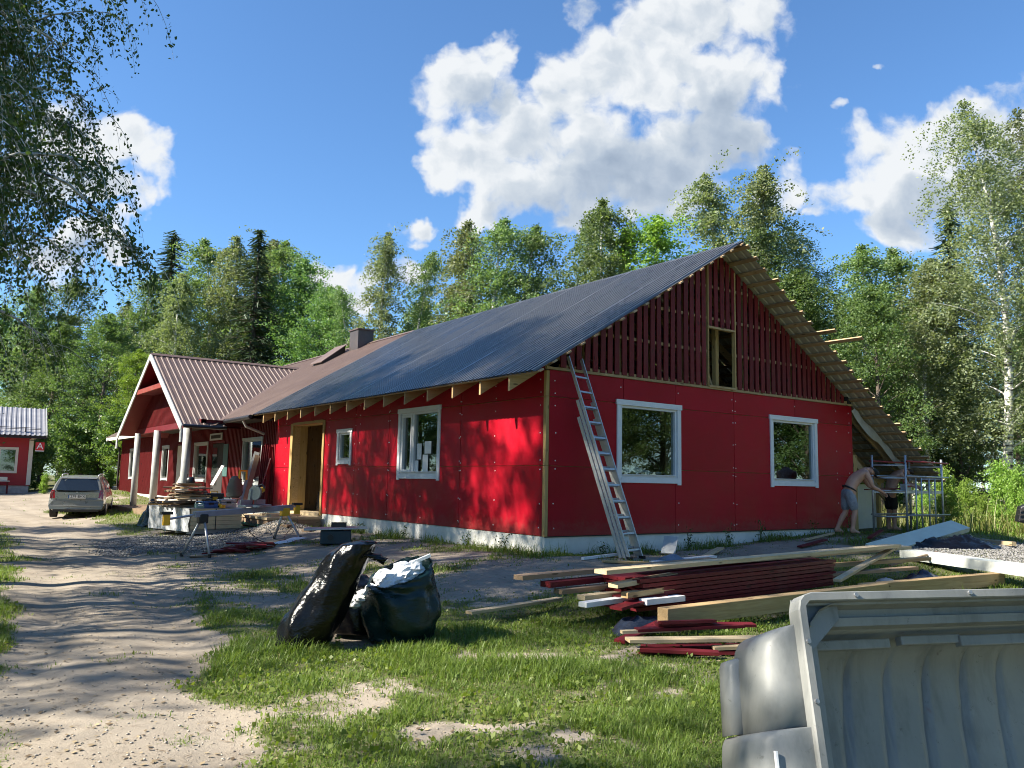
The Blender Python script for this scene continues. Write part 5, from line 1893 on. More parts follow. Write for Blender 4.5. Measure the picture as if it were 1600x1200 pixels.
def mk_film(name, c, rough=0.22):
    m, T, b = mat_new(name)
    tc = T.n.new('ShaderNodeTexCoord').outputs['Object']
    n = T.noise(T.vm('MULTIPLY', tc, (1.0, 1.0, 1.6)), 7.0, 5.0, 0.6, 1.4)
    n2 = T.noise(T.vm('MULTIPLY', tc, (1.0, 1.0, 4.0)), 5.0, 3.0, 0.6, 2.5)
    T.l.new(T.mix(n, [x * 0.7 for x in c], [x * 1.4 for x in c]), b.inputs['Base Color'])
    b.inputs['Roughness'].default_value = rough
    b.inputs['Specular IOR Level'].default_value = 0.35
    bump(T, b, T.m('ADD', n, T.m('MULTIPLY', n2, 0.6)), 0.28, 0.03)
    return m


M['bin_black'] = mk_film('black_bin_film', (0.003, 0.003, 0.004), 0.17)
M['bin_green'] = mk_film('dark_green_bin_film', (0.006, 0.020, 0.020))
M['film_navy'] = mk_film('dark_blue_film', (0.018, 0.024, 0.040), 0.35)
crumple('plastic_sheet', 'crumpled dark plastic sheet under the left end of the red stack', 'plastic sheet', -2.35, -4.66, 0.45, 0.30, 0.18, M['film_navy'], 4, rz=0.1)
crumple('plastic_sheet', 'dark plastic heap behind the white panels near the scaffold', 'plastic sheet', 8.6, -2.7, 1.0, 0.42, 0.24, M['bin_black'], 5, rz=-0.45, rough=2.0)
crumple('plastic_sheet', 'dark plastic wrap with white folds among the planks on the right', 'plastic sheet', 3.75, -4.45, 0.75, 0.28, 0.26, M['film_navy'], 6, rz=0.15)
crumple('packing_film', 'white packing film scraps beside the planks on the right', 'plastic sheet', 2.9, -4.38, 0.55, 0.14, 0.24, M['white'], 9, rz=0.2)
crumple('rag', 'bluish grey crumpled rag at the foot of the ladder', 'rag', 1.45, -1.55, 0.30, 0.2, 0.16, M_plain('grey_blue_cloth', (0.16, 0.20, 0.27), 0.9), 8)
crumple('plastic_sheet', 'dark sheet lying by the small offcut pile', 'plastic sheet', -2.05, -6.05, 0.45, 0.28, 0.08, M['film_navy'], 12)
crumple('tarp', 'folded dark green tarpaulin heap beside the porch steps', 'tarpaulin', -2.75, 14.6, 0.55, 0.75, 0.85, M['bin_green'], 15, rough=1.3)


def sack(name, label, base, axis_pts, radii, mat, seed, n=48, m=56, fold=0.10, squash=1.0):
    """soft filled bag swept along axis_pts with wrinkled skin"""
    rng = np.random.default_rng(seed)
    ox, oy = rng.uniform(0, 60, 2)
    ax = [Vector(p) for p in axis_pts]
    P = []
    for i in range(m):
        t = i / (m - 1)
        f = t * (len(ax) - 1)
        k = min(len(ax) - 2, int(f))
        u = f - k
        u2 = u * u * (3 - 2 * u)
        c = ax[k].lerp(ax[k + 1], u)
        r = radii[k] * (1 - u2) + radii[k + 1] * u2
        row = []
        for j in range(n):
            an = 2 * math.pi * j / n
            w = float(fbm(ox + math.cos(an) * 1.1 + t * 2.1, oy + math.sin(an) * 1.1 - t * 2.6, 0.42, 4)) - 0.5
            w2 = float(vnoise(ox + an * 1.7 + t * 5.0, oy + t * 9.0 + math.sin(an * 2 + ox) * 1.2, 1.0)) - 0.5
            w3 = abs(float(fbm(oy + an * 1.5, ox + t * 6.0 + an, 0.5, 3)) - 0.5)
            rr_ = r * (1 + 3.2 * fold * w + 0.55 * fold * w2 - 1.3 * fold * w3)
            row.append((c.x + rr_ * math.cos(an), c.y + rr_ * math.sin(an) * squash, c.z + 0.05 * r * w2))
        P.append(row)
    return MB().grid(P, closed_v=True), P


gb = gz(-5.55, -3.65)
# black bag, tall, leaning to the right over its neighbour
B0 = Vector((-5.70, -3.56, gb))
mbk, P = sack('garbage_bag', '', B0, [B0 + Vector(v) for v in ((0, 0, 0.005), (0.0, 0, 0.05), (0.05, -0.03, 0.22), (0.15, -0.09, 0.45), (0.25, -0.16, 0.68), (0.33, -0.22, 0.86), (0.39, -0.27, 0.96), (0.46, -0.32, 0.99), (0.49, -0.34, 0.98))],
              [0.02, 0.27, 0.285, 0.25, 0.225, 0.205, 0.17, 0.09, 0.01], M['bin_black'], 31, fold=0.11)
bb = mbk.build('garbage_bag', M['bin_black'], None, smooth=True)
tag(bb, 'tall shiny black garbage bag leaning to the right on the grass', 'garbage bag')
mbk, P = sack('k', '', B0, [B0 + Vector(v) for v in ((0.33, -0.22, 0.86), (0.45, -0.31, 0.87), (0.55, -0.38, 0.83), (0.59, -0.41, 0.77))], [0.13, 0.12, 0.085, 0.01], M['bin_black'], 33, n=24, m=20, fold=0.2)
mbk.build('knotted_top', M['bin_black'], bb, smooth=True)
# second black bag behind
B1 = Vector((-5.02, -3.28, gz(-5.0, -3.3)))
mbk, P = sack('g', '', B1, [B1 + Vector(v) for v in ((0, 0, 0.005), (0, 0, 0.05), (0, 0, 0.3), (-0.02, 0, 0.50), (-0.03, 0, 0.60), (-0.03, 0, 0.62))], [0.02, 0.26, 0.28, 0.22, 0.10, 0.01], M['bin_black'], 36, n=36, m=30, fold=0.12)
tag(mbk.build('garbage_bag', M['bin_black'], None, smooth=True), 'black garbage bag half hidden between the other two bags', 'garbage bag')
# dark green bag, open, filled with white foam waste
B2 = Vector((-4.76, -3.72, gz(-4.7, -3.7)))
ax = [B2 + Vector(v) for v in ((0, 0, 0.005), (0, 0, 0.04), (0.0, 0, 0.2), (0.0, 0, 0.40), (-0.01, 0, 0.58), (-0.02, 0, 0.70), (-0.02, 0, 0.745), (-0.02, 0, 0.70), (-0.02, 0, 0.56))]
mbk, P = sack('gg', '', B2, ax, [0.02, 0.33, 0.375, 0.37, 0.335, 0.315, 0.30, 0.285, 0.27], M['bin_green'], 52, fold=0.11, n=56, m=60)
for i, v in enumerate(mbk.v):                      # the mouth hangs lower on the left, toward the black bag
    if v[2] > B2.z + 0.45:
        k = (v[2] - B2.z - 0.45) / 0.3
        sx = (v[0] - B2.x) * 0.81 - (v[1] - B2.y) * 0.59
        sy_ = (v[0] - B2.x) * 0.59 + (v[1] - B2.y) * 0.80
        mbk.v[i] = (v[0], v[1], v[2] + k * (sx * 0.30 + sy_ * 0.34 - 0.06))
gbag = mbk.build('garbage_bag', M['bin_green'], None, smooth=True)
tag(gbag, 'open dark green garbage bag stuffed with white foam waste', 'garbage bag')
M['foam'] = M_plain('white_foam', (0.80, 0.81, 0.82), 0.7, var=0.06, bmp=0.5, scale=9)
rgf = np.random.default_rng(4)
fo = empty('foam_waste', tuple(B2), 0, 'white foam and plastic scraps filling the open green bag', 'foam waste')
for k in range(15):
    a = rgf.uniform(0, 6.28)
    r = rgf.uniform(0, 0.22)
    lx, ly = r * math.cos(a), r * math.sin(a)
    sx = lx * 0.81 - ly * 0.59
    z = 0.60 + sx * 0.30 + (lx * 0.59 + ly * 0.80) * 0.30 + rgf.uniform(-0.03, 0.06)
    mbk, P = sack('s', '', B2, [Vector((lx, ly, z - 0.09)), Vector((lx, ly, z - 0.05)), Vector((lx + 0.01, ly, z)), Vector((lx + 0.02, ly, z + 0.07)), Vector((lx + 0.03, ly, z + 0.09))], [0.01, 0.09, 0.10, 0.06, 0.01], None, 60 + k, n=12, m=9, fold=0.3)
    mbk.build('scrap', M['foam'], fo)
for k in range(3):                                 # scraps spilling over the low left lip
    lx, ly = -0.29 - 0.05 * k, 0.10 + 0.07 * k
    z = 0.50 - 0.06 * k
    mbk, P = sack('s', '', B2, [Vector((lx, ly, z - 0.09)), Vector((lx, ly, z - 0.04)), Vector((lx, ly, z + 0.03)), Vector((lx, ly, z + 0.06))], [0.01, 0.08, 0.07, 0.01], None, 90 + k, n=12, m=8, fold=0.3)
    mbk.build('scrap', M['foam'], fo)
plank('stick', None, (-0.12, 0.05, 0.66), (0.24, -0.12, 0.83), 0.06, 0.03, M['foam'], parent=fo)

# --- mitre saw stand with its long bar
st = empty('saw_stand', (-3.1, 6.1, gz(-3.1, 6.1)), 0, 'long aluminium saw stand with splayed legs and yellow brackets', 'saw stand')
o0 = Vector(st.location)
A0, A1 = Vector((-4.22, 5.33, 0.47)) - o0, Vector((-1.95, 6.55, 0.55)) - o0
dA = (A1 - A0).normalized()
nA = Vector((-dA.y, dA.x, 0)).normalized()
MB().beam(A0 - dA * 0.1, A1 + dA * 0.1, 0.09, 0.11).build('main_bar', M_plain('brushed_bar', (0.36, 0.39, 0.43), 0.55, 0.25), st, bevel=0.008)
MB().tube([A0 - dA * 0.75 + Vector((0, 0, -0.05)), A0], 0.022, 8).build('extension_arm', M['alu'], st)
MB().tube([A1, A1 + dA * 0.28 + Vector((0, 0, 0.02))], 0.022, 8).build('extension_arm', M['alu'], st)
for (c, end) in ((A0 - dA * 0.75, 0), (A1 + dA * 0.28, 1)):
    b = MB().box(c.x - 0.06, c.x + 0.06, c.y - 0.05, c.y + 0.05, c.z - 0.16, c.z + 0.04).build('stop_bracket', M['yellow'], st, bevel=0.01)
    MB().box(c.x - 0.10, c.x + 0.10, c.y - 0.06, c.y + 0.06, c.z + 0.04, c.z + 0.09).build('roller', M['black'], b)
for (c, sg_) in ((A0 + dA * 0.12, -1), (A1 - dA * 0.12, 1)):
    MB().box(c.x - 0.09, c.x + 0.09, c.y - 0.09, c.y + 0.09, c.z - 0.18, c.z + 0.0).build('leg_hub', M['black'] if sg_ < 0 else M['yellow'], st, bevel=0.02)
    for s2 in (-1, 1):
        ft = c + dA * (0.12 * sg_) + nA * s2 * 0.36
        ft.z = gz(ft.x + o0.x, ft.y + o0.y) - o0.z + 0.02
        lg = MB().tube([c + Vector((0, 0, -0.12)) + nA * s2 * 0.05, ft], 0.026, 8).build('leg', M['alu'], st, smooth=True)
        MB().tube([ft + Vector((0, 0, 0.05)), ft + Vector((0, 0, -0.02))], 0.032, 8).build('foot', M['black'], lg)
ms = empty('mitre_saw', tuple(o0 + (A0 + A1) / 2 + dA * 0.25 + Vector((0, 0, 0.06))), math.atan2(dA.y, dA.x), 'yellow and grey mitre saw mounted on the long saw stand', 'saw')
MB().tube([(0, 0, 0), (0, 0, 0.05)], 0.21, 24).build('turntable', M['steel'], ms)
MB().box(-0.38, 0.38, -0.10, 0.12, 0.0, 0.05).build('base', M['alu'], ms, bevel=0.01)
MB().box(-0.36, -0.06, 0.06, 0.09, 0.05, 0.15).build('fence', M['alu'], ms)
MB().box(0.06, 0.36, 0.06, 0.09, 0.05, 0.15).build('fence', M['alu'], ms)
MB().tube([(-0.02, 0.02, 0.30), (0.02, 0.02, 0.30)], 0.155, 28).build('blade_guard', M['steel'], ms)
MB().tube([(0.04, 0.02, 0.31), (0.22, 0.03, 0.36)], [0.075, 0.06], 14).build('motor', M['yellow'], ms)
MB().tube([(0.0, -0.02, 0.42), (0.0, -0.16, 0.47), (0.0, -0.22, 0.40)], 0.022, 8).build('handle', M['black'], ms)
MB().beam((0, 0.16, 0.05), (0, 0.12, 0.36), 0.09, 0.06).build('arm', M['alu'], ms)

# --- pallet of foam boards, wrapped in film
PX = Vector((-3.16, 9.75, 0))
e1 = (Vector((-1.83, 10.03, 0)) - PX).normalized()
e2 = Vector((-e1.y, e1.x, 0))
pl = empty('panel_pallet', (PX.x, PX.y, gz(-2.6, 10.4)), math.atan2(e1.y, e1.x), 'pack of pale yellow building panels on bearers, wrapped in clear film', 'panel pack')
M['foamy'] = M_plain('pale_yellow_panel', (0.62, 0.55, 0.33), 0.7, var=0.08)
for k in range(5):
    MB().box(0.02, 1.38, 0.0, 2.1, 0.12 + k * 0.098, 0.12 + k * 0.098 + 0.092).build('panel', M['foamy'], pl)
for k in range(4):
    MB().box(0.05, 1.33, 0.08 + k * 0.6, 0.22 + k * 0.6, 0.0, 0.118).build('bearer', M['greywhite'], pl)
P = []
for i in range(40):
    t = i / 39
    row = []
    for j in range(9):
        z = 0.06 + 0.56 * j / 8
        row.append((-0.015 - 0.03 * abs(math.sin(i * 1.3 + j * 0.6)) * rnd.random(), 2.14 * t - 0.02, z))
    P.append(row)
MB().grid(P).build('film_wrap', M_plain('cloudy_film', (0.55, 0.56, 0.57), 0.3, var=0.2), pl)
MB().box(-0.03, 1.42, -0.015, 2.15, 0.612, 0.625).build('cover_sheet', M['greywhite'], pl)
MB().box(0.66, 0.68, -0.012, -0.002, 0.10, 0.62).build('strap', M['black'], pl)
Mp = Matrix.Translation(pl.location) @ Matrix.Rotation(pl.rotation_euler.z, 4, 'Z')


def on_pallet(x, y, z):
    return Mp @ Vector((x, y, z + 0.63))


rw = random.Random(19)
for k in range(44):
    lay = k // 7
    yy = 0.95 + rw.uniform(-0.55, 0.6)
    half = 0.62 - 0.045 * lay
    xc = 0.28 + rw.uniform(-0.12, 0.15) + 0.02 * lay
    a = on_pallet(xc - half * rw.uniform(0.6, 1.0), yy + rw.uniform(-0.3, 0.3), 0.03 + lay * 0.085 + rw.uniform(-0.015, 0.02))
    b = on_pallet(xc + half * rw.uniform(0.6, 1.0), yy + rw.uniform(-0.3, 0.3), 0.03 + lay * 0.085 + rw.uniform(-0.015, 0.04))
    plank('old_board', 'old brown board in the heap on the wrapped panel pack', a, b, rw.uniform(0.09, 0.15), 0.03, M['wood_old'] if rw.random() < 0.7 else M['wood'], 'old boards heaped on the panel pack', roll=rw.uniform(-.3, .3))


def tool_case(name, label, cat, p, sx, sy, sz, rz, body, trim):
    o = empty(name, tuple(p), rz, label, cat)
    MB().box(-sx / 2, sx / 2, -sy / 2, sy / 2, 0, sz * 0.62).build('body', body, o, bevel=0.012)
    MB().box(-sx / 2 + .003, sx / 2 - .003, -sy / 2 + .003, sy / 2 - .003, sz * 0.64, sz).build('lid', body, o, bevel=0.012)
    MB().box(-0.06, 0.06, -sy / 2 - 0.018, -sy / 2 - 0.002, sz * 0.5, sz * 0.74).build('latch', trim, o)
    MB().tube([(-0.09, 0, sz), (-0.08, 0, sz + 0.05), (0.08, 0, sz + 0.05), (0.09, 0, sz)], 0.012, 6).build('handle', trim, o)
    return o


tool_case('tool_box', 'blue plastic box at the front of the wrapped panel pack', 'tool box', on_pallet(0.55, 0.15, 0), 0.36, 0.24, 0.16, 0.2, M['blue'], M['black'])
tool_case('tool_box', 'grey tool case on the right part of the wrapped panel pack', 'tool box', on_pallet(1.10, 0.30, 0), 0.42, 0.3, 0.2, 0.1, M['steel'], M['black'])
tool_case('tool_box', 'black tool case behind the grey one on the panel pack', 'tool box', on_pallet(1.05, 0.85, 0), 0.45, 0.32, 0.34, -0.1, M['black'], M['yellow'])
tool_case('tool_box', 'small pale green box beside the blue one on the panel pack', 'tool box', on_pallet(0.28, 0.12, 0), 0.2, 0.2, 0.1, 0.0, M_plain('pale_green_plastic', (0.25, 0.38, 0.34), 0.5), M['white'])
dr = empty('cordless_drill', tuple(on_pallet(0.80, 0.12, 0.0)), 0.5, 'yellow and black cordless drill lying on the panel pack', 'drill')
MB().tube([(-0.10, 0, 0.05), (0.06, 0, 0.05), (0.12, 0, 0.05)], [0.045, 0.045, 0.02], 12).build('body', M['yellow'], dr)
MB().beam((-0.04, 0, 0.03), (-0.06, -0.14, 0.03), 0.04, 0.05).build('grip', M['black'], dr)
MB().box(-0.12, 0.01, -0.22, -0.13, 0.0, 0.07).build('battery', M['yellow'], dr, bevel=0.01)
# table saw with a grey jacket-like cover on the porch
cv = empty('circular_saw', (-1.0, 13.2, gz(-1.0, 13.2)), 0.3, 'yellow handled machine under a grey cover beside the old window', 'machine')
mbk, P = sack('c', '', Vector((0, 0, 0)), [Vector((0, 0, z)) for z in (0.62, 0.66, 0.9, 1.15, 1.25, 1.27)], [0.02, 0.24, 0.22, 0.17, 0.1, 0.01], None, 71, n=20, m=20, fold=0.14)
mbk.build('cover', M_plain('grey_cover', (0.10, 0.105, 0.09), 0.8), cv, smooth=True)
MB().tube([(0.05, -0.10, 1.18), (0.05, -0.12, 1.42), (0.28, -0.12, 1.42), (0.30, -0.10, 1.16)], 0.035, 8).build('handle', M['yellow'], cv)
for (lx, ly) in ((-.2, -.2), (.2, -.2), (.2, .2), (-.2, .2)):
    MB().tube([(lx, ly, 0.63), (lx * 1.4, ly * 1.4, 0)], 0.02, 6).build('leg', M['steel'], cv)
MB().box(-0.3, 0.3, -0.3, 0.3, 0.60, 0.64).build('table', M['steel'], cv)

# leaning things by the old wall
plank('plank', 'wide grey and white plank leaning at the old window', (-1.15, 12.55, 0.05), (-0.15, 13.95, 1.95), 0.16, 0.03, M['greywhite'], roll=0.4)
plank('plank', 'dark board leaning behind the white plank at the old window', (-1.05, 12.45, 0.0), (-0.2, 13.75, 1.85), 0.14, 0.03, M['wood_old'], roll=0.4)
plank('lath', 'thin reddish lath leaning by the doorway', (-0.75, 12.35, 0.0), (-0.08, 12.95, 1.75), 0.035, 0.03, M['redboard_x'])
plank('lath', 'thin white lath leaning at the old window', (-1.2, 13.1, 0.0), (-0.4, 13.7, 1.2), 0.04, 0.025, M['greywhite'])
plank('level', 'white spirit level leaning by the porch door', (-0.7, 16.5, 0.9), (-0.25, 16.9, 1.55), 0.10, 0.03, M['white'], cat='level', roll=0.3)
for k in range(5):
    y = 12.98 + k * 0.16
    plank('board', 'red cladding board standing against the old wall, %s from the doorway' % ['first', 'second', 'third', 'fourth', 'fifth'][k], (-0.16 - 0.02 * (k % 2), y, 0.2), (-0.06, y + 0.03, 2.1 + 0.05 * (k % 3)), 0.10, 0.025, M['redboard_x'], 'boards standing by the doorway', roll=1.2)
ch2 = empty('wooden_chair', (-1.05, 17.1, 0.02), 0.2, 'dark red wooden chair on the porch in front of the door', 'chair')
for (lx, ly, h) in ((-.2, -.2, .45), (.2, -.2, .45), (.2, .2, .95), (-.2, .2, .95)):
    MB().box(lx - .02, lx + .02, ly - .02, ly + .02, 0, h).build('leg', M['redboard'], ch2)
MB().box(-.23, .23, -.23, .23, .45, .48).build('seat', M['redboard'], ch2)
for z in (0.62, 0.75, 0.88):
    MB().box(-.18, .18, .19, .215, z, z + .06).build('back_slat', M['redboard'], ch2)
ket = empty('kettle', tuple(on_pallet(0.72, 1.5, 0.55)), 0, 'black kettle standing on top of the heap of old boards', 'kettle')
MB().tube([(0, 0, 0), (0, 0, 0.04), (0, 0, 0.16), (0, 0, 0.20)], [0.10, 0.12, 0.10, 0.05], 16).build('body', M['black'], ket, smooth=True)
MB().tube([(-0.09, 0, 0.17), (-0.08, 0, 0.27), (0.08, 0, 0.27), (0.09, 0, 0.17)], 0.012, 6).build('handle', M['black'], ket)

# --- step at the doorway, offcuts in front
stp = empty('door_step', (-0.75, 10.3, gz(-0.75, 10.3)), 0, 'low wooden step wrapped in film before the open doorway', 'step')
MB().box(-0.75, 0.70, -1.2, 1.1, 0.20, 0.26).build('tread', M['wood_pale'], stp)
MB().box(-0.72, 0.68, -1.17, 1.07, 0.0, 0.195).build('riser', M['wood_old'], stp)
MB().box(-0.735, -0.722, -1.18, 1.08, 0.0, 0.07).build('film_strip', M_plain('green_film', (0.02, 0.10, 0.08), 0.3), stp)
M['brick'] = M_plain('old_brick', (0.30, 0.13, 0.09), 0.9, var=0.25)
for (x, y, w, lb) in ((-1.35, 8.35, 0.3, 'brown cardboard piece on the ground by the step'), (-1.1, 7.6, 0.25, 'small brown offcut on the ground near the table saw')):
    plank('offcut', lb, (x, y, gz(x, y) + 0.03), (x + w, y + 0.2, gz(x, y) + 0.04), 0.2, 0.05, M['wood_old'], cat='offcut')
for k in range(3):
    plank('beam_offcut', ['timber offcut lying on the step, front one', 'timber offcut lying on the step, middle one', 'timber offcut lying on the step, back one'][k], (-1.3, 9.4 + 0.35 * k, gz(-.75, 10.3) + 0.295), (-0.5, 9.5 + 0.4 * k, gz(-.75, 10.3) + 0.295), 0.1, 0.05, M['wood_pale'], cat='offcut')
# red offcut heap under the stand
for k in range(26):
    a = rw.uniform(-0.5, 0.5)
    cx, cy = -3.25 + rw.gauss(0, 0.34), 5.35 + rw.gauss(0, 0.16)
    z = gz(cx, cy) + 0.03 + 0.17 * max(0, 1 - abs(cx + 3.2) / 0.6) * rw.random()
    L = rw.uniform(0.14, 0.34)
    an = rw.uniform(-0.9, 0.5)
    plank('offcut', 'dark red wood offcut in the heap under the saw stand', (cx - math.cos(an) * L, cy - math.sin(an) * L, z + rw.uniform(-.02, .03)), (cx + math.cos(an) * L, cy + math.sin(an) * L, z + rw.uniform(-.02, .05)), rw.uniform(0.06, 0.12), 0.026,
          M['redboard_x'] if rw.random() < 0.75 else M['wood_old'], 'red offcuts under the saw stand', cat='offcut', roll=rw.uniform(-.4, .4))
for (x, y, lb) in ((-2.3, 5.9, 'white plastic scrap lying right of the red offcut heap'), (-1.9, 6.2, 'white plastic scrap by the right legs of the saw stand'), (-2.9, 5.75, 'white plastic scrap on top of the red offcut heap')):
    crumple('plastic_scrap', lb, 'plastic scrap', x, y, 0.26, 0.14, 0.06, M['white'], int(x * -10), n=12)
mbc = MB()
pts = [Vector((A0 + (A1 - A0) * 0.45) + o0) + Vector((0, -0.05, -0.05)), Vector((-2.95, 5.75, 0.0)), Vector((-2.7, 5.6, gz(-2.7, 5.6) + .02)), Vector((-2.1, 6.3, gz(-2.1, 6.3) + .02)), Vector((-1.2, 8.3, gz(-1.2, 8.3) + .02)), Vector((-0.4, 9.6, 0.25))]
sm = []
for i in range(len(pts) - 1):
    for k in range(6):
        sm.append(pts[i].lerp(pts[i + 1], k / 6) + Vector((0.05 * math.sin(i * 3 + k), 0.04 * math.cos(k * 1.3), 0)))
tag(mbc.tube(sm + [pts[-1]], 0.008, 6).build('power_cord', M['black'], None, smooth=True), 'black power cord running from the saw to the doorway', 'cord')

# --- table saw by the side wall
ts = empty('table_saw', (-1.72, 4.55, gz(-1.72, 4.55)), R(-25), 'dark blue table saw with grey tilted top beside the side wall', 'table saw')
MB().box(-0.30, 0.30, -0.28, 0.28, 0.0, 0.27).build('base', M_plain('dark_teal_plastic', (0.012, 0.035, 0.05), 0.45), ts, bevel=0.02)
MB().hexa([(-0.62, -0.33, 0.265), (0.42, -0.33, 0.30), (0.42, 0.33, 0.30), (-0.62, 0.33, 0.265), (-0.62, -0.33, 0.295), (0.42, -0.33, 0.33), (0.42, 0.33, 0.33), (-0.62, 0.33, 0.295)]).build('table', M['steel'], ts, bevel=0.004)
MB().box(-0.1, 0.2, -0.01, 0.01, 0.32, 0.42).build('blade_guard', M['black'], ts)
MB().box(0.42, 0.62, -0.25, -0.2, 0.30, 0.33).build('rail', M['alu'], ts)
MB().box(0.42, 0.62, 0.2, 0.25, 0.30, 0.33).build('rail', M['alu'], ts)
MB().tube([(-0.1, -0.3, 0.14), (-0.1, -0.34, 0.14)], 0.06, 12).build('hand_wheel', M['black'], ts)
# bags inside the doorway
mbk, P = sack('d', '', Vector((0.8, 10.9, 0.28)), [Vector((0.9, 10.9, 0.28 + z)) for z in (0.0, 0.03, 0.3, 0.5, 0.62, 0.65)], [0.02, 0.33, 0.35, 0.28, 0.12, 0.01], None, 44, n=24, m=22, fold=0.14)
tag(mbk.build('garbage_bag', M['bin_black'], None, smooth=True), 'dark garbage bag standing inside the open doorway', 'garbage bag')
# papers in the side window
for k, (y0, y1, z0, z1, lb) in enumerate(((4.40, 4.56, 1.38, 1.62, 'white sheet of paper low in the side window, left one'), (4.00, 4.22, 1.38, 1.74, 'white sheet of paper low in the side window, right one'), (4.28, 4.46, 1.64, 1.98, 'white sheet of paper higher in the side window, left one'), (3.88, 4.15, 1.76, 2.02, 'white sheet of paper higher in the side window, right one'))):
    tag(MB().box(0.034, 0.038, y0, y1, z0, z1).build('paper_sheet', M['white'], None), lb, 'paper')

# --- debris by the gable plinth
for k, (a, b, w, h, mt, lb) in enumerate([
        ((0.1, -1.35, 0.02), (0.75, -1.75, 0.02), 0.1, 0.03, 'wood', 'short yellow board on the soil left of the ladder foot'),
        ((2.05, -0.9, 0.04), (2.3, -0.75, 0.30), 0.25, 0.03, 'greywhite', 'small grey plate leaning by the ladder foot'),
        ((2.2, -1.5, 0.03), (3.4, -0.95, 0.08), 0.12, 0.03, 'wood_pale', 'pale board end sticking up right of the ladder foot'),
        ((1.0, -1.55, 0.0), (2.6, -1.45, 0.02), 0.14, 0.04, 'white', 'white lath lying on the soil right of the ladder foot'),
        ((-0.1, -1.1, 0.02), (1.1, -0.75, 0.03), 0.05, 0.04, 'white', 'white pipe piece lying left behind the ladder foot'),
        ((6.0, -0.95, 0.06), (7.3, -0.75, 0.07), 0.06, 0.03, 'wood_pale', 'thin lath on the soil below the far gable window'),
        ((5.3, -1.3, 0.05), (6.3, -1.2, 0.06), 0.12, 0.025, 'redboard_x', 'red board scrap on the soil before the gable'),
        ((7.4, -1.5, 0.10), (8.6, -1.1, 0.11), 0.10, 0.025, 'redboard_x', 'red board scrap near the feet of the man in shorts')]):
    g0, g1 = gz(a[0], a[1]), gz(b[0], b[1])
    plank('board', lb, (a[0], a[1], g0 + a[2] * 0.5 + h / 2), (b[0], b[1], g1 + b[2] + h / 2), w, h, M[mt])

# --- pale sandwich panels on the right
M['pale_green'] = M_plain('pale_green_panel', (0.60, 0.66, 0.55), 0.5, var=0.08)
vR = CAM_POS + pix_dir(1500, 822) * 18.2
plank('sandwich_panel', 'pale green panel tilted up toward the shrubs', (6.5, -2.15, 0.02), (vR.x, vR.y, vR.z), 0.42, 0.10, M['pale_green'], cat='panel', roll=0.35)
plank('sandwich_panel', 'white edged panel lying toward the right picture edge', (6.15, -3.0, 0.03), (4.2, -7.2, 0.02), 0.36, 0.16, M_plain('white_panel', (0.66, 0.68, 0.62), 0.5, var=0.08), cat='panel')
plank('sandwich_panel', 'short white panel box in front of the scaffold', (7.45, -1.6, 0.05), (10.0, -1.2, 0.10), 0.45, 0.13, M['white'], cat='panel')
plank('lath', 'pale lath lying on the gravel by the mixer', (11.0, -1.6, 0.1), (10.0, -3.2, 0.12), 0.1, 0.08, M['wood_pale'])
plank('lath', 'thin stick across the gap between beam and white panel', (3.9, -3.9, 0.0), (6.2, -3.5, 0.1), 0.04, 0.03, M['wood_old'])

# --- concrete mixer at the right edge
mx = empty('concrete_mixer', (9.9, -3.75, gz(9.75, -3.75) - 0.0), R(36 - 90), 'red concrete mixer with black motor box at the right picture edge', 'concrete mixer')
# local x points right in the picture, y away
M['mix_red'] = M_plain('worn_red_paint', (0.34, 0.035, 0.04), 0.5, var=0.2)
M['mix_brown'] = M_plain('muddy_steel', (0.20, 0.12, 0.10), 0.75, var=0.25)
mbk = MB()
mbk.hexa([(-0.42, -0.16, 0.62), (-0.12, -0.2, 0.55), (-0.12, 0.2, 0.55), (-0.42, 0.16, 0.62), (-0.36, -0.14, 0.92), (-0.12, -0.2, 1.02), (-0.12, 0.2, 1.02), (-0.36, 0.14, 0.92)])
mo = mbk.build('motor_box', M['black'], mx, bevel=0.02)
for z in (0.66, 0.76, 0.86):
    MB().box(-0.43, -0.12, -0.215, -0.19, z, z + 0.02).build('rib', M['dark'], mo)
MB().box(-0.12, -0.04, -0.24, 0.24, 0.48, 1.08).build('side_plate', M['mix_brown'], mx)
MB().box(-0.04, 0.9, -0.22, 0.22, 0.98, 1.06).build('top_frame', M['mix_red'], mx)
P = []
for i in range(10):
    t = i / 9
    r_ = [0.10, 0.28, 0.36, 0.42, 0.42, 0.40, 0.34, 0.28, 0.24, 0.22][i]
    P.append([(0.55 + r_ * math.cos(a), -0.35 + t * 0.8 + 0.0, 0.85 + r_ * math.sin(a)) for a in [k * math.pi / 12 for k in range(24)]])
MB().grid(P, closed_v=True).build('drum', M['mix_red'], mx, smooth=True)
MB().tube([(-0.06, -0.25, 0.88), (0.1, -0.4, 0.86), (0.4, -0.48, 0.85)], 0.03, 8).build('tilt_bar', M['mix_red'], mx)
for s2 in (-1, 1):
    MB().tube([(0.0, 0, 0.55), (0.0, s2 * 0.1, 0.3), (-0.22 if s2 < 0 else 0.1, s2 * 0.42, 0.0)], 0.035, 8).build('leg', M['mix_brown'], mx)
MB().tube([(0.0, 0, 0.6), (0.0, 0, 0.3), (0.85, 0, 0.25)], 0.04, 8).build('frame', M['mix_brown'], mx)
for s2 in (-1, 1):
    MB().tube([(0.85, s2 * 0.26, 0.2), (0.85, s2 * 0.34, 0.2)], 0.2, 20).build('wheel', M['rubber'], mx)

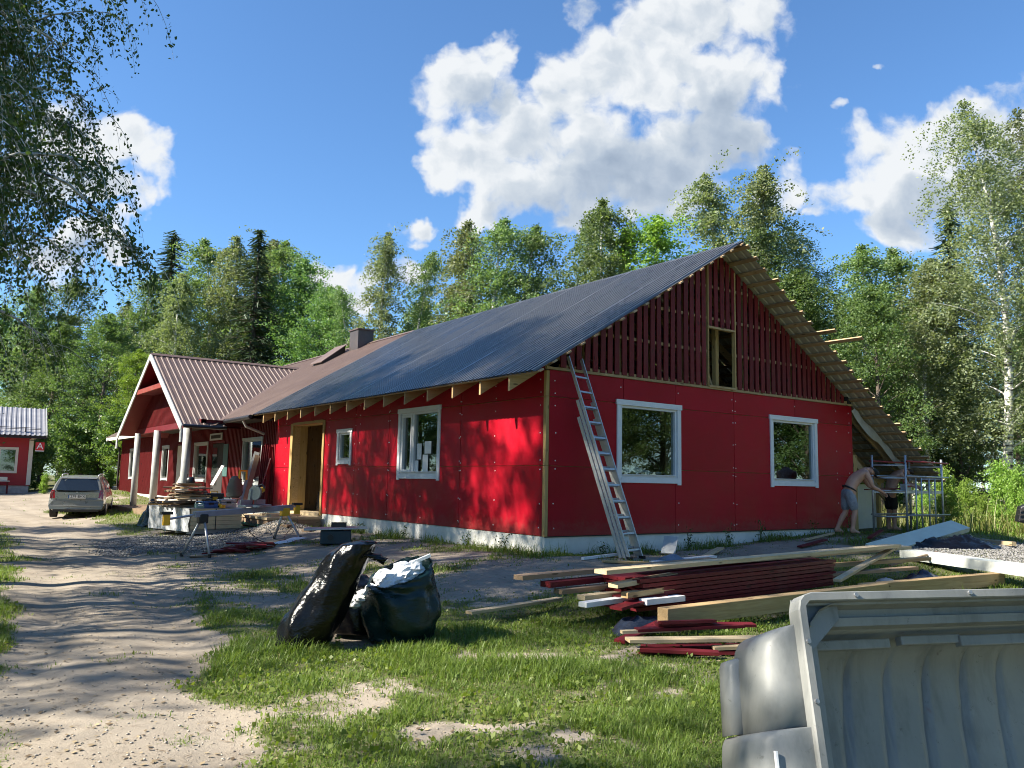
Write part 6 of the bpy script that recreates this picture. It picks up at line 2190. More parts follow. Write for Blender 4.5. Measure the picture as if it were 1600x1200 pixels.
# --- aluminium scaffold
sc_ = empty('scaffold', (10.15, -0.85, gz(10.15, -0.85)), 0, 'low aluminium scaffold tower with ladder frames beside the lean to', 'scaffold')
so = Vector(sc_.location)
Lp, Mp_, Rp = Vector((-0.40, 0.60, 0)), Vector((0, 0, 0)), Vector((1.75, 0.03, 0))
Bp = Vector((1.35, 0.63, 0))
H1 = 1.82
for (p, h) in ((Lp, H1), (Mp_, H1), (Rp, H1 - 0.05), (Bp, H1 - 0.1)):
    MB().tube([p + Vector((0, 0, -0.02)), p + Vector((0, 0, h))], 0.026, 10).build('upright', M['alu'], sc_, smooth=True)
for (p, q_) in ((Lp, Mp_), (Rp, Bp)):
    for z in (0.38, 0.98, 1.28, 1.58):
        MB().tube([p + Vector((0, 0, z)), q_ + Vector((0, 0, z))], 0.020, 8).build('rung', M['alu'], sc_, smooth=True)
for z, mt in ((1.33, 'alu'), (1.68, 'mix_red'), (0.42, 'steel')):
    MB().tube([Mp_ + Vector((-0.02, -0.04, z)), Rp + Vector((0.25, -0.04, z))], 0.020, 8).build('rail', M[mt], sc_, smooth=True)
    MB().tube([Lp + Vector((-0.02, 0.04, z)), Bp + Vector((0.25, 0.04, z))], 0.020, 8).build('rail', M[mt], sc_, smooth=True)
MB().hexa([Lp + Vector((0, 0, 0.93)), Mp_ + Vector((0, 0, 0.93)), Rp + Vector((0, 0, 0.93)), Bp + Vector((0, 0, 0.93)), Lp + Vector((0, 0, 1.0)), Mp_ + Vector((0, 0, 1.0)), Rp + Vector((0, 0, 1.0)), Bp + Vector((0, 0, 1.0))]).build('deck', M['alu'], sc_)
for k, xk in enumerate((0.35, 0.62, 1.0, 1.3)):
    p = Mp_.lerp(Rp, xk / 1.8) + Vector((0, -0.05, 0))
    MB().tube([p + Vector((0, 0, -0.02)), p + Vector((0.02, 0, 1.30))], 0.018, 8).build('baluster', M['alu'], sc_, smooth=True)
plank('lath', 'red board laid across the scaffold toward the first man', tuple(so + Vector((-1.7, 0.0, 1.00))), tuple(so + Vector((0.3, 0.25, 1.04))), 0.10, 0.025, M['redboard_x'])
plank('lath', 'long board laid on the scaffold rails under the second man', tuple(so + Vector((-0.5, 0.50, 1.31))), tuple(so + Vector((2.4, 0.45, 1.31))), 0.12, 0.025, M['wood_old'])
tool_case('tool_box', 'small white and red box on the scaffold deck', 'tool box', so + Vector((0.18, 0.12, 1.0)), 0.22, 0.16, 0.15, 0.1, M['greywhite'], M['mix_red'])

# --- sign with the letter and table at the small house
sgp = CAM_POS + pix_dir(62.5, 697.5) * 40.8
sgn = empty('hanging_sign', tuple(sgp), R(-4), 'square red sign with a white letter A beside the small house corner', 'sign')
MB().box(-0.19, 0.19, -0.015, 0.015, -0.20, 0.20).build('board', M_plain('sign_red', (0.55, 0.02, 0.03), 0.4), sgn)
MB().box(-0.19, 0.19, -0.02, 0.02, -0.245, -0.205).build('white_strip', M['white'], sgn)
fc = bpy.data.curves.new('letter', 'FONT')
fc.body = 'A'
fc.size = 0.44
fc.align_x = 'CENTER'
fc.align_y = 'CENTER'
fc.extrude = 0.004
fo_ = bpy.data.objects.new('letter_tmp', fc)
COL.objects.link(fo_)
bpy.context.view_layer.update()
lme = bpy.data.meshes.new_from_object(fo_.evaluated_get(bpy.context.evaluated_depsgraph_get()))
bpy.data.objects.remove(fo_)
lme.materials.append(M['white'])
lo = bpy.data.objects.new('letter', lme)
link(lo, sgn)
lo.rotation_euler = (R(90), 0, 0)
lo.location = (0, -0.022, 0.0)
MB().beam((-0.02, 0, 0.26), (-0.55, 0.0, 0.30), 0.03, 0.03).build('arm', M['dark'], sgn)
tb = empty('side_table', (LH[0] - 1.25, LH[1] - 0.5, gz(LH[0] - 1.25, LH[1] - 0.5)), 0, 'small red table with a cream box under the small house window', 'table')
for (lx, ly) in ((-.25, -.18), (.25, -.18), (.25, .18), (-.25, .18)):
    MB().box(lx - .025, lx + .025, ly - .025, ly + .025, 0, .6).build('leg', M['redboard'], tb)
MB().box(-.32, .32, -.24, .24, .6, .64).build('top', M['cream'], tb)
tag(MB().box(-.22, .22, -.16, .16, 0, .18).build('box', M['cream'], None, bevel=0.015, loc=(LH[0] - 1.25, LH[1] - 0.5, gz(LH[0] - 1.25, LH[1] - 0.5) + 0.642)), 'cream coloured box on the small table', 'box')

# --- station wagon seen from behind
car = empty('station_wagon', (-3.95, 20.75, gz(-4, 21.5) + 0.01), R(-14.5), 'silver grey station wagon parked on the drive, seen from behind', 'car')
M['carpaint'] = M_plain('silver_grey_paint', (0.30, 0.30, 0.275), 0.32, 0.45, var=0.04, coat=0.6)
M['carglass'] = M_plain('car_glass', (0.012, 0.016, 0.02), 0.06, 0.0, var=0.02, spec=0.9)
M['red_lamp'] = M_plain('tail_lamp', (0.25, 0.008, 0.012), 0.15, var=0.1, coat=0.8)


def car_half(yk):
    """half section (x, z) from the sill up to the roof centre at station yk (0 rear .. 4.65 front)"""
    roof = np.interp(yk, [0, 0.35, 0.8, 2.2, 2.9, 3.35, 3.9, 4.5, 4.65], [1.40, 1.43, 1.455, 1.47, 1.38, 1.10, 0.90, 0.78, 0.70])
    sh = np.interp(yk, [0, 0.3, 2.0, 3.4, 4.3, 4.65], [0.93, 0.93, 0.92, 0.90, 0.74, 0.62])
    wd = np.interp(yk, [0, 0.15, 0.5, 2.2, 3.9, 4.4, 4.65], [0.80, 0.86, 0.88, 0.885, 0.86, 0.80, 0.66])
    rw_ = np.interp(yk, [0, 0.5, 2.2, 3.0, 3.4, 4.65], [0.60, 0.63, 0.62, 0.66, 0.72, 0.60])
    bot = np.interp(yk, [0, 0.3, 4.2, 4.65], [0.30, 0.22, 0.20, 0.26])
    roof = max(roof, sh + 0.02)
    return [(0, bot), (wd * 0.86, bot), (wd * 0.97, bot + 0.10), (wd, 0.50), (wd * 0.995, 0.66), (wd * 0.965, sh - 0.04), (wd * 0.935, sh),
            (wd * 0.935 * 0.5 + rw_ * 0.5 + 0.02, sh * 0.5 + roof * 0.5 - 0.02), (rw_ + 0.03, roof - 0.09), (rw_ - 0.05, roof - 0.02), (rw_ * 0.5, roof - 0.003), (0, roof)]


def car_pt(yk, x, z):
    fade = max(0.0, 1 - yk / 2.0)
    y = yk
    if z > 0.90:
        y += (z - 0.90) * 0.80 * fade
    if z < 0.58:
        y -= 0.07 * fade
    y += 0.09 * (x / 0.88) ** 2 * fade
    return (x, y, z)


P = []
for yk in (0.0, 0.04, 0.15, 0.5, 0.9, 1.5, 2.2, 2.6, 2.95, 3.35, 3.7, 4.1, 4.45, 4.62, 4.65):
    h = car_half(yk)
    full = [(-x, z) for x, z in h[::-1]] + h[1:]
    s_in = 0.985 if yk == 0 else 1.0
    P.append([car_pt(yk, x * s_in, z) for x, z in full])
mbk = MB().grid(P)
nsec = len(P[0])
mbk.f.append(tuple(range(nsec)))
mbk.f.append(tuple((len(P) - 1) * nsec + k for k in range(nsec)))
cb_ = mbk.build('body', M['carpaint'], car, smooth=True)
es = cb_.modifiers.new('split', 'EDGE_SPLIT')
es.split_angle = R(38)


def rear_patch(name, pts, mat, parent, out=0.006, th=0.02):
    """polygon given as (x, z) on the tail surface, with thickness"""
    fr, bk = [], []
    for (x, z) in pts:
        q_ = car_pt(0, x, z)
        fr.append((q_[0], q_[1] - out, q_[2]))
        bk.append((q_[0], q_[1] + th, q_[2]))
    n = len(pts)
    mbq = MB().add(fr + bk, [tuple(range(n)), tuple(range(n, 2 * n))[::-1]] + [(i, (i + 1) % n, (i + 1) % n + n, i + n) for i in range(n)])
    return mbq.build(name, mat, parent)


tg = rear_patch('tailgate', [(-0.66, 0.60), (0.66, 0.60), (0.68, 0.88), (-0.68, 0.88)], M['carpaint'], car, 0.004)
rw1 = rear_patch('rear_window', [(-0.66, 0.95), (-0.3, 0.935), (0.3, 0.935), (0.66, 0.95), (0.55, 1.32), (0.25, 1.345), (-0.25, 1.345), (-0.55, 1.32)], M['carglass'], car, 0.008)
rear_patch('spoiler', [(-0.56, 1.345), (0.56, 1.345), (0.56, 1.395), (-0.56, 1.395)], M['carpaint'], car, 0.05)
for s2 in (-1, 1):
    rear_patch('tail_light', [(s2 * 0.66, 0.68), (s2 * 0.815, 0.66), (s2 * 0.825, 0.80), (s2 * 0.78, 0.95), (s2 * 0.70, 0.95)], M['red_lamp'], car, 0.018)
rear_patch('bumper', [(-0.80, 0.30), (0.80, 0.30), (0.84, 0.42), (0.84, 0.60), (0.70, 0.625), (-0.70, 0.625), (-0.84, 0.60), (-0.84, 0.42)], M['carpaint'], car, 0.05, 0.05)
rear_patch('bumper_strip', [(-0.78, 0.40), (0.78, 0.40), (0.78, 0.425), (-0.78, 0.425)], M['greywhite'], car, 0.056)
rear_patch('diffuser', [(-0.7, 0.22), (0.7, 0.22), (0.7, 0.31), (-0.7, 0.31)], M['black'], car, 0.02)
pt = rear_patch('number_plate', [(-0.27, 0.665), (0.27, 0.665), (0.27, 0.785), (-0.27, 0.785)], M['white'], car, 0.024)
rear_patch('plate_band', [(-0.268, 0.667), (-0.225, 0.667), (-0.225, 0.783), (-0.268, 0.783)], M['blue'], pt, 0.0265)
rear_patch('grip_bar', [(-0.36, 0.80), (0.36, 0.80), (0.36, 0.83), (-0.36, 0.83)], M['steel'], car, 0.03)
rear_patch('badge', [(-0.03, 0.86), (0.03, 0.86), (0.03, 0.89), (-0.03, 0.89)], M['alu'], car, 0.014)
fc = bpy.data.curves.new('plate', 'FONT')
fc.body = '279 BVX'
fc.size = 0.125
fc.align_x = 'CENTER'
fc.align_y = 'CENTER'
fc.extrude = 0.001
fo_ = bpy.data.objects.new('plate_tmp', fc)
COL.objects.link(fo_)
bpy.context.view_layer.update()
lme = bpy.data.meshes.new_from_object(fo_.evaluated_get(bpy.context.evaluated_depsgraph_get()))
bpy.data.objects.remove(fo_)
lme.materials.append(M['black'])
lo = bpy.data.objects.new('plate_letters', lme)
link(lo, pt)
lo.rotation_euler = (R(90), 0, 0)
lo.location = (0.03, -0.029, 0.725)
for s2 in (-1, 1):
    for (y0, y1) in ((0.75, 1.45), (1.55, 2.25), (2.32, 3.0)):
        h0, h1 = car_half(y0), car_half(y1)
        q = []
        for (yy, hh, t) in ((y0, h0, 0.08), (y1, h1, 0.08), (y1, h1, 0.92), (y0, h0, 0.92)):
            a_, b2_ = hh[6], hh[8]
            x = a_[0] * (1 - t) + b2_[0] * t
            z = a_[1] * (1 - t) + b2_[1] * t
            q.append(car_pt(yy, s2 * (x + 0.025), z))
        qi = [(p[0] - s2 * 0.03, p[1], p[2]) for p in q]
        MB().hexa(q + qi).build('side_window', M['carglass'], car)
    rail_pts = []
    for yk, zz in ((0.35, 0.0), (0.42, 0.055), (1.2, 0.065), (2.2, 0.055), (2.35, 0.0)):
        hh = car_half(yk)
        p = car_pt(yk, s2 * (hh[9][0] + 0.0), hh[9][1])
        rail_pts.append((p[0], p[1], hh[9][1] + zz))
    MB().tube(rail_pts, 0.022, 8).build('roof_rail', M['alu'], car, smooth=True)
    hh = car_half(2.95)
    MB().box(min(s2 * 0.88, s2 * 1.05), max(s2 * 0.88, s2 * 1.05), 2.9, 2.99, 0.92, 1.06).build('mirror', M['carpaint'], car, bevel=0.02)
    for yk in (0.88, 3.62):
        w = MB().tube([(s2 * 0.66, yk, 0.31), (s2 * 0.87, yk, 0.31)], 0.315, 24).build('wheel', M['rubber'], car)
        MB().tube([(s2 * 0.868, yk, 0.31), (s2 * 0.885, yk, 0.31)], 0.20, 20).build('rim', M['alu'], w)

# --- grey ribbed plastic lid standing open at the lower right
M['lid'] = None


def mk_lid():
    m, T, b = mat_new('weathered_grey_plastic')
    tc = T.n.new('ShaderNodeTexCoord').outputs['Object']
    n = T.noise(tc, 2.2, 6.0, 0.65)
    col = T.mix(T.ss(n, 0.35, 0.7), (0.235, 0.242, 0.235), (0.30, 0.305, 0.29))
    sp = T.noise(tc, 26.0, 5.0, 0.7)
    col = T.mix(T.m('MULTIPLY', T.ss(sp, 0.62, 0.72), 0.6), col, (0.08, 0.08, 0.075))
    rs_ = T.noise(T.vm('ADD', tc, (3.1, 7.7, 1.3)), 6.0, 4.0, 0.6)
    col = T.mix(T.m('MULTIPLY', T.ss(rs_, 0.66, 0.72), 0.7), col, (0.22, 0.09, 0.075))
    du = T.noise(T.vm('ADD', tc, (9.1, 2.7, 4.3)), 11.0, 5.0, 0.7)
    col = T.mix(T.m('MULTIPLY', T.ss(du, 0.60, 0.75), 0.35), col, (0.34, 0.34, 0.32))
    T.l.new(col, b.inputs['Base Color'])
    T.l.new(T.ss(n, 0.3, 0.7, 0.38, 0.55), b.inputs['Roughness'])
    gr = T.noise(T.vm('MULTIPLY', tc, (6.0, 6.0, 0.8)), 2.0, 5.0, 0.65)
    col2 = T.mix(T.m('MULTIPLY', T.ss(gr, 0.45, 0.75), 0.45), col, (0.10, 0.105, 0.10))
    T.l.new(col2, b.inputs['Base Color'])
    bump(T, b, T.noise(tc, 40.0, 4.0, 0.6), 0.12, 0.005)
    return m


M['lid'] = mk_lid()
LP0 = CAM_POS + pix_dir(1238, 928) * 2.42
LP1 = CAM_POS + pix_dir(1600, 921) * 2.66
LPB = CAM_POS + pix_dir(1274, 1200) * 2.20
ex = (LP1 - LP0).normalized()
ev = (LPB - LP0)
ev = ev.normalized()               # down along the rim
en = ex.cross(ev).normalized()                         # depth, away from the camera
if en.dot(_f) < 0:
    en = -en
lid = empty('open_lid', (LP0.x, LP0.y, gz(LP0.x, LP0.y)), 0, 'big grey ribbed plastic lid standing open at the lower right corner', 'lid')
lo3 = Vector(lid.location)


def LQ(x, v, d):
    return LP0 + ex * x + ev * v + en * d - lo3


vmax = (LP0.z - gz(LP0.x, LP0.y) - 0.0) / -ev.z - 0.03
WL = 1.65
# rim: rounded channel frame
mb = MB()
prof = [(0.0, 0.030), (0.0, -0.018), (0.003, -0.024), (0.024, -0.024), (0.027, -0.020), (0.028, 0.004), (0.034, 0.006)]
path = [(0, vmax), (0, 0.05), (0.008, 0.022), (0.022, 0.008), (0.05, 0), (WL - 0.05, 0), (WL, 0.05), (WL, vmax)]
cx_, cv_ = WL / 2, vmax / 2
P = []
for (px_, pv_) in path:
    inx = 1 if px_ < 0.04 else (-1 if px_ > WL - 0.04 else 0)
    inv_ = 1 if pv_ < 0.04 else 0
    if inx and inv_:
        inx, inv_ = inx * 0.7, 0.7
    P.append([LQ(px_ + inx * t, pv_ + inv_ * t, d) for (t, d) in prof])
mb.grid(P).build('rim', M['lid'], lid)
# inner frame flange, set back
mb = MB()
P = []
fl = [(0.027, 0.0), (0.040, 0.055), (0.062, 0.060), (0.066, 0.040), (0.090, 0.045), (0.094, 0.085)]
for (px_, pv_) in [(0, vmax), (0, 0.14), (0.03, 0.07), (0.07, 0.03), (0.14, 0), (WL - 0.14, 0), (WL, 0.14), (WL, vmax)]:
    inx = 1 if px_ < 0.02 else (-1 if px_ > WL - 0.02 else 0)
    inv_ = 1 if pv_ < 0.02 else 0
    if not inx and not inv_:
        inx, inv_ = 0.6, 0.6
    P.append([LQ((px_ if px_ > 0.0 else 0) + inx * t, pv_ + inv_ * t, d) for (t, d) in fl])
mb.grid(P).build('inner_flange', M['lid'], lid, smooth=False)
# plate closing the corner behind the rim
mb = MB()
mb.hexa([LQ(0.012, 0.012, 0.030), LQ(0.17, 0.012, 0.030), LQ(0.17, 0.07, 0.030), LQ(0.012, 0.20, 0.030), LQ(0.012, 0.012, 0.034), LQ(0.17, 0.012, 0.034), LQ(0.17, 0.07, 0.034), LQ(0.012, 0.20, 0.034)])
mb.build('corner_plate', M['lid'], lid)
# ribbed shell
prof_s = [(0.09, 0.06), (0.10, 0.17), (0.125, 0.235), (0.16, 0.275), (0.21, 0.295), (0.30, 0.305), (0.45, 0.31), (0.62, 0.30), (0.85, 0.27), (vmax, 0.22)]
P = []
xs_ = np.linspace(0.06, WL - 0.06, 260)
for x in xs_:
    row = []
    for k, (v, d) in enumerate(prof_s):
        bend = -0.055 * max(0.0, (v - 0.15)) ** 1.0 * 1.6 + 0.30 * max(0.0, 0.30 - v) ** 2
        ph_ = ((x - 0.21 - bend) / 0.155) % 1.0
        g_ = math.exp(-((min(ph_, 1 - ph_)) / 0.045) ** 2)
        amp_ = 0.0 if v < 0.14 else min(1.0, (v - 0.14) / 0.06)
        edge = min(1.0, (x - 0.06) / 0.10)
        dd = d * (0.35 + 0.65 * math.sin(edge * math.pi / 2))
        row.append(LQ(x, v, dd + 0.030 * g_ * amp_))
    P.append(row)
mb = MB().grid(P)
sh_ = mb.build('shell', M['lid'], lid, smooth=True)
sol = sh_.modifiers.new('thick', 'SOLIDIFY')
sol.thickness = 0.006
sol.offset = 1
# stiffening bars under the top edge
for (x0, x1, v, d, h_) in ((0.14, 0.42, 0.115, 0.13, 0.030), (0.45, 0.68, 0.112, 0.115, 0.028), (0.67, 1.45, 0.118, 0.105, 0.034)):
    MB().hexa([LQ(x0, v, d), LQ(x1, v, d), LQ(x1, v, d + 0.03), LQ(x0, v, d + 0.03), LQ(x0, v + h_, d), LQ(x1, v + h_, d), LQ(x1, v + h_, d + 0.03), LQ(x0, v + h_, d + 0.03)]).build('stiffener', M['lid'], lid, bevel=0.004)


def bulge(name, x0, x1, v0, v1, d0, d1, bev):
    mbx = MB().hexa([LQ(x0, v0, d0), LQ(x1, v0, d0), LQ(x1, v0, d1), LQ(x0, v0, d1), LQ(x0 - 0.05, v1, d0), LQ(x1, v1, d0), LQ(x1, v1, d1), LQ(x0 - 0.05, v1, d1)])
    o = mbx.build(name, M['lid'], lid, smooth=True)
    b = o.modifiers.new('bevel', 'BEVEL')
    b.width = bev
    b.segments = 6
    return o


def outer(name, prof_v, d0, d1, n=10):
    """smooth outer wall: prof_v lists (v, how far left), swept back from depth d0 to d1"""
    P = []
    for (v, xo) in prof_v:
        row = [LQ(0.004, v, d0)]
        for k in range(n + 1):
            t = k / n * math.pi / 2
            row.append(LQ(-xo * (math.sin(t) ** 0.7), v + 0.0, d0 + (d1 - d0) * 0.55 * (1 - math.cos(t) ** 0.7 if t < 1.57 else 1.0)))
        row.append(LQ(-xo, v, d1))
        P.append(row)
    o = MB().grid(P).build(name, M['lid'], lid, smooth=True)
    so_ = o.modifiers.new('thick', 'SOLIDIFY')
    so_.thickness = 0.005
    return o


outer('outer_shell', [(0.085, 0.004), (0.087, 0.03), (0.094, 0.055), (0.108, 0.077), (0.130, 0.092), (0.17, 0.100), (0.25, 0.105), (0.37, 0.108)], 0.012, 0.20)
outer('outer_shell', [(0.362, 0.100), (0.364, 0.120), (0.371, 0.132), (0.385, 0.139), (0.42, 0.144), (0.55, 0.152), (0.8, 0.165), (vmax, 0.175)], -0.006, 0.24)
outer('edge_strip', [(0.150, 0.108), (0.154, 0.120), (0.17, 0.127), (0.25, 0.132), (0.36, 0.136)], 0.16, 0.24)
for (x, v_) in ((0.015, 0.14), (0.015, 0.30), (0.20, 0.012), (0.62, 0.012), (1.05, 0.012)):
    c = LQ(x, v_, -0.024)
    MB().tube([c, c - en * 0.006], 0.007, 8).build('rivet', M['steel'], lid)
hk = MB().tube([LQ(-0.112, 0.415, 0.004), LQ(-0.112, 0.465, 0.004), LQ(-0.118, 0.478, 0.004), LQ(-0.128, 0.475, 0.004)], 0.006, 6).build('hook', M['white'], lid)
# ------------------------------------------------------------------ two men at work


def skin_mesh(name, verts, edges, radii, mat, levels=2, root=0):
    me = bpy.data.meshes.new(name)
    me.from_pydata([tuple(v) for v in verts], edges, [])
    o = bpy.data.objects.new(name, me)
    COL.objects.link(o)
    o.modifiers.new('skin', 'SKIN')
    if not me.skin_vertices:
        bpy.context.view_layer.objects.active = o
        bpy.context.view_layer.update()
    sv = me.skin_vertices[0].data
    for i, r_ in enumerate(radii):
        sv[i].radius = r_ if hasattr(r_, '__len__') else (r_, r_)
        sv[i].use_root = (i == root)
    o.modifiers['skin'].use_smooth_shade = True
    sb = o.modifiers.new('sub', 'SUBSURF')
    sb.levels = sb.render_levels = levels
    bpy.context.view_layer.update()
    dg = bpy.context.evaluated_depsgraph_get()
    m2 = bpy.data.meshes.new_from_object(o.evaluated_get(dg))
    bpy.data.objects.remove(o)
    m2.materials.clear()
    m2.materials.append(mat)
    m2.shade_smooth()
    m2.name = name
    return m2


def mk_skin():
    m, T, b = mat_new('tanned_skin')
    tc = T.n.new('ShaderNodeTexCoord').outputs['Object']
    n = T.noise(tc, 5.0, 5.0, 0.6)
    col = T.mix(T.ss(n, 0.35, 0.7), (0.50, 0.265, 0.18), (0.60, 0.335, 0.235))
    T.l.new(col, b.inputs['Base Color'])
    b.inputs['Roughness'].default_value = 0.5
    b.inputs['Subsurface Weight'].default_value = 0.0
    return m


M['skin'] = mk_skin()


def mk_cloth(name, c):
    m, T, b = mat_new(name)
    tc = T.n.new('ShaderNodeTexCoord').outputs['Object']
    n = T.noise(tc, 9.0, 5.0, 0.6, 0.8)
    T.l.new(T.mix(T.ss(n, 0.3, 0.7), [x * 0.75 for x in c], [x * 1.2 for x in c]), b.inputs['Base Color'])
    b.inputs['Roughness'].default_value = 0.9
    bump(T, b, n, 0.6, 0.03)
    return m


def person(loc, rz, label, J, shorts, cap, hair):
    """J: joints in a frame with x to the right of the picture, y away, z up"""
    root = empty('person', loc, rz, label, 'person')
    V, E, Rr = [], [], []

    def add(p, r_, par=None):
        V.append(Vector(p))
        Rr.append(r_)
        if par is not None:
            E.append((par, len(V) - 1))
        return len(V) - 1
    pel = add(J['pelvis'], (0.165, 0.135))
    w = add(J['waist'], (0.165, 0.135), pel)
    ch_ = add(J['chest'], (0.190, 0.145), w)
    up_ = add(J['upper'], (0.150, 0.105), ch_)
    nk = add(J['neck'], 0.060, up_)
    hd = Vector(J['head'])
    nkv = Vector(J['neck'])
    ax_ = (hd - nkv).normalized()
    fc_ = Vector(J['face']).normalized()
    h1 = add(nkv.lerp(hd, 0.55), 0.068, nk)
    h2 = add(hd, (0.088, 0.098), h1)
    h3 = add(hd + ax_ * 0.075, (0.070, 0.078), h2)
    # jaw, nose
    jw = add(hd - ax_ * 0.055 + fc_ * 0.055, 0.045, h1)
    ns = add(hd + fc_ * 0.098 - ax_ * 0.005, 0.014, h2)
    sd_ = ax_.cross(fc_).normalized()
    for s_ in (-1, 1):
        add(hd + sd_ * s_ * 0.088 - fc_ * 0.01, 0.017, h2)
    for s_ in ('l', 'r'):
        sh = add(J['sh_' + s_], 0.068, up_)
        el0 = Vector(J['sh_' + s_]).lerp(Vector(J['el_' + s_]), 0.5)
        ua = add(el0, 0.056, sh)
        el = add(J['el_' + s_], 0.043, ua)
        fa = add(Vector(J['el_' + s_]).lerp(Vector(J['wr_' + s_]), 0.4), 0.044, el)
        wr = add(J['wr_' + s_], 0.029, fa)
        d = (Vector(J['wr_' + s_]) - Vector(J['el_' + s_])).normalized()
        sdv = d.cross(Vector((0, 0, 1))).normalized()
        upv = sdv.cross(d).normalized()
        wv = Vector(J['wr_' + s_])
        pm = add(wv + d * 0.06 - upv * 0.01, (0.036, 0.018), wr)
        for k_, (off, ln) in enumerate(((-0.033, 0.070), (-0.011, 0.082), (0.011, 0.076), (0.033, 0.058))):
            b0 = wv + d * 0.10 + sdv * off - upv * 0.012
            f1 = add(b0, 0.0095, pm)
            f2 = add(b0 + d * ln * 0.5 - upv * 0.022, 0.009, f1)
            add(b0 + d * ln * 0.62 - upv * (0.022 + ln * 0.45), 0.0078, f2)
        t1 = add(wv + d * 0.045 + sdv * 0.045 * (1 if s_ == 'l' else -1) - upv * 0.02, 0.011, pm)
        add(wv + d * 0.085 + sdv * 0.058 * (1 if s_ == 'l' else -1) - upv * 0.04, 0.0095, t1)
        hp = add(J['hip_' + s_], (0.100, 0.100), pel)
        th = add(Vector(J['hip_' + s_]).lerp(Vector(J['kn_' + s_]), 0.5), 0.088, hp)
        kn = add(J['kn_' + s_], 0.064, th)
        cf = add(Vector(J['kn_' + s_]).lerp(Vector(J['an_' + s_]), 0.35) + Vector((-0.015, 0, 0)), 0.066, kn)
        an = add(J['an_' + s_], 0.037, cf)
        toe = Vector(J['an_' + s_]) + Vector(J.get('toe', (0.16, 0, -0.055)))
        hl = add(Vector(J['an_' + s_]) + Vector((-0.04, 0, -0.05)), 0.034, an)
        add(Vector(J['an_' + s_]).lerp(toe, 0.6), (0.045, 0.032), an)
        add(toe, (0.042, 0.022), len(V) - 1)
    body = skin_mesh('body', V, E, Rr, M['skin'])
    add_mesh('body', body, root)
    # shorts
    V, E, Rr = [], [], []
    p0 = add(Vector(J['pelvis']).lerp(Vector(J['waist']), 0.30), (0.168, 0.140))
    p1 = add(J['pelvis'], (0.178, 0.150), p0)
    for s_ in ('l', 'r'):
        a = add(J['hip_' + s_], 0.122, p1)
        m_ = add(Vector(J['hip_' + s_]).lerp(Vector(J['kn_' + s_]), 0.5), 0.112, a)
        add(Vector(J['hip_' + s_]).lerp(Vector(J['kn_' + s_]), 0.97), 0.100, m_)
    add_mesh('shorts', skin_mesh('shorts', V, E, Rr, shorts, 2), root)
    wv = Vector(J['pelvis']).lerp(Vector(J['waist']), 0.42)
    axw = (Vector(J['waist']) - Vector(J['pelvis'])).normalized()
    ring = []
    s1 = axw.cross(Vector((1, 0, 0)))
    s1 = Vector((0, 1, 0)) - axw * axw.y
    s1.normalize()
    s2_ = axw.cross(s1)
    for k_ in range(21):
        t = 2 * math.pi * k_ / 20
        ring.append(wv + s1 * 0.172 * math.cos(t) + s2_ * 0.142 * math.sin(t))
    MB().tube(ring, 0.020, 6, cap=False).build('belt', M['black'], root, smooth=True)
    # hair or cap on the skull
    P = []
    top = hd + ax_ * 0.045
    for i in range(9):
        ph_ = math.pi * 0.56 * i / 8
        row = []
        for j in range(20):
            t = 2 * math.pi * j / 20
            dv = ax_ * math.cos(ph_) * 0.112 + (fc_ * math.cos(t) * 0.112 + sd_ * math.sin(t) * 0.098) * math.sin(ph_)
            row.append(top + dv - fc_ * 0.008)
        P.append(row)
    MB().grid(P, closed_v=True).build('cap' if cap else 'hair', cap or hair, root, smooth=True)
    if cap:
        P = []
        for i in range(5):
            row = []
            for j in range(9):
                t = -1.0 + 2.0 * j / 8
                rr_ = 0.10 + 0.085 * i / 4 * (1 - 0.35 * t * t)
                row.append(hd + ax_ * (0.045 - 0.02 * i / 4 - 0.018 * t * t) + fc_ * rr_ * math.cos(t * 0.9) + sd_ * rr_ * math.sin(t * 0.9) * 0.85)
            P.append(row)
        vz = MB().grid(P).build('cap_peak', cap, root, smooth=True)
        sol = vz.modifiers.new('s', 'SOLIDIFY')
        sol.thickness = 0.006
    return root


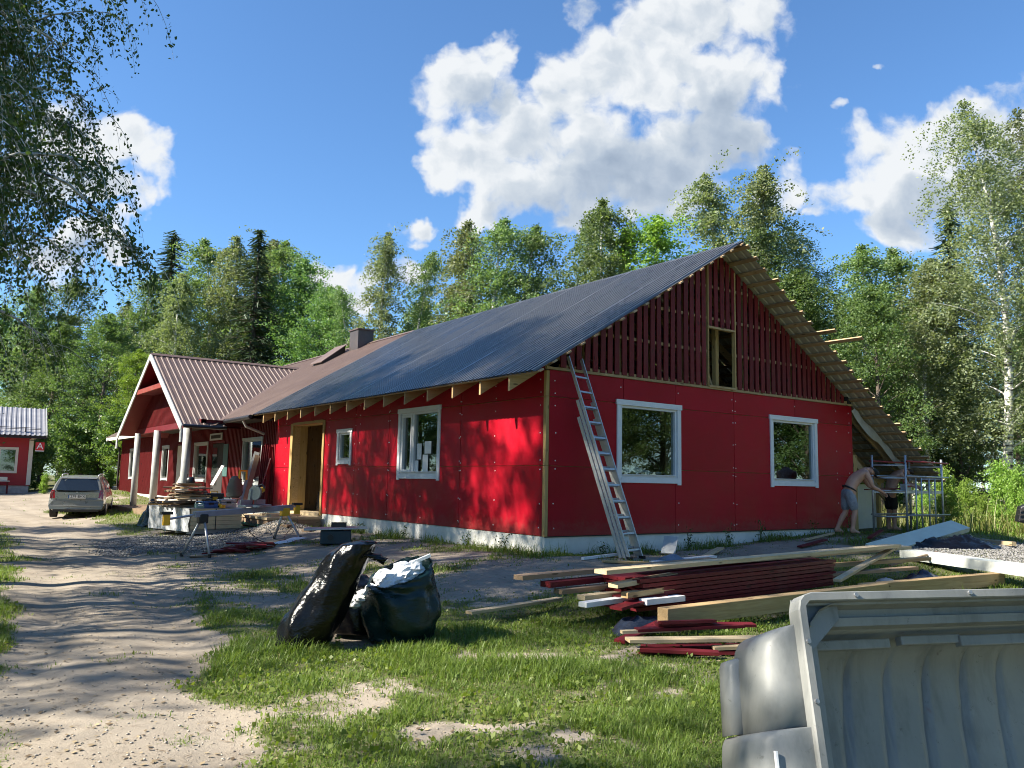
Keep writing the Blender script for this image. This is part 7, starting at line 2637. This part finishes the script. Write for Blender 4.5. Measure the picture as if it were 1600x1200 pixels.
RZP = math.atan2(_r0.y, _r0.x)
M['cap'] = M_plain('dark_cap', (0.02, 0.024, 0.026), 0.85)
M['hair'] = M_plain('dark_hair', (0.035, 0.022, 0.015), 0.7)
J1 = dict(pelvis=(0.0, 0, 0.93), waist=(0.07, 0, 1.06), chest=(0.19, 0, 1.24), upper=(0.31, 0, 1.37), neck=(0.40, 0, 1.40), head=(0.52, -0.02, 1.385), face=(0.50, -0.10, -0.80),
          sh_l=(0.36, 0.17, 1.33), el_l=(0.52, 0.16, 1.06), wr_l=(0.72, 0.10, 0.96), sh_r=(0.34, -0.18, 1.33), el_r=(0.47, -0.20, 1.03), wr_r=(0.70, -0.12, 0.93),
          hip_l=(-0.01, 0.10, 0.86), kn_l=(-0.02, 0.12, 0.47), an_l=(-0.22, 0.14, 0.085), hip_r=(0.01, -0.10, 0.86), kn_r=(0.09, -0.12, 0.47), an_r=(0.03, -0.12, 0.085))
px1 = (7.95, -0.72)
person((px1[0], px1[1], gz(*px1) + 0.02), RZP, 'shirtless man in grey shorts and dark cap bending over the scaffold', J1, mk_cloth('grey_shorts', (0.27, 0.28, 0.30)), M['cap'], None)
J2 = dict(pelvis=(0.0, 0, 0.94), waist=(0.03, 0, 1.09), chest=(0.10, 0, 1.27), upper=(0.20, 0, 1.42), neck=(0.30, 0, 1.47), head=(0.43, -0.02, 1.47), face=(0.62, -0.12, -0.70),
          sh_l=(0.24, 0.18, 1.40), el_l=(0.50, 0.16, 1.20), wr_l=(0.74, 0.08, 1.10), sh_r=(0.20, -0.19, 1.39), el_r=(0.36, -0.20, 1.14), wr_r=(0.60, -0.12, 1.08),
          hip_l=(0.0, 0.10, 0.87), kn_l=(0.02, 0.11, 0.47), an_l=(0.0, 0.12, 0.085), hip_r=(0.0, -0.10, 0.87), kn_r=(0.05, -0.11, 0.47), an_r=(0.04, -0.11, 0.085))
px2 = (10.95, 0.0)
person((px2[0], px2[1], gz(*px2) + 0.02), RZP, 'shirtless dark haired man in black shorts behind the scaffold bars', J2, mk_cloth('black_shorts', (0.018, 0.018, 0.022)), None, M['hair'])
